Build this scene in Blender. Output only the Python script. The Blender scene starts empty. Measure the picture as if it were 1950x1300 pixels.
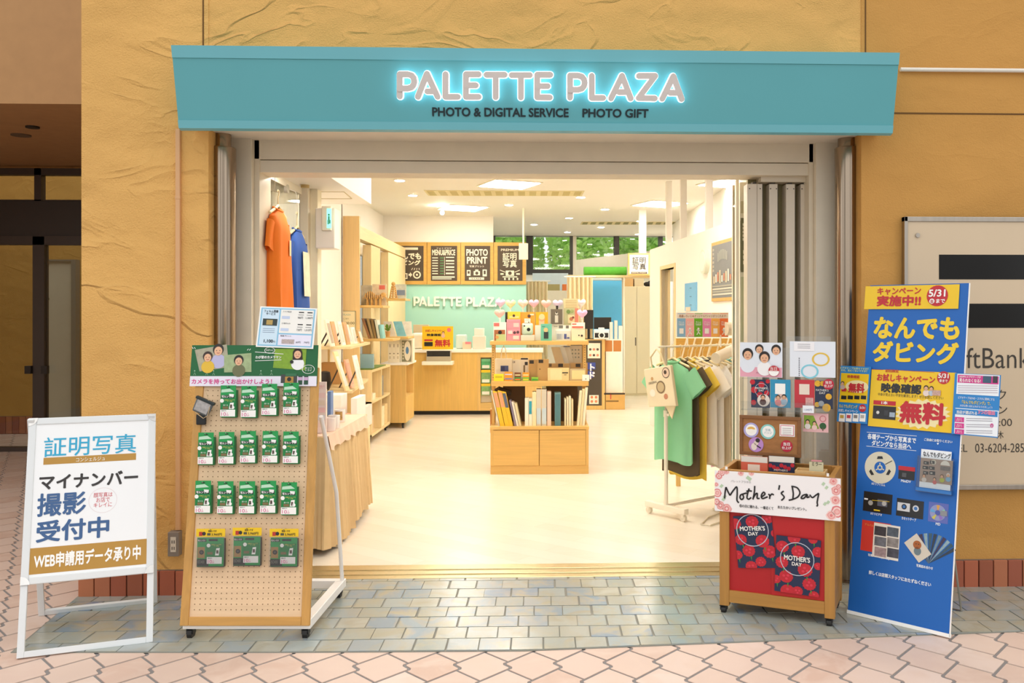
import bpy, math, random
from mathutils import Vector, Matrix
R = math.radians
SC = bpy.context.scene
random.seed(7)
# ------------------------------------------------------------------ camera
CAM_A, CAM_F, CAM_X, CAM_Y, CAM_H = R(2.0), 1700.0, 1089.0, 600.0, 1.6
cam_d = bpy.data.cameras.new('camera'); cam = bpy.data.objects.new('camera', cam_d)
SC.collection.objects.link(cam); SC.camera = cam
cam.location = (0, 0, CAM_H); cam.rotation_euler = (R(90), 0, -CAM_A)
cam_d.sensor_width = 36; cam_d.lens = 36 * CAM_F / 1950
cam_d.shift_x = (975 - CAM_X) / 1950; cam_d.shift_y = (CAM_Y - 650) / 1950
cam_d.clip_start = 0.05; cam_d.clip_end = 200
# ------------------------------------------------------------------ world
wd = bpy.data.worlds.new('daylight'); SC.world = wd; wd.use_nodes = True
nt = wd.node_tree; nt.nodes.clear()
tc = nt.nodes.new('ShaderNodeTexCoord'); sx = nt.nodes.new('ShaderNodeSeparateXYZ')
mr = nt.nodes.new('ShaderNodeMapRange'); mr.inputs[1].default_value = -1; mr.inputs[2].default_value = 1
cr = nt.nodes.new('ShaderNodeValToRGB'); bg = nt.nodes.new('ShaderNodeBackground'); wo = nt.nodes.new('ShaderNodeOutputWorld')
nt.links.new(tc.outputs['Generated'], sx.inputs[0]); nt.links.new(sx.outputs[2], mr.inputs[0]); nt.links.new(mr.outputs[0], cr.inputs[0])
el = cr.color_ramp.elements
el[0].position = 0.0; el[0].color = (.30, .28, .26, 1)
el[1].position = 1.0; el[1].color = (1.0, 1.0, 1.0, 1)
for p, c in ((.45, (.42, .40, .38, 1)), (.52, (.80, .82, .84, 1)), (.70, (1.0, 1.0, 1.0, 1))):
    e = el.new(p); e.color = c
wm = nt.nodes.new('ShaderNodeMapping'); wm.inputs['Scale'].default_value = (3.2, 3.2, .5); wn = nt.nodes.new('ShaderNodeTexNoise'); wn.inputs['Scale'].default_value = 1.6; wn.inputs['Detail'].default_value = 3
wr = nt.nodes.new('ShaderNodeValToRGB'); wr.color_ramp.elements[0].position = .38; wr.color_ramp.elements[0].color = (.42, .40, .38, 1); wr.color_ramp.elements[1].position = .62; wr.color_ramp.elements[1].color = (1.5, 1.5, 1.5, 1)
wx = nt.nodes.new('ShaderNodeMix'); wx.data_type = 'RGBA'; wx.blend_type = 'MULTIPLY'; wx.inputs[0].default_value = 1
nt.links.new(tc.outputs['Generated'], wm.inputs[0]); nt.links.new(wm.outputs[0], wn.inputs[0]); nt.links.new(wn.outputs[0], wr.inputs[0]); nt.links.new(cr.outputs[0], wx.inputs[6]); nt.links.new(wr.outputs[0], wx.inputs[7])
nt.links.new(wx.outputs[2], bg.inputs[0]); nt.links.new(bg.outputs[0], wo.inputs[0])
bg.inputs[1].default_value = 1.0
# ------------------------------------------------------------------ view, sampling helpers
SC.view_settings.view_transform = 'Standard'; SC.view_settings.look = 'None'
SC.view_settings.gamma = 1; SC.view_settings.use_curve_mapping = False
SC.view_settings.exposure = 0.55
SC.cycles.use_denoising = True
SC.cycles.max_bounces = 8; SC.cycles.diffuse_bounces = 5; SC.cycles.transparent_max_bounces = 16
SC.cycles.caustics_reflective = False; SC.cycles.caustics_refractive = False
SC.cycles.sample_clamp_indirect = 6
LAMP_PANEL, LAMP_SPOT = 20.5, 70.0
# ------------------------------------------------------------------ rays: a photo pixel seen from the camera, met with a plane of the place
def ray(px, py):
    u = (px - CAM_X) / CAM_F; v = (CAM_Y - py) / CAM_F; s, c = math.sin(CAM_A), math.cos(CAM_A)
    return Vector((s + u * c, c - u * s, v))
EYE = Vector((0, 0, CAM_H))
def PT(px, py, Y): d = ray(px, py); return EYE + d * (Y / d.y)
def FL(px, py, z=0.0): d = ray(px, py); return EYE + d * ((z - CAM_H) / d.z)
def XX(px, Y): return PT(px, 600, Y).x
def ZZ(py, px, Y): return PT(px, py, Y).z
def RW(px, py, A, B):                      # on the vertical plane through floor points A, B
    n = Vector((B[1] - A[1], A[0] - B[0], 0)); d = ray(px, py)
    return EYE + d * (n.dot(Vector((A[0], A[1], 0)) - EYE * 1.0 + Vector((0, 0, CAM_H))) / n.dot(d))
# ------------------------------------------------------------------ materials
MC = {}
def lin(h):
    h = h.lstrip('#'); o = []
    for i in (0, 2, 4):
        c = int(h[i:i + 2], 16) / 255; o.append(c / 12.92 if c <= .04045 else ((c + .055) / 1.055) ** 2.4)
    return o + [1]
def base(name):
    m = bpy.data.materials.new(name); m.use_nodes = True; t = m.node_tree
    return m, t, t.nodes['Principled BSDF']
def link(t, a, b): t.links.new(a, b)
def node(t, k, **kw):
    n = t.nodes.new(k)
    for a, b in kw.items():
        if a[0] == 'i' and a[1:].isdigit(): n.inputs[int(a[1:])].default_value = b
        else: setattr(n, a, b)
    return n
def coords(t, scale=(1, 1, 1), rot=(0, 0, 0)):
    c = node(t, 'ShaderNodeTexCoord'); mp = node(t, 'ShaderNodeMapping')
    mp.inputs['Scale'].default_value = scale; mp.inputs['Rotation'].default_value = rot
    link(t, c.outputs['Object'], mp.inputs[0]); return mp.outputs[0]
def mixc(t, fac, a, b):
    n = node(t, 'ShaderNodeMix', data_type='RGBA')
    if hasattr(fac, 'links'): link(t, fac, n.inputs[0])
    else: n.inputs[0].default_value = fac
    for k, s in ((6, a), (7, b)):
        if hasattr(s, 'links'): link(t, s, n.inputs[k])
        else: n.inputs[k].default_value = s
    return n.outputs[2]
def shade(c, k): return [min(1, x * k) for x in c[:3]] + [1]
def ramp(t, fac, stops):
    n = node(t, 'ShaderNodeValToRGB'); link(t, fac, n.inputs[0]); e = n.color_ramp.elements
    for i, (p, c) in enumerate(stops):
        if i < 2: e[i].position = p; e[i].color = c
        else: x = e.new(p); x.color = c
    return n.outputs[0]
def M(h, rough=.55, metal=0, var=.06, sc=9, spec=.5, coat=0):
    k = (h, rough, metal, var, sc, spec, coat)
    if k in MC: return MC[k]
    m, t, b = base('mat_' + h.strip('#')); c = lin(h)
    n = node(t, 'ShaderNodeTexNoise'); n.inputs['Scale'].default_value = sc; n.inputs['Detail'].default_value = 3
    link(t, coords(t), n.inputs[0])
    link(t, mixc(t, n.outputs[0], shade(c, 1 - var), shade(c, 1 + var)), b.inputs['Base Color'])
    b.inputs['Roughness'].default_value = rough; b.inputs['Metallic'].default_value = metal
    b.inputs['Specular IOR Level'].default_value = spec; b.inputs['Coat Weight'].default_value = coat
    MC[k] = m; return m
def wood(h, axis='z', rough=.45, dark=.86):
    k = ('wood', h, axis, rough, dark)
    if k in MC: return MC[k]
    m, t, b = base('wood_' + h.strip('#')); c = lin(h)
    s = {'x': (1.2, 26, 26), 'y': (26, 1.2, 26), 'z': (26, 26, 1.2)}[axis]
    n = node(t, 'ShaderNodeTexNoise'); n.inputs['Scale'].default_value = 1.6; n.inputs['Detail'].default_value = 6
    n.inputs['Distortion'].default_value = .5; link(t, coords(t, s), n.inputs[0])
    r = ramp(t, n.outputs[0], [(.3, (0, 0, 0, 1)), (.68, (1, 1, 1, 1))])
    link(t, mixc(t, r, shade(c, dark), shade(c, 1.05)), b.inputs['Base Color'])
    b.inputs['Roughness'].default_value = rough
    MC[k] = m; return m
def emit(h, s):
    k = ('emit', h, s)
    if k in MC: return MC[k]
    m, t, b = base('glow_' + h.strip('#')); b.inputs['Base Color'].default_value = lin(h)
    b.inputs['Emission Color'].default_value = lin(h); b.inputs['Emission Strength'].default_value = s
    MC[k] = m; return m
def clear(name, tint=(1, 1, 1, 1), gloss=.10, rough=.03):
    k = ('clear', name)
    if k in MC: return MC[k]
    m, t, b = base(name); t.nodes.remove(b)
    o = t.nodes['Material Output']; tr = node(t, 'ShaderNodeBsdfTransparent'); gl = node(t, 'ShaderNodeBsdfGlossy'); mx = node(t, 'ShaderNodeMixShader')
    tr.inputs[0].default_value = tint; gl.inputs['Roughness'].default_value = rough
    lw = node(t, 'ShaderNodeLayerWeight'); lw.inputs[0].default_value = .25
    ml = node(t, 'ShaderNodeMath', operation='MULTIPLY_ADD'); link(t, lw.outputs['Fresnel'], ml.inputs[0]); ml.inputs[1].default_value = .5; ml.inputs[2].default_value = gloss
    link(t, ml.outputs[0], mx.inputs[0]); link(t, tr.outputs[0], mx.inputs[1]); link(t, gl.outputs[0], mx.inputs[2]); link(t, mx.outputs[0], o.inputs[0])
    MC[k] = m; return m
GLASS = lambda: clear('pane_glass', (.94, .97, .95, 1), .04)
ACRYL = lambda: clear('clear_acrylic', (.97, .98, .98, 1), .045)
FILM = lambda: clear('clear_film', (.97, .97, .97, 1), .06, .12)
def stucco(name, h, strength, big):
    m, t, b = base(name); c = lin(h); co = coords(t)
    n1 = node(t, 'ShaderNodeTexNoise'); n1.inputs['Scale'].default_value = 2.2; n1.inputs['Detail'].default_value = 5; link(t, co, n1.inputs[0])
    n2 = node(t, 'ShaderNodeTexNoise'); n2.inputs['Scale'].default_value = 130; n2.inputs['Detail'].default_value = 2; link(t, co, n2.inputs[0])
    # trowel ridges: edges of stretched, warped cells
    wv = node(t, 'ShaderNodeVectorMath', operation='MULTIPLY_ADD'); link(t, n1.outputs['Color'], wv.inputs[0]); wv.inputs[1].default_value = (.55, .55, .55)
    cz = coords(t, (1.0, 1.0, 1.9), (0, R(14), 0)); link(t, cz, wv.inputs[2])
    vo = node(t, 'ShaderNodeTexVoronoi', feature='SMOOTH_F1'); vo.inputs['Scale'].default_value = 3.2; vo.inputs['Smoothness'].default_value = .6; link(t, wv.outputs[0], vo.inputs[0])
    n3 = node(t, 'ShaderNodeTexNoise'); n3.inputs['Scale'].default_value = 1.5; n3.inputs['Detail'].default_value = 2.5; n3.inputs['Distortion'].default_value = 1.1; link(t, cz, n3.inputs[0])
    e = ramp(t, n3.outputs[0], [(.44, (0, 0, 0, 1)), (.485, (1, 1, 1, 1)), (.50, (.55, .55, .55, 1)), (.60, (0, 0, 0, 1))])
    msk = ramp(t, n1.outputs[0], [(.44, (0, 0, 0, 1)), (.56, (1, 1, 1, 1))])
    em = node(t, 'ShaderNodeMath', operation='MULTIPLY'); link(t, e, em.inputs[0]); link(t, msk, em.inputs[1])
    a1 = node(t, 'ShaderNodeMath', operation='MULTIPLY_ADD'); link(t, em.outputs[0], a1.inputs[0]); a1.inputs[1].default_value = big; link(t, vo.outputs['Distance'], a1.inputs[2])
    a2 = node(t, 'ShaderNodeMath', operation='MULTIPLY_ADD'); link(t, n2.outputs[0], a2.inputs[0]); a2.inputs[1].default_value = .22; link(t, a1.outputs[0], a2.inputs[2])
    bp = node(t, 'ShaderNodeBump'); bp.inputs['Strength'].default_value = strength; bp.inputs['Distance'].default_value = .02; link(t, a2.outputs[0], bp.inputs['Height'])
    link(t, bp.outputs[0], b.inputs['Normal'])
    link(t, mixc(t, n1.outputs[0], shade(c, .84), shade(c, 1.10)), b.inputs['Base Color']); b.inputs['Roughness'].default_value = .85
    b.inputs['Specular IOR Level'].default_value = .25
    return m
def island(name, cols, rough, mott=None, bump=0, spec=.5):
    m, t, b = base(name); g = node(t, 'ShaderNodeNewGeometry')
    st = [(i / max(1, len(cols) - 1), lin(c)) for i, c in enumerate(cols)]
    col = ramp(t, g.outputs['Random Per Island'], st)
    n = node(t, 'ShaderNodeTexNoise'); n.inputs['Scale'].default_value = 7; n.inputs['Detail'].default_value = 5; n.inputs['Distortion'].default_value = .8; link(t, coords(t), n.inputs[0])
    if mott:
        f = ramp(t, n.outputs[0], [(.42, (0, 0, 0, 1)), (.66, (1, 1, 1, 1))]); col = mixc(t, f, col, lin(mott))
    link(t, col, b.inputs['Base Color']); b.inputs['Roughness'].default_value = rough; b.inputs['Specular IOR Level'].default_value = spec
    if bump:
        bp = node(t, 'ShaderNodeBump'); bp.inputs['Strength'].default_value = bump; bp.inputs['Distance'].default_value = .004; link(t, n.outputs[0], bp.inputs['Height']); link(t, bp.outputs[0], b.inputs['Normal'])
    return m
def brushed(name, h, rough):
    m, t, b = base(name); c = lin(h)
    n = node(t, 'ShaderNodeTexNoise'); n.inputs['Scale'].default_value = 1; n.inputs['Detail'].default_value = 5; link(t, coords(t, (60, 60, 2)), n.inputs[0])
    link(t, mixc(t, n.outputs[0], shade(c, .85), shade(c, 1.1)), b.inputs['Base Color']); b.inputs['Metallic'].default_value = 1
    r = node(t, 'ShaderNodeMapRange'); r.inputs[3].default_value = rough * .7; r.inputs[4].default_value = rough * 1.3; link(t, n.outputs[0], r.inputs[0]); link(t, r.outputs[0], b.inputs['Roughness'])
    return m
# ------------------------------------------------------------------ mesh building
WM = {}
TXT = {}
def text_mesh(s, bold):
    k = (s, bold)
    if k not in TXT:
        c = bpy.data.curves.new('lettering', 'FONT'); c.body = s; c.resolution_u = 3; c.offset = min(bold, 0); c.align_x = 'CENTER'; c.space_line = .95
        o = bpy.data.objects.new('lettering', c); m = bpy.data.meshes.new_from_object(o)
        v = [tuple(p.co) for p in m.vertices]; f = [tuple(p.vertices) for p in m.polygons]
        x0 = min(p[0] for p in v); x1 = max(p[0] for p in v); y0 = min(p[1] for p in v); y1 = max(p[1] for p in v)
        W, H = x1 - x0, y1 - y0; q = [(p[0] - x0, p[1] - y0) for p in v]; r = bold * .9
        if r > .004:                                # heavier strokes: the outline laid again all round itself
            F = []; Q = []
            for i in range(8):
                dx, dy = r * math.cos(i * .7854), r * math.sin(i * .7854); F += [tuple(j + len(Q) for j in p) for p in f]; Q += [(a + dx, b + dy, i * .00008) for a, b in q]
            q, f = Q, F
        else: r = 0; q = [(a, b, 0) for a, b in q]
        TXT[k] = ([((a + r) / (W + 2 * r), (b + r) / (H + 2 * r), c_) for a, b, c_ in q], f, W / H)
        bpy.data.objects.remove(o); bpy.data.curves.remove(c); bpy.data.meshes.remove(m)
    return TXT[k]
class MB:
    def __init__(s, T=None): s.v = []; s.f = []; s.m = []; s.mats = []; s.T = T or Matrix()
    def mi(s, m):
        if m not in s.mats: s.mats.append(m)
        return s.mats.index(m)
    def add(s, v, f, m):
        o = len(s.v); T = s.T; s.v += [T @ Vector(p) for p in v]; k = s.mi(m)
        for q in f: s.f.append([o + i for i in q]); s.m.append(k)
        return s
    def box(s, a, b, m):
        x0, y0, z0 = a; x1, y1, z1 = b
        return s.add([(x0, y0, z0), (x1, y0, z0), (x1, y1, z0), (x0, y1, z0), (x0, y0, z1), (x1, y0, z1), (x1, y1, z1), (x0, y1, z1)],
                     [(0, 3, 2, 1), (4, 5, 6, 7), (0, 1, 5, 4), (1, 2, 6, 5), (2, 3, 7, 6), (3, 0, 4, 7)], m)
    def poly(s, p, m): return s.add(p, [tuple(range(len(p)))], m)
    def prism(s, p, d, m):                     # p: 3-D outline, d: thickness vector
        n = len(p); q = [Vector(a) for a in p]; d = Vector(d)
        return s.add(q + [a + d for a in q], [tuple(range(n)), tuple(range(2 * n - 1, n - 1, -1))] + [(i, i + n, (i + 1) % n + n, (i + 1) % n) for i in range(n)], m)
    def cyl(s, p0, p1, r0, m, r1=None, n=14, cap=True):
        p0 = Vector(p0); p1 = Vector(p1); r1 = r0 if r1 is None else r1; z = (p1 - p0).normalized()
        x = z.orthogonal().normalized(); y = z.cross(x); v = []
        for p, r in ((p0, r0), (p1, r1)):
            v += [p + (x * math.cos(6.2832 * i / n) + y * math.sin(6.2832 * i / n)) * r for i in range(n)]
        f = [(i, (i + 1) % n, (i + 1) % n + n, i + n) for i in range(n)]
        if cap: f += [tuple(range(n - 1, -1, -1)), tuple(range(n, 2 * n))]
        return s.add(v, f, m)
    def tube(s, pts, r, m, n=8):
        pts = [Vector(p) for p in pts]; v = []; x = None
        for i, p in enumerate(pts):
            z = (pts[min(i + 1, len(pts) - 1)] - pts[max(i - 1, 0)]).normalized()
            x = z.orthogonal().normalized() if x is None else (x - z * x.dot(z)).normalized()
            y = z.cross(x); rr = r[i] if isinstance(r, (list, tuple)) else r
            v += [p + (x * math.cos(6.2832 * k / n) + y * math.sin(6.2832 * k / n)) * rr for k in range(n)]
        f = []
        for i in range(len(pts) - 1):
            f += [(i * n + k, i * n + (k + 1) % n, (i + 1) * n + (k + 1) % n, (i + 1) * n + k) for k in range(n)]
        f += [tuple(range(n - 1, -1, -1)), tuple(range((len(pts) - 1) * n, len(pts) * n))]
        return s.add(v, f, m)
    def lathe(s, prof, c, m, n=20):
        c = Vector(c); v = []
        for r, z in prof: v += [c + Vector((r * math.cos(6.2832 * i / n), r * math.sin(6.2832 * i / n), z)) for i in range(n)]
        f = []
        for j in range(len(prof) - 1): f += [(j * n + i, j * n + (i + 1) % n, (j + 1) * n + (i + 1) % n, (j + 1) * n + i) for i in range(n)]
        f += [tuple(range(n - 1, -1, -1)), tuple(range((len(prof) - 1) * n, len(prof) * n))]
        return s.add(v, f, m)
    def ball(s, c, r, m, n=12, sc=(1, 1, 1)):
        c = Vector(c); v = [c + Vector((0, 0, -r * sc[2]))]; k = n // 2
        for j in range(1, k):
            a = -math.pi / 2 + math.pi * j / k
            v += [c + Vector((r * sc[0] * math.cos(a) * math.cos(6.2832 * i / n), r * sc[1] * math.cos(a) * math.sin(6.2832 * i / n), r * sc[2] * math.sin(a))) for i in range(n)]
        v.append(c + Vector((0, 0, r * sc[2]))); e = len(v) - 1
        f = [(0, 1 + (i + 1) % n, 1 + i) for i in range(n)]
        for j in range(k - 2): f += [(1 + j * n + i, 1 + j * n + (i + 1) % n, 1 + (j + 1) * n + (i + 1) % n, 1 + (j + 1) * n + i) for i in range(n)]
        f += [(e, 1 + (k - 2) * n + i, 1 + (k - 2) * n + (i + 1) % n) for i in range(n)]
        return s.add(v, f, m)
    def build(s, name, parent=None, bev=0, smooth=False, label=None, cat=None, group=None, kind=None):
        me = bpy.data.meshes.new(name); o = bpy.data.objects.new(name, me); SC.collection.objects.link(o)
        if parent is not None: inv = WM[parent].inverted(); WM[o] = WM[parent]; o.parent = parent
        else:
            lo = [min(p[i] for p in s.v) for i in range(3)]; hi = [max(p[i] for p in s.v) for i in range(3)]
            b = Vector(((lo[0] + hi[0]) / 2, (lo[1] + hi[1]) / 2, lo[2])); o.location = b
            WM[o] = Matrix.Translation(b); inv = Matrix.Translation(-b)
        me.from_pydata([inv @ p for p in s.v], [], s.f)
        for m in s.mats: me.materials.append(m)
        me.polygons.foreach_set('material_index', s.m)
        if smooth:
            me.polygons.foreach_set('use_smooth', [True] * len(s.f))
            try: me.set_sharp_from_angle(angle=R(40))
            except Exception: pass
        me.update()
        if bev:
            q = o.modifiers.new('soft_edges', 'BEVEL'); q.width = bev; q.segments = 2; q.limit_method = 'ANGLE'; q.angle_limit = R(50)
        tag(o, label, cat, group, kind); return o
def tag(o, label=None, cat=None, group=None, kind=None):
    for k, v in (('label', label), ('category', cat), ('group', group), ('kind', kind)):
        if v: o[k] = v
    return o
def thing(name, label, cat, loc=(0, 0, 0), rz=0, group=None):
    o = bpy.data.objects.new(name, None); SC.collection.objects.link(o); o.empty_display_size = .1
    o.location = loc; o.rotation_euler = (0, 0, rz); WM[o] = Matrix.Translation(Vector(loc)) @ Matrix.Rotation(rz, 4, 'Z')
    return tag(o, label, cat, group)
def struct(mb, name, bev=0, smooth=False): return mb.build(name, bev=bev, smooth=smooth, kind='structure')
def dup(root, loc, rz, label, group=None):
    r = root.copy(); SC.collection.objects.link(r); r.location = loc; r.rotation_euler = (0, 0, rz); r['label'] = label
    if group: r['group'] = group
    WM[r] = Matrix.Translation(Vector(loc)) @ Matrix.Rotation(rz, 4, 'Z')
    for ch in list(root.children):
        c = ch.copy(); SC.collection.objects.link(c); c.parent = r
        for g in list(ch.children):
            d = g.copy(); SC.collection.objects.link(d); d.parent = c
    return r
def frame(O, ex, ey, ez): 
    m = Matrix.Identity(4)
    for i, a in enumerate((ex, ey, ez, O)):
        for k in range(3): m[k][i] = a[k]
    return m
# ------------------------------------------------------------------ printed matter: flat artwork on a board that stands in the place
def smooth_path(p, k=6):
    if len(p) < 3: return p
    q = [p[0]] + list(p) + [p[-1]]; o = []
    for i in range(1, len(q) - 2):
        for j in range(k):
            t = j / k; a, b, c, d = q[i - 1], q[i], q[i + 1], q[i + 2]
            o.append(tuple(.5 * (2 * b[n] + (c[n] - a[n]) * t + (2 * a[n] - 5 * b[n] + 4 * c[n] - d[n]) * t * t + (3 * b[n] - a[n] - 3 * c[n] + d[n]) * t ** 3) for n in (0, 1)))
    return o + [tuple(p[-1])]
class Board:
    """A plane in the place: O its lower left corner, U along it, V up it, N out of its printed face.
    Artwork is given in photo pixels (met with the plane) or, with sz=(w, h), in a w x h sheet whose y runs down."""
    def __init__(s, O, U, V, mb=None, sheet=None, size=None, step=.0006):
        s.O = Vector(O); s.U = Vector(U).normalized(); s.V = Vector(V).normalized(); s.N = s.U.cross(s.V).normalized(); s.mb = mb or MB(); s.sheet = sheet; s.size = size; s.step = step
    def uv(s, x, y):
        if s.sheet: return (x / s.sheet[0] * s.size[0], (1 - y / s.sheet[1]) * s.size[1])
        d = ray(x, y); p = EYE + d * (s.N.dot(s.O - EYE) / s.N.dot(d)) - s.O
        a, b, c = p.dot(s.U), p.dot(s.V), s.U.dot(s.V); return ((a - c * b) / (1 - c * c), (b - c * a) / (1 - c * c))
    def P(s, u, v, l=0): return s.O + s.U * u + s.V * v + s.N * (l * s.step)
    def ext(s, x0, y0, x1, y1):
        xm, ym = (x0 + x1) / 2, (y0 + y1) / 2
        return s.uv(x0, ym)[0], s.uv(xm, y1)[1], s.uv(x1, ym)[0], s.uv(xm, y0)[1]
    def slab(s, u0, v0, u1, v1, t, m): s.mb.prism([s.P(u0, v0), s.P(u1, v0), s.P(u1, v1), s.P(u0, v1)], s.N * -t, m); return s
    def rect(s, x0, y0, x1, y1, m, l=1):
        a, b, c, d = s.ext(x0, y0, x1, y1); s.mb.poly([s.P(a, b, l), s.P(c, b, l), s.P(c, d, l), s.P(a, d, l)], m); return s
    def quad(s, pts, m, l=1): s.mb.poly([s.P(*s.uv(*p), l) for p in pts], m); return s
    def disc(s, x, y, r, m, l=1, ry=None, n=22, a0=0, a1=360):
        c = s.uv(x, y); ru = abs(s.uv(x + r, y)[0] - c[0]); rv = ru if ry is None else abs(s.uv(x, y + ry)[1] - c[1])
        s.mb.poly([s.P(c[0] + ru * math.cos(R(a0 + (a1 - a0) * i / n)), c[1] + rv * math.sin(R(a0 + (a1 - a0) * i / n)), l) for i in range(n + (a1 - a0 < 360))], m); return s
    def ring(s, x, y, r, w, m, l=1, ry=None, n=32):
        c = s.uv(x, y); ru = abs(s.uv(x + r, y)[0] - c[0]); rv = ru if ry is None else abs(s.uv(x, y + ry)[1] - c[1]); k = 1 - w / r
        o = [s.P(c[0] + ru * q * math.cos(6.2832 * i / n), c[1] + rv * q * math.sin(6.2832 * i / n), l) for q in (1, k) for i in range(n)]
        s.mb.add(o, [(i, (i + 1) % n, (i + 1) % n + n, i + n) for i in range(n)], m); return s
    def text(s, t, x0, y0, x1, y1, m, bold=.02, l=2, tilt=0):
        a, b, c, d = s.ext(x0, y0, x1, y1); v, f, _ = text_mesh(t, bold); w, h = c - a, d - b; ct, st = math.cos(tilt), math.sin(tilt); q = []
        for p in v:
            u, k = (p[0] - .5) * w, (p[1] - .5) * h; q.append(s.P((a + c) / 2 + u * ct - k * st, (b + d) / 2 + u * st + k * ct, l) + s.N * p[2])
        s.mb.add(q, f, m); return s
    def line(s, pts, w, m, l=2, smooth=False):
        x, y = pts[0]; hw = abs(s.uv(x + w / 2, y)[0] - s.uv(x - w / 2, y)[0]) / 2
        if smooth: pts = smooth_path(pts)
        q = [Vector(s.uv(*p)) for p in pts]; L = []; Rr = []
        for i, p in enumerate(q):
            d = (q[min(i + 1, len(q) - 1)] - q[max(i - 1, 0)]); d = d.normalized() if d.length else Vector((1, 0)); n = Vector((-d.y, d.x)) * hw
            L.append(s.P(*(p + n), l)); Rr.append(s.P(*(p - n), l))
        k = len(q); s.mb.add(L + Rr, [(i + k, i + 1 + k, i + 1, i) for i in range(k - 1)], m)
        return s
    def stroke3(s, pts, r, h, m, l=0):             # a raised round-ended bar along each leg of the path
        q = [Vector(s.uv(*p)) for p in pts]; rr = r
        for a, b in zip(q, q[1:]):
            s.lift = getattr(s, 'lift', 0) + .0006; l += 0
            d = (b - a).normalized() if (b - a).length > 1e-6 else Vector((1, 0)); t0 = math.atan2(d.y, d.x); o = []
            for c, k in ((b, -90), (a, 90)): o += [s.P(c.x + rr * math.cos(t0 + R(k + 180 * i / 10)), c.y + rr * math.sin(t0 + R(k + 180 * i / 10))) + s.N * l for i in range(11)]
            s.mb.prism([p + s.N * (h + s.lift) for p in o], s.N * -h, m)
        return s
    def face(s, x, y, r, hair, cloth, l=2, skin='#e6b48f', long=False):
        H, S, C = M(hair), M(skin), M(cloth)
        s.disc(x, y + r * 2.3, r * 1.55, C, l, ry=r * 1.5); 
        s.disc(x, y - r * .2, r * 1.15, H, l + 1, ry=r * 1.2)
        if long: s.quad([(x - r * 1.12, y - r * .2), (x - r * 1.2, y + r * 1.4), (x + r * 1.2, y + r * 1.4), (x + r * 1.12, y - r * .2)], H, l + 1)
        s.disc(x, y + r * .15, r * .85, S, l + 2, ry=r * .95)
        D = M('#3a2a24')
        for k in (-1, 1): s.disc(x + k * r * .35, y + r * .05, r * .1, D, l + 3, n=8)
        s.line([(x - r * .3, y + r * .5), (x, y + r * .62), (x + r * .3, y + r * .5)], r * .12, M('#b0524a'), l + 3)
        return s
    def done(s, name, **k): return s.mb.build(name, **k)
Z3 = Vector((0, 0, 1)); X3 = Vector((1, 0, 0))
WHITE = M('#f4f3ef', .5); BLACK = M('#1c1b1a', .5)
# ================================================================== SETTING
YW, YO = 5.17, 5.60                     # facade plane, shop-opening plane
ZC = 3.40                               # shop ceiling
YEL = '#e4b269'
ST_L = stucco('rough_ochre_plaster', YEL, 1.1, .5); ST_R = stucco('smooth_shaded_ochre_plaster', '#cc9852', .6, .12)  # right wall's darker tone stands in for the weaker light there
xL0, xL1, xR0 = XX(155, YW), XX(397, YW), XX(1640, YW)
SEAM = M('#6b4a22', .9)
b = MB()
b.box((xL0, YW, 0), (xL1, YO + .12, 4.6), ST_L)
b.box((xL1, YW + .004, 2.70), (xR0, YO + .12, 4.6), ST_L)
b.box((xR0, YW, 0), (4.6, YO + .12, 4.6), ST_R)
for px in (387, 1648): b.box((XX(px, YW) - .004, YW - .002, ZZ(118, px, YW)), (XX(px, YW) + .004, YW + .002, 4.6), SEAM)
b.box((XX(1648, YW), YW - .002, ZZ(217, 1700, YW)), (4.6, YW + .002, ZZ(214, 1700, YW)), SEAM)
struct(b, 'wall_front')
# passage on the left
ST_D = stucco('passage_plaster', '#c99a50', .5, .3)
b = MB(); b.box((xL0, YO + .12, 0), (xL0 + .16, 10.9, 4.6), ST_D); b.box((-8.2, 4.0, 0), (-8.0, 12.6, 4.6), ST_D); struct(b, 'wall_left')
b = MB(); b.box((-8, 12.3, 0), (-3.0, 12.5, 4.6), ST_D); struct(b, 'wall_passage')
b = MB(); PLAS = M('#b98f62', .9, var=.1); b.box((-8, 7.5, 3.34), (xL0, 7.9, 4.8), PLAS); b.box((-8, 7.9, 3.36), (xL0, 10.9, 3.5), PLAS)
DK = M('#6a5844', .7); b.cyl((XX(40, 8.9), 8.9, 3.35), (XX(40, 8.9), 8.9, 3.362), .09, DK); b.cyl((XX(62, 8.5), 8.5, 3.345), (XX(62, 8.5), 8.5, 3.362), .06, M('#241d16', .5))
struct(b, 'ceiling_passage')
YD = 10.7; FRM = M('#4a3f38', .45); zz = lambda py: ZZ(py, 80, YD)
b = MB()
for a, c in ((320, 333), (380, 382), (449, 466)): b.box((-8, YD, zz(c)), (xL0, YD + .1, zz(a)), FRM)
b.box((-8, YD + .02, zz(450)), (xL0, YD + .08, zz(381)), M('#3f3732', .5))
for a, c in ((65, 78),): b.box((XX(a, YD), YD, zz(382)), (XX(c, YD), YD + .1, zz(320)), FRM)
b.box((XX(62, YD), YD, 0), (XX(84, YD), YD + .1, zz(450)), FRM); b.box((-8, YD, 0), (xL0, YD + .1, .05), FRM)
for px in (57, 88): b.box((XX(px, YD) - .035, YD - .05, zz(711)), (XX(px, YD) + .035, YD, zz(696)), M('#2d2622', .4))
b.box((-8, YD + .04, .05), (XX(62, YD), YD + .05, zz(466)), GLASS()); b.box((XX(84, YD), YD + .04, .05), (xL0, YD + .05, zz(466)), GLASS())
b.box((-8, YD + .04, zz(380)), (xL0, YD + .05, zz(333)), GLASS())
struct(b, 'door_1')
b = MB(); x0, x1 = XX(88, 12.2), XX(136, 12.2)
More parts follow.
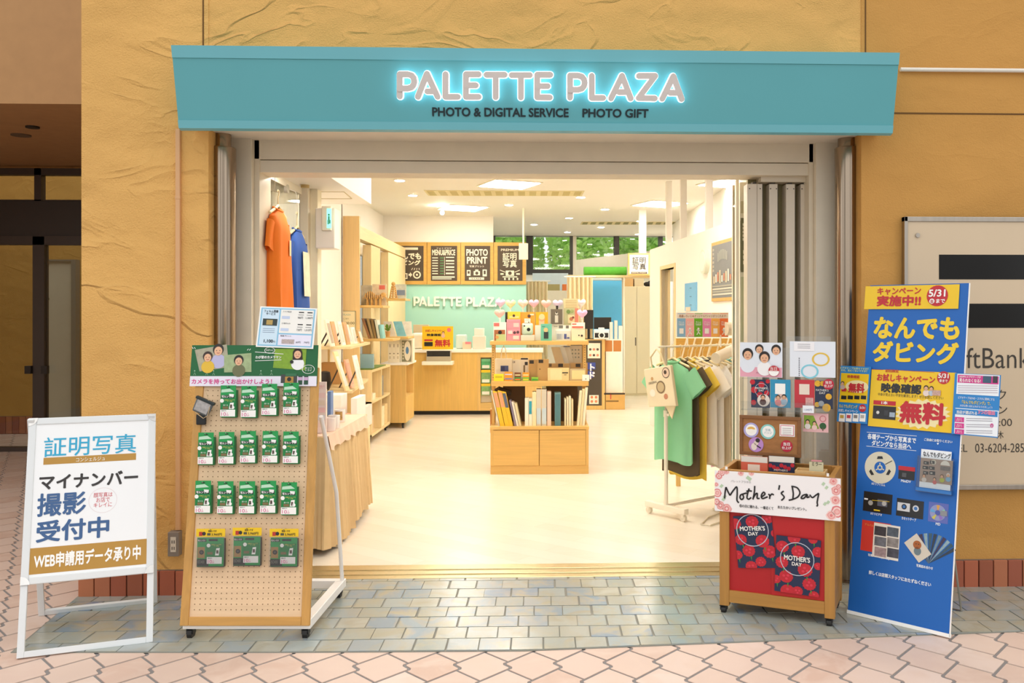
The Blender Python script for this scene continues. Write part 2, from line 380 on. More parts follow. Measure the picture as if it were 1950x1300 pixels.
b.box((x0, 12.22, 0), (x1, 12.3, ZZ(497, 100, 12.2)), M('#cfc6ae', .5)); GR = M('#8a8172', .4)
b.box((x1, 12.19, 0), (x1 + .06, 12.3, ZZ(494, 100, 12.2)), GR); b.box((x0, 12.19, ZZ(497, 100, 12.2)), (x1, 12.3, ZZ(494, 100, 12.2)), GR)
b.box((x1 - .5, 12.2, ZZ(571, 100, 12.2)), (x1 - .3, 12.22, ZZ(567, 100, 12.2)), M('#8f866f')); struct(b, 'door_2')
# brick skirting: soldier courses, one brick per joint
BRK = island('brick_red', ['#a5573a', '#b9684a', '#8f4a36', '#c07a55', '#9c5540'], .8, bump=.6)
MOR = M('#7d6a5a', .9)
def bricks(name, x0, x1, y, z1, w=.088, d=.02):
    q = MB(); q.box((x0, y - d * .4, 0), (x1, y + .01, z1), MOR); n = int(round((x1 - x0) / w)); w = (x1 - x0) / n
    for i in range(n): q.box((x0 + i * w + .003, y - d - random.random() * .004, .004), (x0 + i * w + w - .003, y, z1 - .003 - random.random() * .004), BRK)
    return struct(q, name, bev=.003)
bricks('baseboard_left', xL0 - .01, xL1, YW, .150); bricks('baseboard_right', xR0 + .08, 4.4, YW, .165)
bricks('baseboard_passage', -7.9, -3.0, 12.3, .24)
q = MB(); n = 40; q.box((xL0 - .008, YW, 0), (xL0 + .01, 8.7, .15), MOR)
for i in range(n): q.box((xL0 - .02, YW + i * .088 + .003, .004), (xL0, YW + (i + 1) * .088 - .003, .147), BRK)
struct(q, 'baseboard_corner', bev=.003)
# ---- floors
TILE = island('terracotta_tile', ['#d8bdad', '#dec7b9', '#d2b3a1', '#e2cdc0', '#d6b8a7'], .55, mott='#dcc3b3', spec=.3)
GROUT = M('#8a8583', .9)
def half(e, t): return .015 * math.sin(6.2832 * t) 
def lantern(cx, cy, w=.229, hh=.1665, e=.092):
    p = []
    for sgn in (1, -1):                     # right side going up, then left side going down
        side = [(cx + sgn * w / 2 + half(e, t), cy - e / 2 + e * t) for t in [i / 6 for i in range(7)]]
        if sgn == 1: p += side + [(cx, cy + hh)]
        else: p += side[::-1] + [(cx, cy - hh)]
    return p
def inset(p, d):
    n = len(p); o = []
    for i in range(n):
        a, b_, c = Vector(p[i - 1]), Vector(p[i]), Vector(p[(i + 1) % n])
        t = ((b_ - a).normalized() + (c - b_).normalized()).normalized(); nrm = Vector((-t.y, t.x)); o.append(tuple(b_ + nrm * d))
    return o
b = MB(); b.box((-9, 2.0, -.12), (5.5, 5.9, -.004), GROUT); b.box((-9, 5.9, -.12), (xL0 + .1, 12.6, -.004), GROUT)
ph = XX(630, 4.09)
for j in range(-5, 46):
    cy = 4.085 + j * .2125 - .0
    if cy < 3.0: continue
    for i in range(-34, 20):
        cx = ph + i * .229 + (.1145 if j % 2 else 0)
        if (cy > 5.35 and cx > xL0 + .15) or cx > 3.6 or cx < -1.0 - .72 * cy: continue
        if cy > 4.75 and cx > -1.9: continue
        b.prism([(x, y, -.004) for x, y in inset(lantern(cx, cy), .0092)][::-1], (0, 0, .004), TILE)
struct(b, 'floor')
# glazed grey pavers in front of the shop, cut to the curved front edge
edge = [FL(*p) for p in ((20, 1243), (300, 1243), (560, 1243), (1000, 1240), (1300, 1228), (1600, 1216), (1950, 1203), (2300, 1186))]
A0, A1 = FL(24, 1243), Vector((xL0 - .02, YW, 0))
def ymin(x):
    for p, q in zip(edge, edge[1:]):
        if p.x <= x <= q.x: return p.y + (q.y - p.y) * (x - p.x) / (q.x - p.x)
    return edge[0].y if x < edge[0].x else edge[-1].y
def clip(poly, n, c):
    o = []
    for i in range(len(poly)):
        a, d = poly[i - 1], poly[i]; fa, fd = n[0] * a[0] + n[1] * a[1] - c, n[0] * d[0] + n[1] * d[1] - c
        if (fa >= 0) != (fd >= 0): t = fa / (fa - fd); o.append((a[0] + (d[0] - a[0]) * t, a[1] + (d[1] - a[1]) * t))
        if fd >= 0: o.append(d)
    return o
PAV = island('glazed_paver', ['#97a09b', '#a9aca2', '#8b9daa', '#b3b2a4', '#9daaac', '#8095aa', '#acaea4', '#9aa39f'], .22, mott='#a8a593', bump=.5)
b = MB(); top = [(p.x, p.y) for p in edge]
b.prism([(x, y, 0) for x, y in top] + [(top[-1][0], 5.5, 0), (A1.x, 5.5, 0), (A1.x, YW, 0)], (0, 0, .003), M('#8b8a80', .8))
dl = Vector((A1.x - A0.x, A1.y - A0.y)); nl = (dl.y, -dl.x); cl = nl[0] * A0.x + nl[1] * A0.y
for j in range(0, 9):
    y0 = 4.10 + j * .160
    for i in range(-24, 30):
        x0 = i * .1555 + (.0 if j % 2 else .072) + random.uniform(-.004, .004) + j * .012
        t = [(x0 + .004, y0 + .004), (x0 + .1515, y0 + .004), (x0 + .1515, y0 + .156), (x0 + .004, y0 + .156)]
        a, c = x0, x0 + .1555; ya, yc = ymin(a) + .006, ymin(c) + .006
        t = clip(t, (-(yc - ya), c - a), -(yc - ya) * a + (c - a) * ya); t = clip(t, nl, cl + .004) if t else t
        t = clip(t, (0, -1), -5.44) if t else t
        if t and x0 < 4.3 and len(t) > 2: b.prism([(x, y, .0025) for x, y in t][::-1], (0, 0, .004 + random.random() * .0015), PAV)
struct(b, 'floor_paving', bev=0)
# shop floor: pale boards laid on the skew
m, t, bs = base('pale_boards'); co = coords(t, (1, 1, 1), (0, 0, R(38)))
br = node(t, 'ShaderNodeTexBrick'); link(t, co, br.inputs[0]); br.offset = .37; br.inputs['Scale'].default_value = 1
for k, v in (('Brick Width', 1.3), ('Row Height', .16), ('Mortar Size', .002), ('Bias', 0.0)): br.inputs[k].default_value = v
br.inputs['Color1'].default_value = lin('#f2e9da'); br.inputs['Color2'].default_value = lin('#eaddc8'); br.inputs['Mortar'].default_value = lin('#dccdb2')
ns = node(t, 'ShaderNodeTexNoise'); link(t, coords(t, (2, 22, 1), (0, 0, R(38))), ns.inputs[0]); ns.inputs['Detail'].default_value = 5
link(t, mixc(t, ns.outputs[0], br.outputs[0], lin('#f3eadb')), bs.inputs['Base Color']); bs.inputs['Roughness'].default_value = .22; bs.inputs['Specular IOR Level'].default_value = .35
b = MB(); b.box((-3.0, YO - .02, -.1), (4.2, 20.6, .012), m); struct(b, 'floor_shop')
SILL = brushed('sill_metal', '#d9c9a0', .32)
b = MB(); b.box((xL1 + .03, 5.43, 0), (xR0, 5.50, .010), SILL); b.box((xL1 + .03, 5.50, 0), (xR0, 5.58, .016), SILL); b.box((xL1 + .03, 5.58, 0), (xR0, 5.68, .022), SILL)
struct(b, 'trim_1', bev=.002)
# ---- opening: jambs, shutter box
BEI = M('#e2d5be', .45); BEI2 = M('#d9ccb4', .4); GRV = M('#4d4438', .6)
def jamb(name, strips):
    q = MB()
    for a, c, y, mm in strips: q.box((XX(a, y), y, 0), (XX(c, y), YO + .13, 2.69), mm)
    return struct(q, name, bev=.002)
jamb('trim_2', [(436, 479, 5.45, BEI), (479, 484, 5.56, GRV), (484, 494, 5.50, BEI2), (494, 497.5, 5.58, BLACK)])
jamb('trim_3', [(1540.5, 1549, 5.50, BEI2), (1549, 1554, 5.57, GRV), (1554, 1600, 5.45, BEI)])
b = MB(); za, zb, zc = ZZ(335, 1000, YO), ZZ(307, 1000, 5.52), ZZ(263, 1000, 5.5)
b.box((XX(480.5, 5.5), 5.50, zb), (XX(1552.5, 5.5), YO + .12, zc), BEI); b.box((XX(484, 5.5), 5.515, za), (XX(1549, 5.5), YO + .12, zb - .004), BEI)
b.box((XX(479, 5.5), 5.515, zc), (XX(1554, 5.5), YO + .12, zc + .012), GRV)
b.box((xL1, YW + .002, 2.665), (xR0, YO + .12, 2.70), M('#e6dccb', .6))
struct(b, 'trim_4', bev=.002)
# steel pipe columns
STEEL = brushed('brushed_steel', '#a3927f', .20)
for nm, a, c, a2, c2, lab in (('l', 398, 449, 407, 440, 'brushed steel pipe column behind the pegboard display'), ('r', 1590, 1638, 1596, 1632, 'brushed steel pipe column behind the blue standing panel')):
    Yc = 5.33; x0, x1 = XX(a, Yc), XX(c, Yc); xm, r = (x0 + x1) / 2, (x1 - x0) / 2; r2 = (XX(c2, Yc) - XX(a2, Yc)) / 2; zt = ZZ(281, a, Yc)
    t = thing('pipe_column', lab, 'column', (xm, Yc, 0))
    q = MB(); q.lathe([(r + .012, .006), (r + .012, .02), (r, .022), (r, zt - .006), (r - .006, zt)], (xm, Yc, 0), STEEL, 32); q.build('lower_pipe', t, smooth=True)
    q = MB(); q.lathe([(r2, zt), (r2, 2.665)], (xm, Yc, 0), STEEL, 28); q.build('upper_sleeve', t, smooth=True)
# conduit, outlet
CON = M('#d9a877', .5)
xc = XX(341, YW); b = MB(); b.box((xc - .013, YW - .022, ZZ(1008, 341, YW)), (xc + .013, YW + .002, 2.66), CON); b.box((xc - .015, YW - .024, ZZ(380, 341, YW)), (xc + .015, YW + .001, ZZ(374, 341, YW)), CON)
b.build('cable_duct', bev=.003, label='tan vertical cable duct running down the ochre pillar to a socket', cat='duct')
t = thing('wall_socket', 'grey double socket box low on the ochre pillar', 'socket', (XX(337, YW), YW, ZZ(1053, 337, YW)))
b = MB(); b.box((XX(326, YW), YW - .05, ZZ(1055, 337, YW)), (XX(347, YW), YW + .001, ZZ(1009, 337, YW)), M('#8b8076', .5)); b.build('box', t, bev=.004)
b = MB(); x0, x1 = XX(332, YW), XX(342, YW); b.box((x0, YW - .054, ZZ(1046, 337, YW)), (x1, YW - .0495, ZZ(1018, 337, YW)), M('#e2d8c8', .4))
for py in (1026, 1038):
    for k in (.3, .7): b.box((x0 + (x1 - x0) * k - .002, YW - .0548, ZZ(py + 4, 337, YW)), (x0 + (x1 - x0) * k + .002, YW - .0535, ZZ(py - 2, 337, YW)), BLACK)
b.build('plate', t)
b = MB(); b.cyl((XX(1712, YW), YW - .02, ZZ(134, 1712, YW)), (4.6, YW - .02, ZZ(134, 1712, YW)), .012, M('#e8e2d6', .4))
b.build('conduit_pipe', smooth=True, label='thin white conduit pipe running along the wall from the turquoise sign', cat='pipe')
# ---- turquoise fascia sign
TQ = M('#5fabb3', .38, var=.03, sc=2); TQ2 = M('#70b8c3', .35, var=.03, sc=2)
Ys = 4.93; Pb = PT(340, 246, Ys); Pr = PT(1700, 254, Ys); z0 = (Pb.z + Pr.z) / 2; z1 = z0 + .425; lean = .10
def sy(z): return Ys - lean * (z - z0) / (z1 - z0)
zb0, zb1 = z0 + .045, z1 - .062
sign = thing('shop_sign', 'wide turquoise sign box with glowing letters above the shop opening', 'sign', ((Pb.x + Pr.x) / 2, Ys, z0))
b = MB(); xa, xb = Pb.x, Pr.x
prof = [(sy(z0) + .03, z0 - .004), (sy(z0), z0 + .004), (sy(zb0), zb0), (sy(zb0) + .006, zb0 + .002), (sy(zb1) + .006, zb1 - .002), (sy(zb1), zb1), (sy(z1), z1), (YW, z1), (YW, 2.657), (sy(z0) + .03, 2.657)]
n = len(prof); v = [(xa, y, z) for y, z in prof] + [(xb, y, z) for y, z in prof]
b.add(v, [(i, i + 1, i + 1 + n, i + n) for i in (0, 1, 5, 6, 7)] + [(n - 1, 0, n, 2 * n - 1)] + [tuple(range(n - 1, -1, -1)), tuple(range(n, 2 * n))], TQ2)
b.add(v, [(i, i + 1, i + 1 + n, i + n) for i in (2, 3, 4)], TQ); b.add(v, [(8, 9, 9 + n, 8 + n)], M('#efe5d4', .6)); b.build('box', sign)
V = Vector((0, sy(zb1) - sy(zb0), zb1 - zb0)).normalized()
L = {'P': [[(80, 215), (80, 75)], [(80, 75), (130, 75), (155, 82), (168, 98), (173, 120), (168, 142), (155, 158), (130, 165), (80, 165)]]}
WORD = [('P', L['P']), ('A', [[(195, 218), (252, 72), (320, 218)], [(255, 183), (300, 183)]]), ('L', [[(370, 75), (370, 218), (448, 218)]]), ('E', [[(580, 75), (500, 75), (500, 218), (580, 218)], [(500, 145), (562, 145)]]),
        ('T', [[(630, 78), (745, 78)], [(688, 78), (688, 220)]]), ('T', [[(790, 80), (905, 80)], [(848, 80), (848, 222)]]), ('E', [[(1035, 78), (952, 78), (952, 221), (1032, 222)], [(952, 150), (1018, 150)]]),
        ('P', [[(x + 1080, y + 8) for x, y in s_] for s_ in L['P']]), ('L', [[(1298, 85), (1298, 225), (1370, 225)]]), ('A', [[(1420, 228), (1490, 85), (1545, 228)], [(1470, 188), (1525, 188)]]),
        ('Z', [[(1597, 85), (1700, 85), (1595, 225), (1697, 228)]]), ('A', [[(1745, 230), (1815, 88), (1868, 232)], [(1795, 192), (1848, 192)]])]
FACE = M('#d8cfca', .5); HALO = emit('#dff6ff', 1.7)
for ch, strokes in WORD:
    g = Board((xa, sy(zb0) + .005, zb0), X3, V); r = abs(g.uv(745.6, 180)[0] - g.uv(740, 180)[0])
    px = [[(740 + x / 3.362, 120 + y / 3.362 - .3) for x, y in s_] for s_ in strokes]
    for s_ in px: g.stroke3(s_, r, .012, FACE, .040)
    o = g.done('letter', parent=sign)
    h = Board((xa, sy(zb0) + .005, zb0), X3, V)
    for s_ in px: h.stroke3(s_, r * 1.22, .012, HALO, .018)
    h.done('halo_light', parent=o)
g = Board((xa, sy(zb0) + .005, zb0), X3, V); INK = M('#10262b', .4)
g.text('PHOTO & DIGITAL SERVICE', 823, 205, 1083, 222.5, INK, .035, 4); g.text('PHOTO GIFT', 1109, 207, 1235, 224, INK, .035, 4); g.done('lettering', parent=sign)
# ---- company sign board on the right
t = thing('wall_sign', 'large beige metal company sign board on the ochre wall behind the blue panel', 'sign', (XX(1830, YW), YW, ZZ(930, 1830, YW)))
x0 = XX(1717, YW); x1 = XX(2180, YW); za, zb = ZZ(930, 1800, YW), ZZ(414, 1800, YW)
b = MB(); b.box((x0 + .01, YW - .035, za + .01), (x1 - .01, YW + .002, zb - .01), M('#d9c3a4', .22, var=.03, sc=3)); b.build('plate', t)
b = MB(); AL = brushed('dull_aluminium', '#b9b0a4', .35)
for q in (((x0, za), (x1, za + .028)), ((x0, zb - .028), (x1, zb)), ((x0, za), (x0 + .02, zb)), ((x1 - .02, za), (x1, zb))): b.box((q[0][0], YW - .042, q[0][1]), (q[1][0], YW, q[1][1]), AL)
b.build('frame', t, bev=.002)
g = Board((x0, YW - .0355, za), X3, Z3); BK = M('#1b1a19', .10, spec=.4); TX = M('#3b352d', .5)
g.rect(1788, 485, 2110, 532, BK); g.done('logo_bar', parent=t); g = Board((x0, YW - .0355, za), X3, Z3); g.rect(1788, 578, 2110, 624, BK); g.done('logo_bar', parent=t); g = Board((x0, YW - .0355, za), X3, Z3)
g.text('S', 1762, 664, 1790, 702, TX, -.004); g.text('o', 1794, 675, 1818, 703, TX, -.004); g.text('ftBank', 1840, 662, 1962, 701, TX, -.004)
g.text('ク', 1898, 742, 1916, 761, TX, 0); g.text('ン', 1900, 772, 1918, 788, TX, 0); g.text('10:00', 1884, 797, 1927, 811, TX, -.004); g.text('休', 1896, 820, 1911, 835, TX, 0)
g.text('TEL', 1812, 846, 1842, 860, TX, -.004); g.text('03-6204-285', 1857, 844, 1950, 861, TX, -.004)
g.done('lettering', parent=t)
q = MB(); c = g.P(*g.uv(1747, 448)); q.cyl(c, c + Vector((0, -.008, 0)), .013, AL); q.build('bolt', t)
# ================================================================== SHOP INTERIOR: shell and lamps
CREAM = M('#f5f0e6', .7, var=.02, sc=2); CREAM2 = M('#f1e8d4', .7, var=.02, sc=2)
OAK = '#dfb96f'; OAKL = '#ecd5a2'
oz, ox, oy = wood(OAK, 'z'), wood(OAK, 'x'), wood(OAK, 'y'); lz, lx, ly = wood(OAKL, 'z', dark=.92), wood(OAKL, 'x', dark=.92), wood(OAKL, 'y', dark=.92)
XW = -2.85
b = MB(); b.box((xL0 + .12, YO + .12, ZC), (4.2, 20.6, ZC + .12), CREAM); b.box((-3.0, 10.92, ZC), (xL0 + .12, 20.6, ZC + .12), CREAM); struct(b, 'ceiling')
b = MB(); b.box((xL0 + .16, 5.72, 0), (xL0 + .2, 10.94, ZC), CREAM); b.box((-3.0, 10.9, 0), (xL0 + .2, 10.98, ZC), CREAM); b.box((-3.0, 10.98, 0), (XW, 11.9, ZC), CREAM); b.box((-3.0, 11.9, 0), (XW, 16.5, .8), CREAM); b.box((-3.0, 11.9, 2.62), (XW, 16.5, ZC), CREAM)
b.box((-3.0, 16.2, .8), (XW, 20.6, 2.62), CREAM); b.box((-3.0, 16.4, 0), (XW, 20.6, ZC), CREAM); struct(b, 'wall_shop_left')
b = MB()
for y in (11.9, 13.3, 14.75, 16.14): b.box((-2.93, y, .8), (XW, y + .06, 2.62), CREAM)
b.box((-2.93, 11.9, .8), (XW, 16.2, .86), CREAM); b.box((-2.93, 11.9, 2.56), (XW, 16.2, 2.62), CREAM); b.box((-2.9, 11.96, .86), (-2.89, 16.14, 2.56), GLASS()); struct(b, 'window_1')
b = MB(); b.box((4.0, YO, 0), (4.2, 20.6, ZC), CREAM); struct(b, 'wall_shop_right')
# dropped soffit over the entrance, left side
b = MB(); b.box((xL0 + .2, YO + .13, 2.55), (-1.45, 7.7, ZC), CREAM); hx = M('#c9b98f', .6)
for a, c in (((612, 378), (670, 378)), ((600, 365), (655, 365)), ((600, 365), (612, 378)), ((655, 365), (670, 378))):
    p, q = FL(*a, 2.549), FL(*c, 2.549); b.tube([p, q], .004, hx, 4)
p = FL(581, 352, 2.55); b.cyl(p, p - Vector((0, 0, .02)), .03, M('#b59f6a', .5)); struct(b, 'ceiling_soffit')
# left entrance wall piece with post
b = MB(); b.box((xL0 + .2, 6.9, 0), (-2.05, 7.0, 2.55), CREAM); b.box((XX(575, 6.8), 6.72, 0), (XX(592, 6.8), 6.9, 2.55), CREAM2); b.box((XX(592, 6.8), 6.78, 0), (XX(606, 6.8), 6.9, 2.55), M('#f1e8cd', .5)); struct(b, 'trim_5', bev=.003)
# glass returns on both sides of the entrance
b = MB(); xg = -1.80; b.box((xg - .006, 5.74, .05), (xg + .006, 6.72, 2.52), GLASS()); b.box((xg - .02, 5.74, 0), (xg + .02, 6.72, .06), CREAM2); b.box((xg - .02, 5.74, 2.5), (xg + .02, 6.72, 2.55), CREAM2)
struct(b, 'window_2')
b = MB(); BRW = M('#a0703f', .6); b.box((-2.34, 5.74, 0), (-2.29, 6.72, 1.95), BRW); b.box((-2.34, 5.74, 1.95), (-2.29, 6.72, 2.55), M('#e5d7b4', .6)); struct(b, 'wall_showcase')
xr = XX(1411, 5.9); b = MB(); b.box((xr - .006, 5.82, .05), (xr + .006, 6.12, 2.46), GLASS())
for y in (6.12,): b.box((xr - .008, y, 0), (xr + .008, y + .03, 2.5), M('#efe6cf', .4))
for px, y in ((1404.5, 5.88),): b.box((XX(px - 3, y), y, 0), (XX(px + 3, y), y + .04, 2.5), M('#f6efdc', .4))
struct(b, 'window_3', bev=.003)
b = MB(); y = 5.80; x0, x1 = XX(1409, y), XX(1421, y); WF = M('#f3ebd4', .5); DKG = M('#7d7a58', .3)
b.box((x0, y, .0), (x1, y + .03, 2.47), WF)
b.box((x0 + .005, y - .003, ZZ(518, 1415, y)), (x1 - .002, y, ZZ(415, 1415, y)), DKG); b.box((x0 + .005, y - .003, ZZ(406, 1415, y)), (x1 - .002, y, ZZ(383, 1415, y)), M('#cfc49b', .4)); b.box((x0 + .005, y - .003, ZZ(650, 1415, y)), (x1 - .002, y, ZZ(527, 1415, y)), M('#cbcba4', .3))  # dark and pale patches stand in for reflections in the glass
struct(b, 'trim_6')
g = Board((XX(1409, 5.795), 5.795, 0), X3, Z3); CRM = M('#f3ead2', .6)
for i in range(5): g.rect(1414, 425 + i * 7, 1420.5, 430 + i * 7, CRM, 2)
for i in range(3): g.rect(1415, 476 + i * 10, 1421, 483 + i * 10, CRM, 2)
g.rect(1410, 420, 1421, 515, DKG, 1)
g.done('glass_artwork', label='narrow painted reflection of a dark cream-lettered picture on the glass beside the sliding panels', cat='poster')  # a picture's reflection in the pane, drawn as flat colour
# stacked sliding shutter panels on the right
OLV = M('#8d8354', .35)  # olive sheet stands in for yellowish light in the glass gaps
b = MB(); b.box((XX(1424, 5.7), 5.70, 0), (XX(1552, 5.7), 5.74, 2.473), OLV); b.box((XX(1449, 5.58), 5.575, 2.44), (XX(1540, 5.58), 5.70, 2.473), BEI2); struct(b, 'trim_7')
PNL = M('#e0d4c0', .35)
for a, c, w in ((1423, 1452, 'widest'), (1465, 1481, 'second'), (1497, 1514, 'third'), (1525, 1540, 'last')):
    lab = {'widest': 'broad flat beige edge of the sliding shutter panel beside the glass', 'second': 'narrow beige sliding shutter panel, first after the broad one', 'third': 'narrow beige sliding shutter panel in the middle of the stack', 'last': 'narrow beige sliding shutter panel closest to the steel column'}[w]
    x0, x1 = XX(a, 5.6), XX(c, 5.6); t = thing('sliding_shutter_panel', lab, 'shutter', ((x0 + x1) / 2, 5.6, 0), 0, 'sliding shutter panels stacked at the opening')
    q = MB(); q.box((x0, 5.60, .024), (x1, 5.70, 2.43), PNL)
    q.box((x1 - .0015, 5.598, .024), (x1 + .003, 5.62, 2.43), GRV)
    if w == 'widest': q.box((x0 + (x1 - x0) * .62, 5.598, .024), (x0 + (x1 - x0) * .66, 5.601, 2.43), M('#a99c88', .5))
    xm = (x0 + x1) / 2
    for k in (-.35, .35): q.cyl((xm + k * (x1 - x0), 5.597, 2.40), (xm + k * (x1 - x0), 5.602, 2.40), .004, GRV, n=8)
    q.build('panel', t, bev=.002); q = MB()
    q.box((xm - .012, 5.61, 2.43), (xm + .012, 5.66, 2.445), GRV); q.build('hanger', t)
# right partition: slanted, with doorway
A, B2 = (2.123, 6.5), (1.588, 12.95); dW = Vector((B2[0] - A[0], B2[1] - A[1], 0)); LW = dW.length; dW.normalize(); nW = Vector((-dW.y, dW.x, 0))
TW = frame((A[0], A[1], 0), dW, -nW, Z3); b = MB(TW); ZP = 2.55
def along(px): return (RW(px, 600, A, B2) - Vector((A[0], A[1], 0))).dot(dW)
d0, d1 = along(1285), along(1260); dz = RW(1268, 512, A, B2).z
b.box((0, 0, 0), (d0, .1, ZP), CREAM); b.box((d1, 0, 0), (LW, .1, ZP), CREAM); b.box((d0, 0, dz), (d1, .1, ZP), CREAM); struct(b, 'wall_partition')
b = MB(TW); b.box((d0 - .05, -.015, 0), (d0, .12, dz + .05), lz); b.box((d1, -.015, 0), (d1 + .05, .12, dz + .05), lz); b.box((d0, -.015, dz), (d1, .12, dz + .05), lz); struct(b, 'door_3', bev=.003)
b = MB(); b.box((2.6, 11.0, 0), (2.7, 17.5, ZC), CREAM); struct(b, 'wall_side_room')
for px, py in ((1340, 430), (1292, 452), (1265, 468)):
    p = RW(px, py, A, B2); b = MB(); b.box((p.x + .02, p.y - .04, ZP), (p.x + .10, p.y + .04, ZC), CREAM)
    b.build('ceiling_post', bev=.003, label={1340: 'thick white ceiling post above the poster wall, closest to the entrance', 1292: 'white ceiling post on the partition above the doorway', 1265: 'white ceiling post on the far end of the partition'}[px], cat='post', group='white posts from partition to ceiling')
b = MB(); p = PT(1224, 450, 15.2); b.box((p.x - .06, 15.2, 2.36), (p.x + .06, 15.32, ZC), CREAM); b.build('ceiling_post', bev=.003, label='white ceiling post rising behind the square photo studio sign', cat='post', group='white posts from partition to ceiling')
# back wall, turquoise below the menu boards
YB = 16.3; TEAL = M('#a9ded2', .6, var=.02, sc=2); xb1 = XX(1002, YB); zt = ZZ(541, 900, YB)
b = MB(); b.box((-3.0, YB, 0), (XX(939, YB), YB + .12, ZC), CREAM); b.box((XX(939, YB), YB, 0), (xb1, YB + .12, ZZ(462, 970, YB)), CREAM); b.box((-2.85, YB - .012, 0), (xb1 + .002, YB + .125, zt), TEAL); struct(b, 'wall_back')
# rear windows
YR = 20.3; b = MB(); zw0, zw1 = ZZ(513, 1050, YR), ZZ(447, 1050, YR); BRN = M('#3d3a38', .45); x0, x1 = -2.85, 4.0
b.box((x0, YR, zw1), (x1, YR + .15, ZC), M('#cfc8b8', .7)); b.box((x0, YR, 0), (x1, YR + .15, zw0 - .12), CREAM)
struct(b, 'wall_rear')
b = MB(); b.box((x0, YR - .02, zw0 - .12), (XX(1096, YR), YR + .12, zw0), BRN); b.box((XX(1096, YR), YR + .02, zw0 - .12), (x1, YR + .12, zw0), CREAM)
for a, c in ((938, 943), (1002, 1015), (1085, 1091), (1169, 1179), (1254, 1262)): b.box((XX(a, YR), YR - .03, zw0), (XX(c, YR), YR + .12, zw1), BRN)
b.box((XX(1096, YR) - .06, YR - .03, zw0 - .12), (XX(1096, YR) + .02, YR + .1, ZC), M('#e9e2d0', .5)); b.box((x0, YR + .05, zw0), (x1, YR + .06, zw1), GLASS()); b.box((x0, YR - .03, zw1 - .03), (x1, YR + .1, zw1), M('#8d8878', .5)); struct(b, 'window_4')
# pale cap wall and the photo corner frame
b = MB(); p0, p1 = PT(1096, 495, 18.5), PT(1200, 482, 18.5); zb = ZZ(526, 1100, 18.5)
b.prism([(p0.x, 18.5, zb - .1), (p1.x + 2, 18.5, zb - .1), (p1.x + 2, 18.5, p1.z + .25), (p0.x, 18.5, p0.z)], (0, .1, 0), M('#e4e2d4', .7)); struct(b, 'wall_studio')
YS_ = 15.4; x0, x1 = XX(1080, YS_), XX(1243, YS_); zs = ZZ(526, 1160, YS_)
b = MB(); b.box((x0, YS_, zs - .02), (x1, YS_ + .3, zs + .02), lx); b.box((x0, YS_ + .02, 0), (XX(1129, YS_), YS_ + .06, zs - .02), lz); b.box((XX(1187, YS_), YS_ + .02, 0), (XX(1190, YS_), YS_ + .3, zs - .02), CREAM2)
b.build('studio_partition', bev=.003, label='pale wooden partition with a top plank around the blue backdrop screen', cat='partition')
b = MB(); b.box((XX(1129, 16), 16.0, .012), (XX(1189, 16), 16.02, ZZ(532, 1160, 16)), M('#62c2fb', .7, var=.03)); b.cyl((XX(1127, 16), 16.01, ZZ(531, 1160, 16)), (XX(1190, 16), 16.01, ZZ(531, 1160, 16)), .03, M('#dfeaf0', .5))
b.build('backdrop_screen', label='plain bright blue photo backdrop screen hanging under the pale plank', cat='backdrop')
b = MB(); y = YS_ + .12; z = zs + .02; r = .075; b.cyl((XX(1112, y), y, z + r), (XX(1193, y), y + .05, z + r * 1.02), r, M('#56a836', .85, var=.2, sc=20), r1=r * 1.05, n=18)
b.build('rolled_backdrop', smooth=True, label='rolled bright green cloth lying on the pale plank above the blue screen', cat='cloth roll')
b = MB(); p0, p1 = XX(1188, 17.6), XX(1241, 17.6); zl = ZZ(545, 1200, 17.6); t = thing('locker', 'tall cream two-door locker beside the blue backdrop screen', 'locker', ((p0 + p1) / 2, 17.6, 0))
LK = M('#efe3c0', .5, var=.02); b.box((p0, 17.62, .012), (p1, 18.1, zl), LK); b.build('body', t, bev=.004); pm = (p0 + p1) / 2 - .02
for a, c in ((p0 + .005, pm - .003), (pm + .003, p1 - .005)):
    q = MB(); q.box((a, 17.60, .05), (c, 17.625, zl - .01), LK); o = q.build('door', t, bev=.004)
    if a < pm: q = MB(); q.box((c - .03, 17.585, 1.0), (c - .015, 17.60, 1.16), GRV); q.build('handle', o)
for nm, lab, cat, a, c, top, m_ in (('storage_box', 'light brown carton on the cream locker', 'box', 1189, 1206, 529, M('#e0b57c', .7)), ('storage_box', 'pale beige carton on the cream locker beside the brown one', 'box', 1208, 1226, 530, M('#ead9b5', .7))):
    b = MB(); b.box((XX(a, 17.7), 17.7, zl), (XX(c, 17.7), 18.0, ZZ(top, 1200, 17.7)), m_); b.build(nm, bev=.004, label=lab, cat=cat)
b = MB(); p = PT(1234, 541, 17.75); b.ball((p.x, 17.8, zl + .05), .08, M('#2f2c28', .7), sc=(1.1, .8, .62)); b.ball((p.x + .06, 17.8, zl + .09), .06, M('#2f2c28', .7), sc=(.9, .8, .6)); b.build('black_bag', smooth=True, label='small black bag on top of the cream locker', cat='bag')
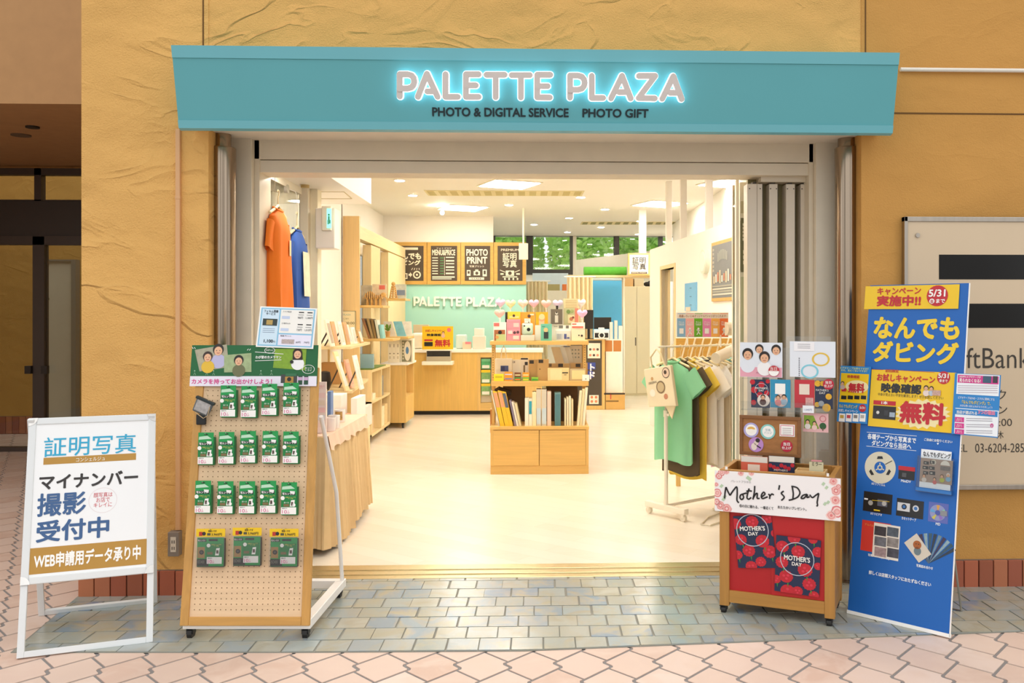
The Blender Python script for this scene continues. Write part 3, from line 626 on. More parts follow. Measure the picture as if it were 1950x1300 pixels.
# ceiling lamps
LAMP = emit('#fff9f0', LAMP_PANEL); SPOT = emit('#fff8ec', LAMP_SPOT)
def panel(x, y, s, lab):
    t = thing('ceiling_panel_light', lab, 'ceiling light', (x, y, ZC), R(24), 'square ceiling light panels')
    q = MB(WM[t]); q.box((-s / 2 - .03, -s / 2 - .03, -.012), (s / 2 + .03, s / 2 + .03, 0), CREAM2); q.build('frame', t)
    q = MB(WM[t]); q.box((-s / 2, -s / 2, -.018), (s / 2, s / 2, -.012), LAMP); q.build('diffuser', t)
for px, py, lab in ((970, 350, 'bright square ceiling light panel over the counter area, just under the shutter box'), (1257, 387.5, 'bright square ceiling light panel above the doorway partition'), (1393, 348, 'bright square ceiling light panel above the framed poster wall')):
    p = FL(px, py, ZC); panel(p.x, p.y, .64, lab)
for x, y, lab in ((-1.0, 8.6, 'added unseen square fill light panel above the tablecloth side of the shop'), (1.0, 8.6, 'added unseen square fill light panel above the clothes rail'), (.1, 6.7, 'added unseen square fill light panel just inside the entrance'), (-1.3, 15.0, 'added square fill light panel above the staff counter'), (-2.0, 18.2, 'added unseen square fill light panel in the back room behind the turquoise wall'), (3.3, 19.0, 'added square fill light panel close to the rear windows')): panel(x, y, .64, lab)  # panels added as fill light for the shop and its rear
def spot(p, lab, r=.062, g='round recessed ceiling downlights'):
    ZC = p.z
    t = thing('downlight', lab, 'ceiling light', (p.x, p.y, ZC), 0, g)
    q = MB(); q.cyl((p.x, p.y, ZC - .008), (p.x, p.y, ZC), r + .018, WHITE, n=20); q.build('ring', t)
    q = MB(); q.cyl((p.x, p.y, ZC - .011), (p.x, p.y, ZC - .008), r, SPOT, n=20); q.build('lens', t)
SPL = [((761, 343), 'round downlight above the soffit edge, beside the wooden shelf wall'), ((786, 371.5), 'round downlight in front of the menu boards, beyond the first one'), ((969, 389.5), 'round downlight between the square panel and the menu boards'), ((1106, 375), 'round downlight at the end of the long air grille'), ((1152, 398), 'round downlight between two square light panels'), ((1083.5, 414.5), 'round downlight over the rear windows, nearer of two in line'), ((1017, 427), 'round downlight close to the top corner of the teal wall'), ((1080.5, 441.5), 'round downlight right above the middle rear window'), ((1144.5, 432), 'round downlight above the green cloth roll'), ((1219, 420.5), 'round downlight in front of the dark rear grille'), ((1215, 445.5), 'round downlight above the square photo studio sign'), ((1318.5, 407), 'round downlight above the top of the partition'), ((1310, 433), 'small round downlight low over the partition edge')]
for (px, py), lab in SPL: spot(FL(px, py, ZC), lab)
spot(Vector((-1.60, 5.97, 2.55)), 'added unseen downlight in the low soffit just behind the shutter box, over the T-shirts'); spot(Vector((-2.0, 7.45, 2.55)), 'added fill downlight in the low soffit behind the exit sign')  # soffit downlights added to brighten the dim entrance post
p = FL(842, 391, ZC); t = thing('spotlight', 'tiny bright spotlight hanging over the menu boards', 'ceiling light', tuple(p)); q = MB(); q.cyl((p.x, p.y, ZC - .10), (p.x, p.y, ZC), .012, WHITE); q.build('stem', t); q = MB(); q.ball((p.x, p.y, ZC - .12), .035, SPOT); q.build('bulb', t, smooth=True)
def grille(pts, lab, h):
    a, c, d_, e = [FL(*q_, ZC) for q_ in pts]; t = thing('air_grille', lab, 'grille', ((a.x + c.x) / 2, (a.y + d_.y) / 2, ZC), 0, 'long ceiling air grilles')
    q = MB(); q.prism([(v.x, v.y, ZC - .006) for v in (a, c, d_, e)], (0, 0, .006), M('#e3d5a6', .6)); q.build('frame', t); q = MB()
    for i in range(14):
        k = (i + .12) / 14; k2 = (i + .88) / 14; P = [a.lerp(c, k), a.lerp(c, k2), e.lerp(d_, k2), e.lerp(d_, k)]
        ctr = sum(P, Vector()) / 4; P = [ctr + (v - ctr) * .8 for v in P]; q.prism([(v.x, v.y, ZC - .009) for v in P], (0, 0, .003), M(h, .7))
    q.build('slot', t)
grille(((807, 362), (1113, 363), (1108, 372.5), (816, 372)), 'long cream air grille in the ceiling beside the square light panel', '#c9b87c')
grille(((1108, 422), (1325, 422), (1322, 427), (1105, 427)), 'long olive air grille in the ceiling close to the rear windows', '#8f8a5a')
# trees outside the rear windows
LEAF = island('fresh_leaf', ['#bfe878', '#d3f292', '#a9d960', '#e3f8b4', '#c9ec84'], .6); 
lt = LEAF.node_tree; tb_ = node(lt, 'ShaderNodeBsdfTranslucent'); mx_ = node(lt, 'ShaderNodeMixShader'); mx_.inputs[0].default_value = .55; cl_ = lt.nodes['Principled BSDF'].inputs['Base Color'].links[0].from_socket; link(lt, cl_, tb_.inputs[0]); link(lt, lt.nodes['Principled BSDF'].outputs[0], mx_.inputs[1]); link(lt, tb_.outputs[0], mx_.inputs[2]); link(lt, mx_.outputs[0], lt.nodes['Material Output'].inputs[0])
BARK = M('#6b5a48', .9, var=.25)
for tx, ty, lab in ((-.75, 24.5, 'leafy green tree outside the rear window behind the menu boards'), (1.0, 23.6, 'leafy green tree with a visible trunk outside the middle rear window'), (2.75, 24.8, 'leafy green tree outside the rear window above the green cloth roll'), (4.6, 24.2, 'leafy green tree outside the last rear window, mostly hidden by posts')):
    t = thing('tree', lab, 'tree', (tx, ty, 0), 0, 'trees outside the rear windows'); q = MB(); q.tube([(tx, ty, 0), (tx + .05, ty, 2.2), (tx, ty, 3.2), (tx + .1, ty, 4.6)], [.11, .09, .08, .04], BARK, 8)
    for k in range(7): 
        a = k * 2.4 + tx; z = 2.4 + k * .3; q.tube([(tx, ty, z), (tx + .6 * math.cos(a), ty + .5 * math.sin(a), z + .35), (tx + .8 * math.cos(a), ty + .9 * math.sin(a), z + .5)], [.035, .022, .01], BARK, 5)
    q.build('trunk', t, smooth=True); q = MB(); v = []; f = []
    for k in range(3600):
        a = random.uniform(0, 6.283); rr = .84 * math.sqrt(random.random()); z = random.uniform(2.0, 4.9); c = Vector((tx + rr * math.cos(a), ty + rr * math.sin(a) * 1.3, z))
        d = Vector((random.gauss(0, 1), random.gauss(0, 1), random.gauss(0, .6))).normalized() * .11; e = d.orthogonal().normalized() * .065; k0 = len(v); v += [c - d, c + e, c + d, c - e]; f.append((k0, k0 + 1, k0 + 2, k0 + 3))
    q.add(v, f, LEAF); q.build('foliage', t)
# ================================================================== STREET SIDE: sandwich board
ALU = brushed('bright_aluminium', '#d9dcdd', .38); WALU = M('#dfe3e4', .35, var=.02); CHR = brushed('chrome', '#d8d6d2', .15); WPAP = M('#f2f4f5', .45, var=.01)
a0, a1, c0, c1 = FL(31, 1254, .007), FL(291, 1222, .007), FL(79, 1168, .007), FL(300, 1144, .007)
zt = 1.085; tl = (a0 + c0) / 2; tr = (a1 + c1) / 2; tl.z = tr.z = zt
t = thing('sandwich_board', 'white aluminium sandwich board for ID photos at the corner of the ochre pillar', 'signboard', ((tl.x + tr.x) / 2, (tl.y + tr.y) / 2, 0))
U = (a1 - a0).normalized(); mid = (a0 + a1) / 2; V = ((tl + tr) / 2 - mid).normalized(); Wd = (a1 - a0).length; Ln = ((tl + tr) / 2 - mid).length
g = Board(a0, U, V); v0 = g.uv(160, 1103)[1]; fw = .034
def leaf(o, Uv, Vv, nm, front):
    q = Board(o, Uv, Vv); N = q.N
    q.slab(0, 0, .03, v0 + .02, .022, WALU); q.slab(Wd - .03, 0, Wd, v0 + .02, .022, WALU); q.slab(.03, .0, Wd - .03, .028, .02, WALU)
    if not front: q.slab(0, v0, .03, Ln, .02, WALU); q.slab(Wd - .03, v0, Wd, Ln, .02, WALU)
    return q.done(nm, parent=t, bev=.002)
leaf(a0, U, V, 'front_legs', True)
q = Board(a0, U, V); q.slab(.02, v0 + .01, Wd - .02, Ln - .01, .018, WPAP); q.done('panel', parent=t)
q = Board(a0 + Board(a0, U, V).N * .006, U, V)
q.slab(0, v0, fw, Ln, .016, WALU); q.slab(Wd - fw, v0, Wd, Ln, .016, WALU); q.slab(fw, v0, Wd - fw, v0 + fw, .016, WALU); q.slab(fw, Ln - fw, Wd - fw, Ln, .016, WALU); q.done('frame', parent=t, bev=.004)
for i, (u, v) in enumerate(((0, v0), (Wd, v0), (0, Ln), (Wd, Ln))):
    q = Board(a0, U, V); su = 1 if u == 0 else -1; sv = 1 if v == v0 else -1
    pts = [(0, 0)] + [(.040 * math.cos(R(k)), .040 * math.sin(R(k))) for k in range(0, 91, 15)]
    q.mb.prism([q.P(u + su * x, v + sv * y) + q.N * .0075 for x, y in pts], q.N * -.02, CHR); q.done('corner_cap', parent=t)
Ub, Vb = (c0 - c1).normalized(), ((tl + tr) / 2 - (c0 + c1) / 2).normalized()
leaf(c1, Ub, Vb, 'rear_legs', False)
q = Board(c1, Ub, Vb); q.slab(.02, v0 - .04, Wd - .02, Ln - .01, .012, M('#d9d9d6', .5)); q.done('rear_panel', parent=t)
CY = M('#2ba7cf', .5); BRZ = M('#b78a38', .5); CHA = M('#2f2c2b', .5); NVY = M('#3a5f8f', .5); CRD = M('#cf4a55', .5); PW = M('#fbfaf5', .5)
g = Board(a0, U, V); g.text('証明写真', 84, 829, 259, 866, CY, .006); g.rect(83, 867, 259, 880, BRZ); g.text('コンシェルジュ', 145, 870, 200, 877.5, PW, .0)
g.text('マイナンバー', 75, 899, 263, 927, CHA, .035); g.text('撮影', 71, 937, 164, 981, NVY, .026); g.text('受付中', 69, 987, 208, 1028, NVY, .032)
g.rect(50, 1035, 279.5, 1084, BRZ); g.text('WEB申請用データ承り中', 65, 1045, 268, 1074, PW, .035)
g.text('顔写真は\nお店で\nキレイに', 178, 937, 214, 965, CRD, .0); g.ring(196, 952, 27, .7, M('#e3d2d4'), 1, ry=24)
g.done('printed_sheet', parent=t)
# ================================================================== pegboard display
Ux = Vector((math.cos(CAM_A), -math.sin(CAM_A), 0)); Yx = Vector((math.sin(CAM_A), math.cos(CAM_A), 0)); th = R(12.0)
fl, fr = FL(357, 1219), FL(583, 1219); yb = fl.y; Op = PT(343, 1191, yb - .01); V = Vector((Yx.x * math.sin(th) - .022, Yx.y * math.sin(th), math.cos(th))); PG = Board(Op, Ux, V)
Wp = PG.uv(590, 1191)[0]; Hp = PG.uv(480, 700)[1]
t = thing('pegboard_stand', 'leaning pegboard stand in an oak frame with rows of green camera packs', 'display stand', (Op.x + Wp / 2, yb + .3, 0)); peg = t
PEGW = wood('#e3c39c', 'x', .55, .93)
q = Board(Op, Ux, V); fw = .042; q.slab(fw - .005, fw - .005, Wp - fw + .005, Hp, .006, PEGW); q.done('pegboard', parent=t)
HOLE = M('#6d4c30', .9)
q = Board(Op, Ux, V); n = 0
for i in range(21):
    for j in range(46):
        u, v = .065 + i * .0258, .075 + j * .0258
        if v < Hp - .03 and u < Wp - .05: q.mb.poly([q.P(u + .0027 * math.cos(k * 1.047), v + .0027 * math.sin(k * 1.047), 1) for k in range(6)], HOLE)
o = q.done('peg_holes', parent=t, kind='stuff')
q = Board(Op + PG.N * .008, Ux, V); OK_, OK2 = wood('#c9964c', 'z', .45), wood('#c9964c', 'x', .45)
q.slab(0, 0, fw, Hp, .02, OK_); q.slab(Wp - fw, 0, Wp, Hp, .02, OK_); q.slab(fw, 0, Wp - fw, fw, .02, OK2); q.done('frame', parent=t, bev=.003)
T = frame((fl.x, fl.y, 0), Ux, Yx, Z3); wb = (fr - fl).length; db = .70; WP = M('#f3f1ee', .35, var=.02)
q = MB(T); x0, x1 = -.025, wb + .02; z0, z1 = .055, .10
q.box((x0, 0, z0), (x1, .05, z1), WP); q.box((x0, db - .05, z0), (x1, db, z1), WP); q.box((x0, .05, z0), (x0 + .05, db - .05, z1), WP); q.box((x1 - .05, .05, z0), (x1, db - .05, z1), WP); q.build('base_frame', t, bev=.003)
for x in (x0 + .015, x1 - .015):
    q = MB(T); k = (Hp * .80) * math.sin(th); kz = .075 + Hp * .80 * math.cos(th); q.tube([(x, db - .03, z1), (x, db * .78, .62), (x, k + .03, kz)], .011, WP, 10); q.build('support_rod', t, smooth=True)
def caster(q, x, y, m_, r=.026):
    q.cyl((x - .012, y, r), (x + .012, y, r), r, m_, n=16); q.box((x - .017, y - .018, r), (x - .013, y + .018, r * 2.1), m_); q.box((x + .013, y - .018, r), (x + .017, y + .018, r * 2.1), m_); q.box((x - .02, y - .02, r * 2.05), (x + .02, y + .02, r * 2.2), m_)
for x in (x0 + .03, x1 - .03):
    for y in (.03, db - .04): q = MB(T); caster(q, x, y, BLACK); q.build('caster', t)
# header strip
GRN = M('#0c6030', .5, var=.04); PNK = M('#d9488f', .5); LIL = M('#e9e4f0', .5, var=.01); GRASS = M('#7fa32e', .6, var=.25, sc=60)
hd = Board(Op + PG.N * .014, Ux, V); u0, v0_ = hd.uv(361, 731); u1 = hd.uv(603.5, 731)[0]; v1 = hd.uv(480, 657)[1]
t2 = thing('header_card', 'green header card with family snapshots and pink writing on top of the pegboard', 'sign', tuple(hd.P((u0 + u1) / 2, v0_)))
hd.slab(u0, v0_, u1, v1, .004, GRN); hd.rect(361.5, 716, 603, 735, LIL)
hd.text('カメラを持ってお出かけしよう！', 365, 721, 518, 731, PNK, .03)
hd.quad([(371, 666), (432, 655.5), (436, 699), (380, 707)], M('#a9a48c', .6, var=.3, sc=40)); hd.face(416, 667, 9, '#2a2522', '#b9b6d8', 2); hd.face(396, 680, 8, '#3a2a24', '#e0b73a', 4)
hd.quad([(427, 676), (479, 672), (479, 708), (427, 709)], M('#9fb083', .6, var=.3, sc=50), 3); hd.face(455, 687, 8, '#1f1a18', '#6d6f4c', 4)
hd.quad([(524, 664), (584, 664), (581, 705), (520, 700)], GRASS, 2); hd.face(567, 674, 8, '#2a1d18', '#f0eef0', 3, long=True); hd.disc(556, 689, 3.4, BLACK, 8)
hd.text('わが家のカメラマン', 487, 677, 536, 683, PW, .03, 4); hd.line([(486, 670), (540, 674)], 1, PW, 4); hd.line([(486, 687), (536, 685)], 1, PW, 4); hd.text('ちびっこ', 507, 664.5, 521, 668.5, PW, .02, 4); hd.ring(514, 667, 10, 1, PW, 4, ry=6)
hd.ring(587.5, 703, 12, 1, PW, 5, ry=8.5); hd.text('おっつ\nトライ', 581, 698.5, 594, 707, PW, .0, 5)
for x in (371, 394, 407, 497, 517): hd.line([(x - 2, 714), (x, 709), (x + 2, 714)], .7, M('#9fc3a4'), 3); hd.disc(x, 706, 1.3, M('#9fc3a4'), 3, n=8)
for x in (366, 370, 471, 475): hd.line([(x, 661 if x < 400 else 667), (x + 2.5, 664 if x < 400 else 664)], 1, PW, 3)
hd.rect(535, 713, 566, 729, M('#3c3a38', .4), 3); hd.rect(543, 717, 559, 729, M('#b58a3c', .5), 4); hd.disc(551, 722, 4, BLACK, 5); hd.rect(544, 711, 565, 716, M('#2f6e46', .5), 4)
for x in (572, 583): hd.rect(x - 4, 715, x + 4, 732, M('#1d4a31', .4), 4); hd.rect(x - 4, 718, x + 4, 724, M('#c8a5c4', .5), 5)
hd.done('card', parent=t2)
# price card clipped over the header
BLF = M('#8cc4e2', .5); BLP = M('#cfe6f5', .5); LIN = M('#e9e6f6', .5); DKT = M('#333a44', .5); CRP = M('#f3f1ea', .5)
pc = Board(Op + PG.N * .018, Ux, V); rt = R(-2.2)
Uc = pc.U * math.cos(rt) + pc.V * math.sin(rt); pc = Board(Op + PG.N * .021, Uc, pc.N.cross(Uc)); u0, v0_ = pc.uv(487, 660); u1, v1 = pc.uv(604, 587)
t3 = thing('price_card', 'tilted white and pale blue film price card above the green header card', 'card', tuple(pc.P((u0 + u1) / 2, v0_)))
pc.slab(u0, v0_, u1, v1, .003, PW)
def pr(a, b_, c, d, m_, l): pc.mb.poly([pc.P(u0 + (u1 - u0) * x, v0_ + (v1 - v0_) * y, l) for x, y in ((a, b_), (c, b_), (c, d), (a, d))], m_)
def ptx(s_, a, b_, c, d, m_, bold=.0, l=4):
    v, f, _ = text_mesh(s_, bold); pc.mb.add([pc.P(u0 + (u1 - u0) * (a + (c - a) * p[0]), v0_ + (v1 - v0_) * (b_ + (d - b_) * p[1]), l) for p in v], f, m_)
pr(.025, .03, .975, .97, BLF, 1); pr(.05, .06, .35, .94, BLP, 2); pr(.375, .36, .95, .94, CRP, 2); pr(.375, .06, .95, .325, LIN, 2)
ptx('フィルム現像\nサービス', .08, .79, .33, .92, DKT, .02); pr(.075, .53, .33, .70, M('#2f3b37', .5), 3); pr(.14, .55, .25, .67, M('#b79a55', .5), 4); ptx('1,100', .13, .10, .29, .19, DKT, .03); ptx('円', .295, .11, .33, .16, DKT)
for i in range(3): pr(.09, .36 + i * .045, .30, .368 + i * .045, M('#5a6788'), 3)
ptx('スマホ転送', .41, .87, .56, .91, DKT); ptx('CD書き込み', .41, .58, .56, .62, DKT); ptx('写真プリント', .41, .27, .60, .31, DKT, .01)
for y, s1, s2 in ((.72, '980円', '1,280円'), (.42, '730円', '1,010円')):
    ptx(s1, .68, y, .77, y + .06, DKT); ptx(s2, .82, y, .94, y + .06, DKT); pr(.69, y + .15, .78, y + .175, BLACK, 3); pr(.84, y + .15, .93, y + .175, BLACK, 3); pr(.40, y - .01, .54, y + .06, M('#c5d2ec'), 3); pr(.685, y + .095, .78, y + .105, DKT, 3); pr(.83, y + .095, .93, y + .105, DKT, 3)
ptx('60円', .69, .12, .77, .17, DKT); ptx('79円', .83, .12, .92, .17, DKT); pr(.44, .10, .66, .21, M('#b9a9a6', .5, var=.6, sc=200), 3)
pc.done('card', parent=t3)
# camera packs on hooks: one pack, copied
FG = M('#1f9a4e', .45, var=.05); FG2 = M('#0f7f3f', .4, var=.05); WH2 = M('#f3f3f1', .4); HKM = brushed('hook_wire', '#b9b6b0', .3); KRF = M('#a9854f', .6); YLW = M('#eec61c', .45)
pw, phh = .078, .165; S_ = (100, 200)
TP = frame(PG.O, PG.U, PG.V, PG.N)
def mk_pack():
    t = thing('camera_pack', 'x', 'camera pack', (0, 0, 0)); WM[t] = Matrix()
    b0 = Board((0, 0, 0), X3, Z3, sheet=S_, size=(pw, phh)); b0.slab(.002, 0, pw + .006, phh * .86, .016, M('#2b6b3a', .5)); b0.done('box', parent=t, bev=.003)
    f = Board((0, -.004, 0), X3, Z3, sheet=S_, size=(pw, phh)); f.slab(0, .004, pw, phh, .002, FG)
    f.quad([(6, 26), (60, 20), (88, 38), (4, 44)], M('#bfe3c9', .5)); f.rect(4, 60, 92, 78, M('#20352a', .4)); f.quad([(55, 52), (88, 54), (86, 72), (60, 68)], WH2, 2); f.text('写ルンです', 8, 62, 84, 76, PW, .03, 3); f.rect(0, 80, 100, 150, FG2, 1)
    f.disc(10, 95, 13, PW, 2); f.text('全国のショップで\nデータ化', 27, 86, 94, 102, M('#e8e070', .4), .0, 2); f.rect(16, 130, 52, 146, M('#7d6a46', .5), 2); f.text('選べる', 18, 118, 50, 126, PW, .0, 2)
    f.quad([(64, 108), (88, 106), (84, 144), (56, 146)], PW, 2); f.rect(64, 118, 78, 140, M('#5b4a42', .5, var=.5, sc=300), 3); f.disc(82, 136, 11, PW, 3)
    f.rect(0, 150, 98, 192, PW, 2); f.text('撮影料', 6, 153, 40, 160, CHA, .0, 3); f.text('10', 8, 166, 38, 188, PNK, .0, 3); f.text('%\nOFF', 40, 168, 56, 188, PNK, .0, 3)
    f.rect(40, 8, 62, 15, M('#1c4a2c', .6), 2)
    f.done('front_card', parent=t)
    q = MB(); q.tube([(pw * .5, .023, phh * .95), (pw * .5, -.012, phh * .95), (pw * .5, -.018, phh * .98)], .0016, HKM, 6); q.build('hook', t); return t
def mk_big():
    t = thing('camera_twin_pack', 'x', 'camera pack', (0, 0, 0)); WM[t] = Matrix(); w, h = .143, .189; sh = (200, 250)
    b0 = Board((0, 0, 0), X3, Z3, sheet=sh, size=(w, h)); b0.slab(.004, 0, w * .97, h * .74, .022, M('#3a3a35', .5)); b0.done('box', parent=t, bev=.003)
    f = Board((0, -.004, 0), X3, Z3, sheet=sh, size=(w, h)); f.slab(.0, h * .79, w, h, .002, YLW); f.slab(.006, .006, w * .96, h * .77, .002, FG)
    f.text('変身ンです', 84, 8, 142, 22, CHA, .02); f.text('3,960円', 106, 28, 178, 46, CHA, .01); f.rect(20, 20, 44, 46, M('#b8352c', .5)); f.disc(54, 32, 13, CHA); f.rect(76, 28, 100, 44, M('#52513d', .5))
    f.rect(12, 66, 72, 84, M('#202826', .4)); f.rect(88, 66, 150, 80, M('#202826', .4)); f.text('写ルンです', 14, 70, 66, 82, PW, .02, 3); f.rect(12, 118, 62, 190, KRF); f.disc(40, 152, 16, BLACK, 2); f.disc(40, 152, 8, M('#55504a', .3), 3); f.rect(8, 196, 90, 240, M('#2b2b2a', .4)); f.text('ISO400', 14, 204, 60, 224, M('#8d8d80'), .0, 2)
    f.rect(70, 96, 186, 190, FG2, 2); f.disc(88, 108, 13, PW, 3); f.text('全国のショップで\nデータ化', 106, 98, 176, 116, M('#e8e070', .4), .0, 3); f.rect(80, 150, 118, 166, M('#7d6a46', .5), 3); f.quad([(142, 126), (166, 124), (160, 172), (134, 172)], PW, 3); f.rect(142, 138, 158, 160, M('#5b4a42', .5, var=.5, sc=300), 4)
    f.rect(78, 182, 182, 226, PW, 4); f.text('撮影料', 84, 186, 116, 194, CHA, .0, 5); f.text('10', 86, 200, 114, 222, PNK, .0, 5); f.text('%\nOFF', 116, 202, 130, 222, PNK, .0, 5); f.done('front_card', parent=t)
    k = MB(); k.box((-.002, -.0075, .0), (w + .002, -.0068, h * .8), FILM()); k.build('clear_bag', t)
    q = MB(); q.tube([(w * .5, .023, h * .98), (w * .5, -.012, h * .98), (w * .5, -.018, h)], .0016, HKM, 6); q.build('hook', t); return t
def hang(root, first, px, py, lab, grp, h):
    u, v = PG.uv(px, py); p = PG.P(u, v) + PG.N * .026
    if first: r = root; r.location = p; r['label'] = lab; r['group'] = grp
    else: r = dup(root, p, 0, lab, grp)
    r.rotation_euler = (-th * .25, 0, -CAM_A); return r
pk = mk_pack(); first = True; rows = [((424, 506.5 - 5, 502, 543), None)]
ROW = [('top', [(423.5, 796), (462.5, 797), (501.5, 793), (542.5, 791)]), ('second', [(381, 886), (420, 885), (461, 883), (503, 883), (542, 884)]), ('third', [(375.5, 978), (418, 979), (459, 979), (499, 978), (538.5, 981)])]
ORD = ['first', 'second', 'third', 'fourth', 'last']
for rn, pts in ROW:
    for i, (x, y) in enumerate(pts):
        hang(pk, first, x, y, f'green single-use camera pack, {("second third fourth last".split() if rn == "top" else ORD)[i]} place in the {rn} row of the pegboard', 'camera packs on the pegboard', phh); first = False
bp = mk_big()
for i, (x, y) in enumerate([(377, 1079), (446, 1077), (516, 1079)]): hang(bp, i == 0, x, y, f'twin camera pack with yellow price strip, {["first", "middle", "last"][i]} of the bottom pegboard row', 'twin camera packs in the bottom row', .189)
# pouch in the first place of the top row
p = PG.P(*PG.uv(392, 778)) + PG.N * .036; t = thing('camera_pouch', 'dark clear-front waterproof camera pouch hanging in the first place of the top pegboard row', 'pouch', tuple(p)); tw = Matrix.Rotation(R(24), 4, 'Y')
T = Matrix.Translation(p) @ tw; q = MB(T); q.prism([(-.042, 0, -.03), (.042, 0, -.03), (.046, 0, .045), (-.046, 0, .045)], (0, -.018, 0), M('#5f6566', .35)); q.build('body', t, bev=.006)
q = MB(T); q.prism([(-.034, -.0185, -.02), (.034, -.0185, -.02), (.036, -.0185, .036), (-.036, -.0185, .036)], (0, -.002, 0), M('#a9a6a4', .3, var=.5, sc=60)); q.build('window', t)
q = MB(T); q.prism([(-.05, .002, .036), (.05, .002, .036), (.05, .002, .05), (-.05, .002, .05)], (0, -.026, 0), M('#1c2b2c', .4)); q.build('clasp', t, bev=.003)
q = MB(Matrix.Translation(p)); q.prism([(-.03, -.002, -.085), (.02, -.002, -.085), (.02, -.002, -.03), (-.03, -.002, -.03)], (0, -.016, 0), M('#191b1b', .4)); q.build('base', t, bev=.006)
q = MB(Matrix.Translation(p)); q.tube([(-.03, -.022, -.02), (.01, -.024, -.05), (.03, -.022, -.038), (.04, -.02, .0), (.03, -.012, .05), (.012, .0, .09), (.012, .028, .09)], .002, M('#c3a983', .6), 6); q.build('cord', t, smooth=True)
# ================================================================== MOTHER'S DAY cart
a, c = FL(1370, 1168), FL(1586, 1196); U = (c - a).normalized(); Nb = Vector((-U.y, U.x, 0)); w = (c - a).length + .01; D = .36
T = frame((a.x, a.y, 0), U, Nb, Z3); CO = '#b8843f'; cz, cx_, cy_ = wood(CO, 'z'), wood(CO, 'x'), wood(CO, 'y'); zt = .775; RED = M('#b3161c', .55, var=.08, sc=3)
t = thing('wooden_cart', 'oak display cart on casters with a red front panel at the shop entrance', 'cart', tuple(a + U * w / 2 + Nb * D / 2), math.atan2(U.y, U.x))
pst = .052
for x in (0, w - pst):
    for y in (0, D - .04): q = MB(T); q.box((x, y, .046), (x + pst, y + .04, zt), cz); q.build('post', t, bev=.003)
for nm, y in (('front_rail', 0), ('rear_rail', D - .03)):
    q = MB(T); q.box((pst, y + .002, .066), (w - pst, y + .028, .13), cx_); q.build('lower_' + nm, t, bev=.002); q = MB(T); q.box((pst, y + .002, zt - .02), (w - pst, y + .028, zt), cx_); q.build('top_' + nm, t, bev=.002)
q = MB(T); q.box((0.004, .04, .066), (.03, D - .04, zt), cy_); q.build('side_panel', t, bev=.002); q = MB(T); q.box((w - .03, .04, .066), (w - .004, D - .04, zt), cy_); q.build('side_panel', t, bev=.002)
q = MB(T); q.box((pst - .004, .016, .125), (w - pst + .004, .024, zt - .016), RED); q.box((w * .46, .0115, .131), (w - pst, .017, zt - .02), M('#ba1a1f', .5, var=.06, sc=3)); q.build('red_panel', t)
q = MB(T); q.box((pst - .02, .02, zt - .15), (w - pst + .02, D - .02, zt - .135), wood('#c79a58', 'x')); q.box((pst, D - .035, .125), (w - pst, D - .025, zt), cx_); q.build('tray', t)
for x in (.02, w - .03):
    for y in (.02, D - .03): q = MB(T); caster(q, x, y, BLACK, .0205); q.build('caster', t)
def cartboard(y, V=Z3, x=0, z=0, U_=None): return Board(T @ Vector((x, y, z)), U_ or U, V)
# two printed gift sleeves tucked in the front
NAVY = M('#1d2a4a', .5); CAR = M('#c2202f', .55, var=.2, sc=60); CAR2 = M('#d8364a', .5); LEAFG = M('#3f8a3a', .5)
def sleeve(quad_px, lab, y, ang, flowers, ring, txts, group='carnation sleeves on the cart'):
    g = cartboard(y, Z3); U2 = g.U * math.cos(ang) + g.V * math.sin(ang); V2 = g.N.cross(U2); g = Board(g.O, U2, V2)
    uvs = [g.uv(*p_) for p_ in quad_px]; us = sorted(p_[0] for p_ in uvs); vs = sorted(p_[1] for p_ in uvs); u0, u1, v0, v1 = (us[0] + us[1]) / 2, (us[2] + us[3]) / 2, (vs[0] + vs[1]) / 2, (vs[2] + vs[3]) / 2
    g.slab(u0, v0, u1, v1, .004, NAVY)
    for i, (x, y_, r) in enumerate(flowers):
        cu, cv = g.uv(x, y_); ru = abs(g.uv(x + r, y_)[0] - cu); pts = []
        for k in range(28):
            rr = ru * (1 + .07 * math.sin(k * 3.1 + i)) ; pu, pv = cu + rr * math.cos(k * .2244), cv + rr * math.sin(k * .2244) * .92
            pts.append(g.P(min(max(pu, u0), u1), min(max(pv, v0), v1), 1 + i * .12))
        g.mb.poly(pts, CAR)
        for k in range(3):
            pu, pv = cu + ru * .35 * math.cos(k * 2.1 + i), cv + ru * .3 * math.sin(k * 2.1 + i)
            if u0 + .006 < pu < u1 - .006 and v0 + .006 < pv < v1 - .006: g.mb.poly([g.P(pu + ru * .22 * math.cos(j * .9), pv + ru * .2 * math.sin(j * .9), 4) for j in range(7)], CAR2)
        pu, pv = cu + ru * .3, cv - ru * 1.15
        if u0 + .01 < pu < u1 - .01 and v0 + .012 < pv < v1 - .01: g.mb.poly([g.P(pu - .004, pv + .008, 4), g.P(pu + .004, pv + .008, 4), g.P(pu + .001, pv - .014, 4)], LEAFG)
    LT = M('#b9bfcb', .5); g.ring(*ring, 1.6, LT, 5)
    for s_, x0, y0, x1, y1 in txts: g.text(s_, x0, y0, x1, y1, M('#ece8e2', .5), .035, 6, tilt=0)
    return g.done('gift_sleeve', label=lab, cat='sleeve', group=group)
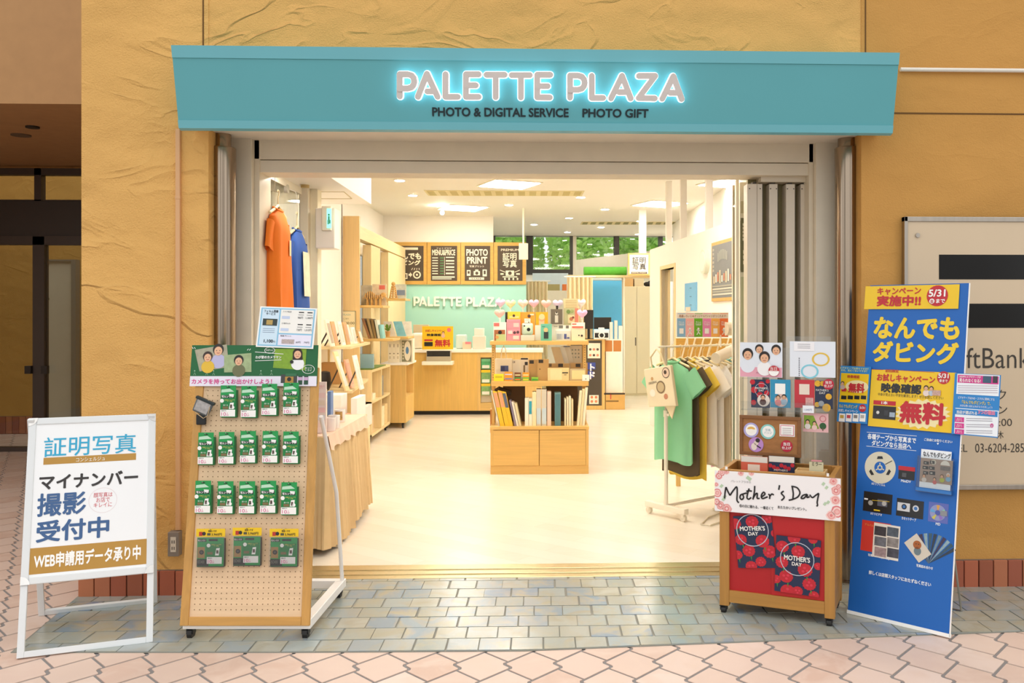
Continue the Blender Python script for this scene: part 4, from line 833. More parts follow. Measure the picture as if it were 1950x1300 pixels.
sleeve([(1391, 980), (1470, 984), (1478, 1079), (1411, 1083)], 'navy sleeve printed with red carnations, upper one tucked behind on the cart front', .0065, R(6),
       [(1400, 997, 11), (1432, 993, 12), (1462, 985, 12), (1411, 1027, 11), (1452, 1030, 13), (1426, 1048, 12), (1466, 1050, 13), (1405, 1056, 9), (1449, 1069, 10), (1431, 1078, 11), (1476, 1015, 8)], (1433, 1009, 31), [("MOTHER'S", 1409, 1001, 1457, 1010), ('DAY', 1425, 1012, 1444, 1019)])
sleeve([(1481, 1018), (1563, 1030), (1560, 1136), (1472, 1125)], 'navy sleeve printed with red carnations, lower one in full view on the cart front', .0010, R(-2),
       [(1490, 1040, 12), (1512, 1024, 12), (1548, 1027, 9), (1520, 1050, 13), (1558, 1051, 11), (1489, 1070, 12), (1533, 1085, 14), (1497, 1097, 13), (1541, 1112, 13), (1478, 1102, 9), (1500, 1125, 14), (1519, 1125, 10), (1550, 1134, 10), (1558, 1078, 8)], (1518, 1064, 33), [("MOTHER'S", 1493, 1058, 1543, 1068), ('DAY', 1508, 1070, 1527, 1077)])
# hand-lettered banner
g = cartboard(-.012); rt = R(0); u0, v0_ = g.uv(1361, 931)[0], 0; U2 = g.U; g2 = g
t = thing('banner', "white banner with brush-written Mother's Day greeting and pink roses across the cart front", 'banner', tuple(g.P(g.uv(1480, 990)[0], g.uv(1480, 985)[1])))
u1 = g.uv(1601, 950)[0]; u0 = g.uv(1361, 930)[0]; v1 = g.uv(1480, 903)[1]; v0_ = g.uv(1480, 982)[1]
g.slab(u0, v0_, u1, v1, .003, M('#f5f2f2', .5, var=.01)); bx = lambda pts: [(1350 + x / 7.5, 880 + y / 7.5) for x, y in pts]
INKB = M('#1d1b1c', .5)
for s_ in ([(225, 515), (232, 430), (245, 352)], [(245, 352), (275, 420), (302, 472)], [(302, 472), (350, 400), (398, 350), (405, 440), (402, 540), (430, 576)], [(490, 452), (455, 465), (445, 505), (470, 530), (497, 500), (488, 455), (545, 435)], [(575, 372), (553, 450), (545, 505), (570, 525), (605, 500)], [(535, 412), (575, 405), (615, 412)], [(655, 335), (650, 420), (630, 530)], [(635, 505), (670, 450), (692, 447), (690, 510), (725, 512)], [(745, 498), (800, 455), (782, 425), (750, 470), (765, 516), (840, 490)], [(850, 450), (868, 472), (868, 522)], [(870, 485), (898, 452), (928, 465)], [(1010, 325), (998, 392)], [(1070, 410), (1035, 440), (1075, 490), (1060, 522), (1033, 542)], [(1190, 348), (1205, 440), (1200, 520)], [(1178, 340), (1260, 362), (1300, 430), (1270, 492), (1200, 526), (1140, 540)], [(1400, 455), (1345, 470), (1318, 510), (1360, 510), (1405, 458), (1402, 500), (1440, 488)], [(1440, 460), (1478, 502), (1525, 470), (1570, 440)], [(1570, 442), (1548, 560), (1552, 610), (1537, 626)]):
    g.line(bx(s_), 2.9, INKB, 4, smooth=True)
g.text('母の日に贈れる、一番近くて', 1408, 962, 1473, 968, INKB, .015, 4, tilt=0); g.text('あたたかいプレゼント。', 1481, 964, 1536, 970, INKB, .015, 4); g.text('パレットプラザの', 1392, 914.5, 1430, 919, M('#77777a'), -.004, 4)
RS = [M('#e9a39f', .5), M('#f0bcb6', .5), M('#de7f80', .5), M('#f6d5cf', .5)]; LG = M('#b9d0b0', .5)
for x, y, r in ((1369, 906, 7), (1374, 899, 7), (1383, 897.5, 6), (1364, 922, 4), (1366, 938, 8), (1365, 955, 7), (1372, 962, 8), (1384, 968, 9), (1411, 900, 6.5), (1431, 900, 6), (1587, 916, 9), (1597, 926, 5), (1592, 934, 9), (1591, 952, 10), (1594, 974, 12), (1583, 981, 10)):
    for k in range(4):
        cu, cv = g.uv(x, y); ru = abs(g.uv(x + r, y)[0] - cu) * (1 - k * .24); pts = []
        for j in range(14): pts.append(g.P(min(max(cu + ru * (1 + .12 * math.sin(j * 2 + k + x)) * math.cos(j * .4488), u0), u1), min(max(cv + ru * math.sin(j * .4488), v0_), v1), 1 + k * .3))
        g.mb.poly(pts, RS[(k + int(x)) % 4])
for x, y in ((1374, 925), (1378, 950), (1380, 945), (1424, 909), (1428, 912), (1568, 921), (1574, 928), (1571, 959), (1577, 956)): g.quad([(x - 4, y + 1), (x, y - 4), (x + 4, y - 1), (x, y + 4)], LG, 2)
g.done('sheet', parent=t)
for px, py in ((1383.5, 890), (1576.5, 903)):
    q = cartboard(-.013); u, v = q.uv(px, py); q.slab(u - .006, v - .010, u + .006, v + .006, -.004, WHITE); q.done('tape', parent=t)
# ---- clear display rack standing in the cart
AC = ACRYL(); ak = thing('acrylic_rack', 'clear acrylic card rack standing in the cart', 'rack', tuple(T @ Vector((w / 2, D * .65, zt - .13))))
yk = D - .09; q = MB(T); q.box((.07, yk, zt - .13), (w - .06, yk + .004, 1.42), AC); q.box((w * .52, yk - .01, 1.30), (w - .05, yk - .006, 1.485), AC); q.build('back_plate', ak)
gk = cartboard(yk); z_lo = gk.uv(1480, 781)[1]; z_hi = gk.uv(1480, 722)[1]; q = MB(T); q.box((.07, yk - .05, z_lo), (w - .06, yk, z_lo + .004), AC); q.box((.07, yk - .05, z_lo), (w - .06, yk - .046, z_lo + .05), AC); q.box((.07, yk - .020, z_hi), (w - .06, yk, z_hi + .004), AC); q.build('ledge', ak)
def card(name, lab, cat, y, x0, y0, x1, y1, m_, art=None, group=None, tk=.002):
    g = cartboard(y); u0_, v0, u1_, v1 = g.ext(x0, y0, x1, y1); g.slab(u0_, v0, u1_, v1, tk, m_)
    if art: art(g)
    return g.done(name, label=lab, cat=cat, group=group)
PK = M('#e8a6b6', .5); SKYB = M('#e6ecf4', .5, var=.01)
def a1(g):
    g.rect(1409.5, 699, 1489, 717.5, PK, 1); g.face(1424, 675, 9, '#231f1f', '#e6ecf4'); g.face(1446, 665, 7, '#2a2422', '#e6ecf4'); g.face(1456, 681, 9, '#2c2523', '#f6f5f5', 6); g.face(1478, 667, 8, '#2a2422', '#e6ecf4')
    g.disc(1474, 706, 10.5, M('#c02434', .5), 12); g.text('当日', 1467, 698, 1480, 705, PW, .0, 13); g.disc(1474, 706, 10, PW, 13, a0=180, a1=360); g.text('仕上げ', 1466, 705.5, 1482, 707.5, PW, .0, 14); g.text('当日仕上げ', 1440, 708, 1460, 711, M('#a96a78'), .0, 2)
card('photo_card', 'family portrait card with pink lower band, top shelf of the acrylic rack', 'card', yk - .014, 1409, 652, 1490, 718, SKYB, a1)
def a2(g):
    g.ring(1563, 684, 17, 3.6, M('#e6c04a', .5), 2, ry=13); g.ring(1542, 707, 17, 3.6, M('#84cfe0', .5), 2, ry=13.5); g.rect(1512, 651, 1551, 668, M('#f7f6f8', .5), 3)
    for i in range(3): g.line([(1519, 655 + i * 3.5), (1543, 655.5 + i * 3.5)], .8, M('#7d7d88'), 4)
    for i in range(10): g.rect(1521, 681 + i * 3.6, 1523, 683 + i * 3.6, M('#6d6d78'), 2)
card('gift_ring_card', 'white card with yellow and blue rings on top of the acrylic rack', 'card', yk - .0185, 1504, 650, 1591, 718, SKYB, a2)
def dots(col, cols):
    def f(g): 
        pass
    return f
def a3(g):
    for x, y, r in ((1433, 727, 5), (1450, 732, 6), (1462, 726, 4), (1436, 742, 6), (1447, 752, 6), (1435, 766, 5), (1460, 748, 5)): g.disc(x, y, r, CAR, 1)
    g.ring(1450, 742, 13, .8, M('#b9bfcb'), 2); g.text("MOTHER'S\nDAY", 1438.5, 737, 1461, 745, M('#ece8e2'), .03, 3); g.disc(1454, 762, 12, M('#e9dcd0', .5), 3); g.face(1453, 756, 4, '#3a2a24', '#5a3c38', 4)
def a4(g): g.rect(1476, 730, 1495.5, 750, PW, 2); g.disc(1487.5, 762, 12.5, M('#e9c9bd', .5), 3); g.face(1482, 757, 4, '#4a3a30', '#d98a8a', 4); g.face(1493, 756, 4, '#2a2422', '#9fb7c8', 4)
def a5(g): g.rect(1522, 731, 1541.5, 751, M('#eadccb', .5), 2); g.rect(1534, 757, 1549, 772, M('#d9a5a0', .5, var=.4, sc=90), 3)
def a6(g):
    for x, y, r in ((1557, 730, 6), (1578, 755, 6), (1556, 770, 5), (1574, 776, 8), (1566, 730, 5)): g.disc(x, y, r, M('#e0ac2e', .5, var=.2, sc=60), 1)
    g.text("FATHER'S\nDAY", 1554, 740.5, 1578, 750, M('#d8d8d4'), .02, 3); g.disc(1564, 768, 5.5, M('#9aa0a6', .5), 4)
BL_ = M('#2f93bb', .5, var=.15, sc=30); RD_ = M('#c5353f', .5, var=.1, sc=20); DN = M('#26304a', .5)
for nm, x0, x1, yy0, yy1, m_, ar, lab in (('n', 1430.5, 1466, 722.5, 776, NAVY, a3, "navy carnation Mother's Day card, first on the acrylic rack ledge"), ('b', 1467, 1505.5, 722.5, 776, BL_, a4, 'blue gift card with two faces in a round photo on the acrylic rack ledge'), ('r', 1513, 1551, 723, 776.5, RD_, a5, 'red gift card with a beige square label on the acrylic rack ledge'), ('f', 1552, 1586, 725, 778, DN, a6, "dark blue Father's Day card with yellow roses on the acrylic rack ledge")):
    card('gift_card', lab, 'card', yk - .026, x0, yy0, x1, yy1, m_, ar, 'gift cards on the rack ledge')
SR = M('#bf1f3a', .45)
def sticker(lab, y, x, y_, r):
    g = cartboard(y); g.disc(x, y_, r, SR, 1); g.disc(x, y_, r, SR, 0); g.mb.prism([g.P(g.uv(x, y_)[0] + .0005, g.uv(x, y_)[1]), g.P(g.uv(x, y_)[0] - .0005, g.uv(x, y_)[1]), g.P(g.uv(x, y_)[0], g.uv(x, y_)[1] + .001)], g.N * -.002, SR)
    g.text('当日', x - r * .55, y_ - r * .62, x + r * .55, y_ - r * .06, PW, .02, 3); g.text('仕上げ', x - r * .78, y_ + r * .05, x + r * .78, y_ + r * .55, PW, .02, 3); return g.done('round_sticker', label=lab, cat='sticker', group='red same-day stickers')
sticker("red round same-day sticker at the corner of the Father's Day card", yk - .031, 1577.5, 731.5, 10.5)
card('price_tag', 'small white price tag under the red gift card', 'tag', yk - .052, 1528.5, 772, 1550, 786, M('#eef2f8', .5), lambda g: g.text('1,045円', 1532, 778, 1546, 782, M('#6b7fa5'), .0, 2))
def a7(g):
    g.quad([(1531, 790), (1549, 791), (1560, 816), (1531, 815)], GRASS, 2); g.face(1538, 803, 3.6, '#2a2422', '#e6e2dc', 3); g.face(1551, 806, 3.3, '#2a2422', '#e9c9c0', 3); g.ring(1567, 797, 6, .8, M('#b5344a'), 3); g.disc(1567, 811, 6.5, M('#2f5b33', .6), 3); g.rect(1566, 814, 1568, 820, BARK, 4)
card('photo_frame_card', 'pink bordered couple photo card hanging below the red gift card', 'card', yk - .034, 1529, 786.5, 1577.5, 822.5, M('#e2b3b3', .5), a7)
# cork frame board with badges
CK = wood('#a9733f', 'x', .6, .8); CF = wood('#87592f', 'x', .5); yc = yk - .07
g = cartboard(yc); Uc = g.U; u0, v0, u1, v1 = g.ext(1408.5, 792, 1525.5, 868)
t = thing('cork_board', 'brown framed board with round badges leaning in the cart', 'board', tuple(g.P((u0 + u1) / 2, v0))); v0 -= 0
g.slab(u0 + .01, v0 + .01, u1 - .01, v1 - .01, .008, CK); g.done('backing', parent=t)
g = cartboard(yc - .008); f_ = .018; g.slab(u0, v0, u1, v0 + f_, .018, CF); g.slab(u0, v1 - f_, u1, v1, .018, CF); g.slab(u0, v0 + f_, u0 + f_, v1 - f_, .018, CF); g.slab(u1 - f_, v0 + f_, u1, v1 - f_, .018, CF)
q = cartboard(yc - .004); q.slab(u0 + .05, zt - .13, u0 + .09, v0, .006, AC); q.slab(u1 - .09, zt - .13, u1 - .05, v0, .006, AC); g.done('frame', parent=t, bev=.002); q.done('foot', parent=t)
def badge(x, y, r, h, lab, art):
    g = cartboard(yc - .0005); u, v = g.uv(x, y); ru = abs(g.uv(x + r, y)[0] - u); c_ = g.P(u, v); g.mb.cyl(c_, c_ + g.N * .005, ru, M(h, .25), n=28); g = Board(g.O + g.N * .0052, g.U, g.V, mb=g.mb); art(g); g.done('badge', label=lab, cat='badge', group='round tin badges on the brown board')
badge(1430.5, 818.5, 14.2, '#b5aee0', 'lilac round badge with a hedgehog drawing on the brown board', lambda g: (g.disc(1430.5, 818.5, 10.8, PW), g.disc(1430.5, 817, 7.5, M('#e3b455', .5), 2, ry=5, a0=0, a1=180), g.disc(1431, 820, 6, M('#fbf7ee', .5), 3, ry=3.6)))
badge(1462.5, 821.5, 14.2, '#8fd2cc', 'mint green round badge with a white centre on the brown board', lambda g: (g.disc(1462.5, 821.5, 11, PW), g.text('写真\nバッジ', 1455, 816, 1470, 826, M('#7aa5b5'), .0, 2)))
badge(1440, 846, 14.2, '#c08fd0', 'purple round badge with a cat photo on the brown board', lambda g: (g.disc(1436, 850, 5.5, M('#eadfd2', .5), 2, ry=7), g.disc(1443, 838, 4.2, M('#3a2d28', .5), 3), g.disc(1440, 843, 4.5, M('#e4d6c6', .5), 2), g.line([(1441, 848), (1449, 853)], 2, M('#2b211e'), 3)))
card('price_card', 'white price list card with red border pinned on the brown board', 'card', yc - .0025, 1484.5, 808, 1513.5, 831, PW, lambda g: (g.rect(1486, 809.5, 1512, 829.5, M('#d98a94'), 1), g.rect(1487.5, 811, 1510.5, 828, PW, 2), [g.line([(1490, 815 + i * 3.6), (1507, 815.3 + i * 3.6)], .8, M('#8a7f86'), 3) for i in range(4)]))
sticker('red round same-day sticker pinned on the brown badge board', yc - .0025, 1498, 849, 11.5)
# packs standing in the tray
for nm, x0, x1, m_, lab, y_ in (('r', 1411, 1462, M('#d9654a', .5), 'red card pack in a clear sleeve standing in the cart under the badge board', yc - .06), ('n', 1464, 1513, NAVY, 'navy carnation card pack in a clear sleeve standing in the cart tray', yc - .064)):
    def art(g, n_=nm):
        g.rect(x0 + .5, 869, x1 - .5, 880, M('#e9e4d8', .5), 1)
        if n_ == 'r': g.rect(x0 + 13, 884, x0 + 36, 896, M('#eddcc8', .5), 1)
        else:
            for k in range(7): g.disc(x0 + 3 + k * 7, 886 + (k % 3) * 3, 4, CAR, 1, n=10)
            g.text("MOTHER'S", x0 + 10, 893, x0 + 36, 897, M('#d9d0c6'), .03, 2)
    card('card_pack', lab, 'card pack', y_, x0, 869, x1, 915, m_, art, tk=.012)
g = cartboard(.06); u0, _, u1, _ = g.ext(1514, 880, 1572, 900); zb = zt - .134; T2 = T
t = thing('wooden_tray_box', 'small pale wooden box of mirror badges with handwritten tag, on the cart corner', 'box', tuple(T @ Vector(((u0 + u1) / 2, .09, zb)))); PWD = wood('#dcb77c', 'x', .55)
zt2 = zt + .012; q = MB(T)
for A_, B_ in (((u0, .05, zb), (u1, .058, zt2)), ((u0, .142, zb), (u1, .15, zt2)), ((u0, .058, zb), (u0 + .008, .142, zt2)), ((u1 - .008, .058, zb), (u1, .142, zt2)), ((u0, .05, zb), (u1, .15, zb + .01))): q.box(A_, B_, PWD)
q.build('box', t, bev=.001); q = MB(T); q.box((u0 + .01, .06, zb + .01), (u1 - .01, .14, zt2 - .02), M('#a9793f', .8, var=.5, sc=80)); q.build('filling', t)
g = Board(T @ Vector((0, .075, 0)), U, Z3); a_, b_, c_, d_ = g.ext(1541, 874, 1568, 889); g.slab(a_, zt2 - .03, c_, zt2 + .045, .003, M('#cfc9a5', .6)); g.mb.poly([], CHA) if 0 else None; g.text('ミラー', 1546, 880, 1565, 887, CHA, .01, 2); g.rect(1545, 875.5, 1565, 878.5, M('#d98f96'), 2); g.done('tag', parent=t)
# ================================================================== blue standing panel
BLu = M('#0762b8', .45, var=.02, sc=2); a, c = FL(1614, 1170), FL(1808, 1217); U = (c - a).normalized(); N0 = Vector((U.y, -U.x, 0)); V = Z3 * math.cos(R(9)) - N0 * math.sin(R(9))
a = a + Z3 * .012; c = c + Z3 * .012; g = Board(a, U, V, step=.0008); Wd = (c - a).length; Hd = g.uv(1750, 541)[1]
t = thing('panel_stand', 'tall blue advertising panel for video dubbing leaning by the company sign', 'signboard', tuple((a + c) / 2 - Z3 * .012))
q = Board(a, U, V); q.slab(0, .012, Wd, Hd, .008, BLu); q.done('panel', parent=t)
q = Board(a + g.N * .002, U, V); q.slab(-.004, -.004, Wd + .004, .014, .014, PW); q.slab(Wd - .001, .0, Wd + .003, Hd, .01, PW); q.done('edge_strip', parent=t)
q = MB(); m1, m2 = a + U * .16 + V * .9 - g.N * .01, c - U * .1 + V * .9 - g.N * .01
for m_ in (m1, m2): f = m_ - g.N * .30; f = Vector((f.x, f.y, .008)); q.tube([m_, f], .006, HKM, 8)
f1, f2 = m1 - g.N * .30, m2 - g.N * .30; q.tube([(f1.x, f1.y, .008), (f2.x, f2.y, .008)], .006, HKM, 8); q.build('easel_leg', t, smooth=True)
YL = M('#f2cf2a', .4); LW = M('#eef4fb', .4); REDP = M('#c22230', .45); CREP = M('#f3e6b0', .5); BKP = M('#1c1d1f', .35)
g.text('なんでも', 1664, 603, 1828, 646, YL, .05); g.text('ダビング', 1662, 650, 1826, 692, YL, .05)
g.text('各種テープから写真まで', 1652, 829, 1745, 840, LW, .04); g.text('ダビングなら当店へ', 1660, 841, 1736, 852, LW, .04); g.line([(1651, 822.5), (1746, 830)], .8, LW); g.line([(1650, 849), (1745, 858)], .8, LW)
g.text('ご自由にお取りください', 1760, 836, 1814, 841.5, LW, .03); g.quad([(1784, 843), (1788.5, 843), (1786, 847)], LW, 2)
SIL = M('#d9d4bd', .45); g.disc(1676, 890, 30, SIL, 1, ry=30.5, n=40); g.disc(1676, 890, 11, BLu, 2)
for k in range(3): 
    an = R(90 + 120 * k); cx, cy = 1676 + 19 * math.cos(an), 890 - 19 * math.sin(an); dx, dy = 6 * math.sin(an), 6 * math.cos(an); ex, ey = 2.6 * math.cos(an), -2.6 * math.sin(an)
    g.quad([(cx - dx - ex, cy - dy - ey), (cx + dx - ex, cy + dy - ey), (cx + dx * .7 + ex, cy + dy * .7 + ey), (cx - dx * .7 + ex, cy - dy * .7 + ey)], BKP, 2); g.line([(1676, 890), (1676 + 9 * math.cos(an), 890 - 9 * math.sin(an))], 2, SIL, 3)
g.disc(1676, 890, 5, SIL, 3); g.disc(1676, 890, 2.6, BLu, 4); g.line([(1686, 884), (1699, 877)], 1.2, BKP, 3)
g.text('8ミリフィルム', 1660, 919.5, 1686, 924.5, LW, .03); g.rect(1711, 891, 1742, 913, BKP, 1); g.rect(1711, 888, 1743, 896, REDP, 2); g.rect(1718, 900, 1726, 908, M('#55565a'), 2); g.text('MiniDV', 1716, 913.5, 1735, 918.5, LW, .03)
g.rect(1644, 938, 1699, 976, BKP, 1); g.disc(1658, 957, 4.6, M('#a9a9a3', .4), 2); g.rect(1671, 951, 1690, 964, M('#5a6070', .3), 2); g.disc(1684, 958.5, 4.4, M('#b9b9b5', .4), 3); g.rect(1646, 948, 1653, 951, LW, 2); g.rect(1664, 970, 1676, 972.5, YL, 2); g.line([(1661, 952), (1694, 955)], .8, YL, 3); g.text('8ミリビデオ', 1658, 976, 1680, 981, LW, .03)
g.rect(1707, 951, 1759, 985, BKP, 1); g.rect(1709, 957, 1733, 973, M('#d4d6d8', .4), 2); g.disc(1722, 964.5, 5, BKP, 3); g.disc(1722, 964.5, 3, M('#3a73b5', .4), 4); g.disc(1744, 968, 6, M('#d4d6d8', .4), 2); g.disc(1744, 968, 3.4, M('#3a73b5', .4), 3); g.text('カセットテープ', 1717, 985, 1745, 991, LW, .03)
g.rect(1768, 957, 1806, 995, M('#5b68b5', .3), 1); g.disc(1786, 976, 15.5, M('#8f97c4', .25), 2)
for k, h_ in enumerate(('#8fc9b0', '#d9a04a', '#5aa3d8', '#c9c05a', '#8a6fc0')): a_ = k * 72; g.disc(1786, 976, 14.5, M(h_, .3), 3, a0=a_, a1=a_ + 26, n=5) if 0 else g.quad([(1786, 976)] + [(1786 + 14.5 * math.cos(R(a_ + j * 9)), 976 - 14.5 * math.sin(R(a_ + j * 9))) for j in range(4)], M(h_, .3), 3)
g.disc(1786, 976, 5, M('#4a5aa8', .3), 4); g.quad([(1791, 972), (1804, 973), (1804, 983), (1791, 981)], M('#8a8d92', .3), 5); g.text('MD', 1782, 995, 1791, 1000, LW, .03)
g.rect(1640, 993, 1695, 1052, M('#d23a30', .45), 1); g.text('アルバム', 1647, 997, 1664, 1001, M('#e8b04a'), .0, 2); g.rect(1662.5, 998, 1713, 1064, M('#efe9dd', .45), 2)
for i in range(2):
    for j in range(3): g.rect(1665.5 + i * 24, 1002 + j * 20 + i * 2, 1688 + i * 23.5, 1019.5 + j * 20 + i * 2, M(('#3c3a40', '#6d7078', '#a58f90', '#55606b', '#8a8480', '#494a55')[i * 3 + j], .5, var=.7, sc=45), 3)
g.text('写真アルバム(ビス式)', 1653, 1057, 1694, 1063, LW, .03)
for k in range(11):
    an = R(-34 + k * 9.5); cx, cy = 1768, 1073; ux, uy = math.sin(an), -math.cos(an); g.quad([(cx - 3 * uy * 0, cy), (cx + ux * 58 + uy * 3.6, cy + uy * 58 - ux * 3.6), (cx + ux * 58 - uy * 3.6, cy + uy * 58 + ux * 3.6)], M(('#2b3a4a', '#6d8a9a', '#3d3550', '#88a5b0', '#35566a')[k % 5], .4, var=.4, sc=60), 1 + k * .05)
g.quad([(1722, 1033), (1746, 1015), (1774, 1055), (1750, 1071)], M('#d6cdbd', .45), 3); g.disc(1747, 1037, 8, M('#a9602f', .6), 4); g.disc(1747.5, 1049, 7, M('#6d7f86', .6), 4, ry=8); g.disc(1745, 1035, 1, BKP, 5, n=8); g.disc(1750, 1036, 1, BKP, 5, n=8); g.text('写真詰め合わせ', 1745, 1076, 1777, 1082, LW, .03)
g.text('詳しくは店頭スタッフにおたずねください', 1654, 1097, 1774, 1105, LW, .04, tilt=0)
g.done('printed_front', parent=t)
def sheet(name, lab, cat, off, x0, y0, x1, y1, m_, art, V_=None, U_=None, tk=.0025, group=None):
    g = Board(a + (U.cross(V)) * off, U_ or U, V_ or V, step=.0008); u0_, v0, u1_, v1 = g.ext(x0, y0, x1, y1); g.slab(u0_, v0, u1_, v1, tk, m_); art(g); return g.done(name, label=lab, cat=cat, group=group)
YB_ = M('#efc512', .35, var=.03)
def s1(g):
    g.text('キャンペーン', 1671, 547, 1754, 561, REDP, .03); g.text('実施中!!', 1670, 562, 1754, 583, REDP, .045); g.disc(1785, 563, 20.5, REDP, 2); g.text('5/31', 1769, 551, 1801, 565, PW, .03, 4); g.text('まで', 1783, 569, 1800, 577, PW, .03, 4); g.disc(1775, 573.5, 5, PW, 4); g.text('金', 1771.5, 570, 1778.5, 577, REDP, .01, 5)
sheet('campaign_strip', 'yellow campaign strip with date at the top of the blue panel', 'poster', .006, 1647, 543, 1826, 588, YB_, s1)
def s2(g):
    g.text('初回限定', 1686, 703, 1712, 709, REDP, .02); g.text('お試しキャンペーン', 1670, 713, 1781, 728, REDP, .035); g.disc(1797, 719, 12.6, REDP, 2); g.text('5/31', 1787, 711, 1807, 720, PW, .03, 4); g.text('㊎まで', 1789, 722, 1805, 728, PW, .02, 4); g.line([(1660, 703), (1682, 704)], .6, REDP); g.line([(1716, 705), (1780, 709)], .6, REDP)
    g.text('映像確認', 1678, 730, 1755, 749, BKP, .05); g.text('中身が見えない不安を解消します！ぜひお試しください', 1672, 751, 1797, 757, BKP, .0)
    pts = []; 
    for k in range(40): an = 6.2832 * k / 40; r_ = 1 if k % 2 else .84; pts.append((1757 + 54 * r_ * math.cos(an), 788 + 29 * r_ * math.sin(an)))
    g.quad(pts, CREP, 1); g.text('無料', 1713, 765, 1802, 808, REDP, .05, 3); g.rect(1663.5, 763, 1706, 771, REDP, 2); g.text('1本', 1679, 763.5, 1691, 770, PW, .03, 4); g.rect(1662.5, 773, 1706, 798, BKP, 2); g.rect(1694, 785, 1704.5, 794, M('#9fb0c0', .3), 3); g.disc(1672, 785, 3, M('#d8d8d4'), 3); g.rect(1684, 781, 1692, 791, M('#3a3d42'), 3)
    g.face(1764, 739, 4, '#2a2422', '#e8d8d0', 3); g.face(1774, 740, 3.6, '#2a2422', '#b9c8d8', 3); g.rect(1776, 743, 1792, 753, M('#c9a598', .5, var=.5, sc=120), 6)
sheet('campaign_poster', 'large yellow free trial campaign poster across the middle of the blue panel', 'poster', .008, 1656, 706, 1818, 818, YB_, s2)
FLB = M('#1f83cc', .35)
def s3(g):
    g.text('ビデオテープお持ちですか？\nそれ、見たくないですか？', 1600, 699, 1654, 708, M('#d8e6a0'), .02); g.rect(1600, 711, 1653, 767, YB_, 1); g.text('映像確認', 1614, 714, 1637, 720, REDP, .02); g.disc(1632, 736, 22, CREP, 2, ry=12); g.text('無料', 1616, 729, 1647, 748, REDP, .05, 4); g.face(1605, 730, 3, '#2a2422', '#c9b0a8', 4); g.rect(1603, 739, 1612, 745, REDP, 3)
    for k in range(4): g.rect(1602 + k * 12.5, 753, 1612 + k * 12.5, 760, BKP, 2)
    g.text('なんでもダビング', 1598, 770, 1633, 777, M('#f0d84a'), .02); g.text('お試しキャンペーン', 1597, 779, 1634, 785, PW, .02); g.disc(1642.5, 777, 7, REDP, 2); g.text('5/31', 1637.5, 774, 1647.5, 778.5, PW, .02, 3)
    for k in range(4): g.rect(1598 + k * 13, 787, 1609.5 + k * 13, 802.5, PW, 2); g.rect(1600 + k * 13, 790, 1607 + k * 13, 796, M(('#c9a545', '#c94a58', '#8a8480', '#b9b4ae')[k], .5), 3)
sheet('leaflet', 'small blue leaflet fixed to the blue panel edge on the cart side', 'leaflet', .0145, 1597, 697, 1655, 805, FLB, s3, group='blue leaflets fixed to the panel')
MG = M('#d4398f', .45)
def s4(g):
    g.rect(1822, 713, 1903, 752, LW, 1); g.rect(1824, 715, 1902, 730, MG, 2); g.text('2025年にビデオテープが', 1827, 715.5, 1868, 719.5, PW, .02, 3); g.text('見られなくなる?', 1827, 721, 1868, 728, PW, .03, 3); g.rect(1872, 716, 1888, 729, M('#3a5a72', .5), 3); g.rect(1891, 716, 1900, 729, M('#3a3a42', .5), 3)
    for k in range(4): g.line([(1824, 734 + k * 4.2), (1900, 735 + k * 4.2)], 1.1, M('#b9a9b5'), 2)
    g.text('ビデオテープはDVD・スマホに簡単にする', 1825, 756, 1894, 761, PW, .0, 2); g.text('『なんでもダビング』で、', 1832, 763, 1887, 770, M('#f0d84a'), .02, 2); g.text('大切な想い出をよみがえらせましょう!', 1828, 771.5, 1890, 776, PW, .0, 2)
    g.rect(1818, 779, 1901, 828, LW, 1); g.rect(1819, 780.5, 1900, 791, FLB, 2); g.text('当店が選ばれる', 1822, 782, 1861, 788.5, PW, .02, 3); g.text('3つの理由', 1863, 781, 1895, 789.5, M('#f08aa8'), .04, 3)
    for k in range(3):
        g.rect(1818.5, 794 + k * 11.5, 1836, 803.5 + k * 11.5, MG, 2); g.text('安心の\nサポート', 1821, 796 + k * 11.5, 1833, 802 + k * 11.5, PW, .0, 3)
        for j in range(2): g.line([(1840, 796.5 + k * 11.5 + j * 4), (1890, 797.5 + k * 11.5 + j * 4)], 1, M('#8f8a96'), 2)
    g.text('0', 1886, 806, 1892, 814, MG, .03, 3)
sheet('leaflet', 'blue and magenta leaflet with three reasons at the outer edge of the blue panel', 'leaflet', .0145, 1815, 712, 1903, 830, FLB, s4, group='blue leaflets fixed to the panel')
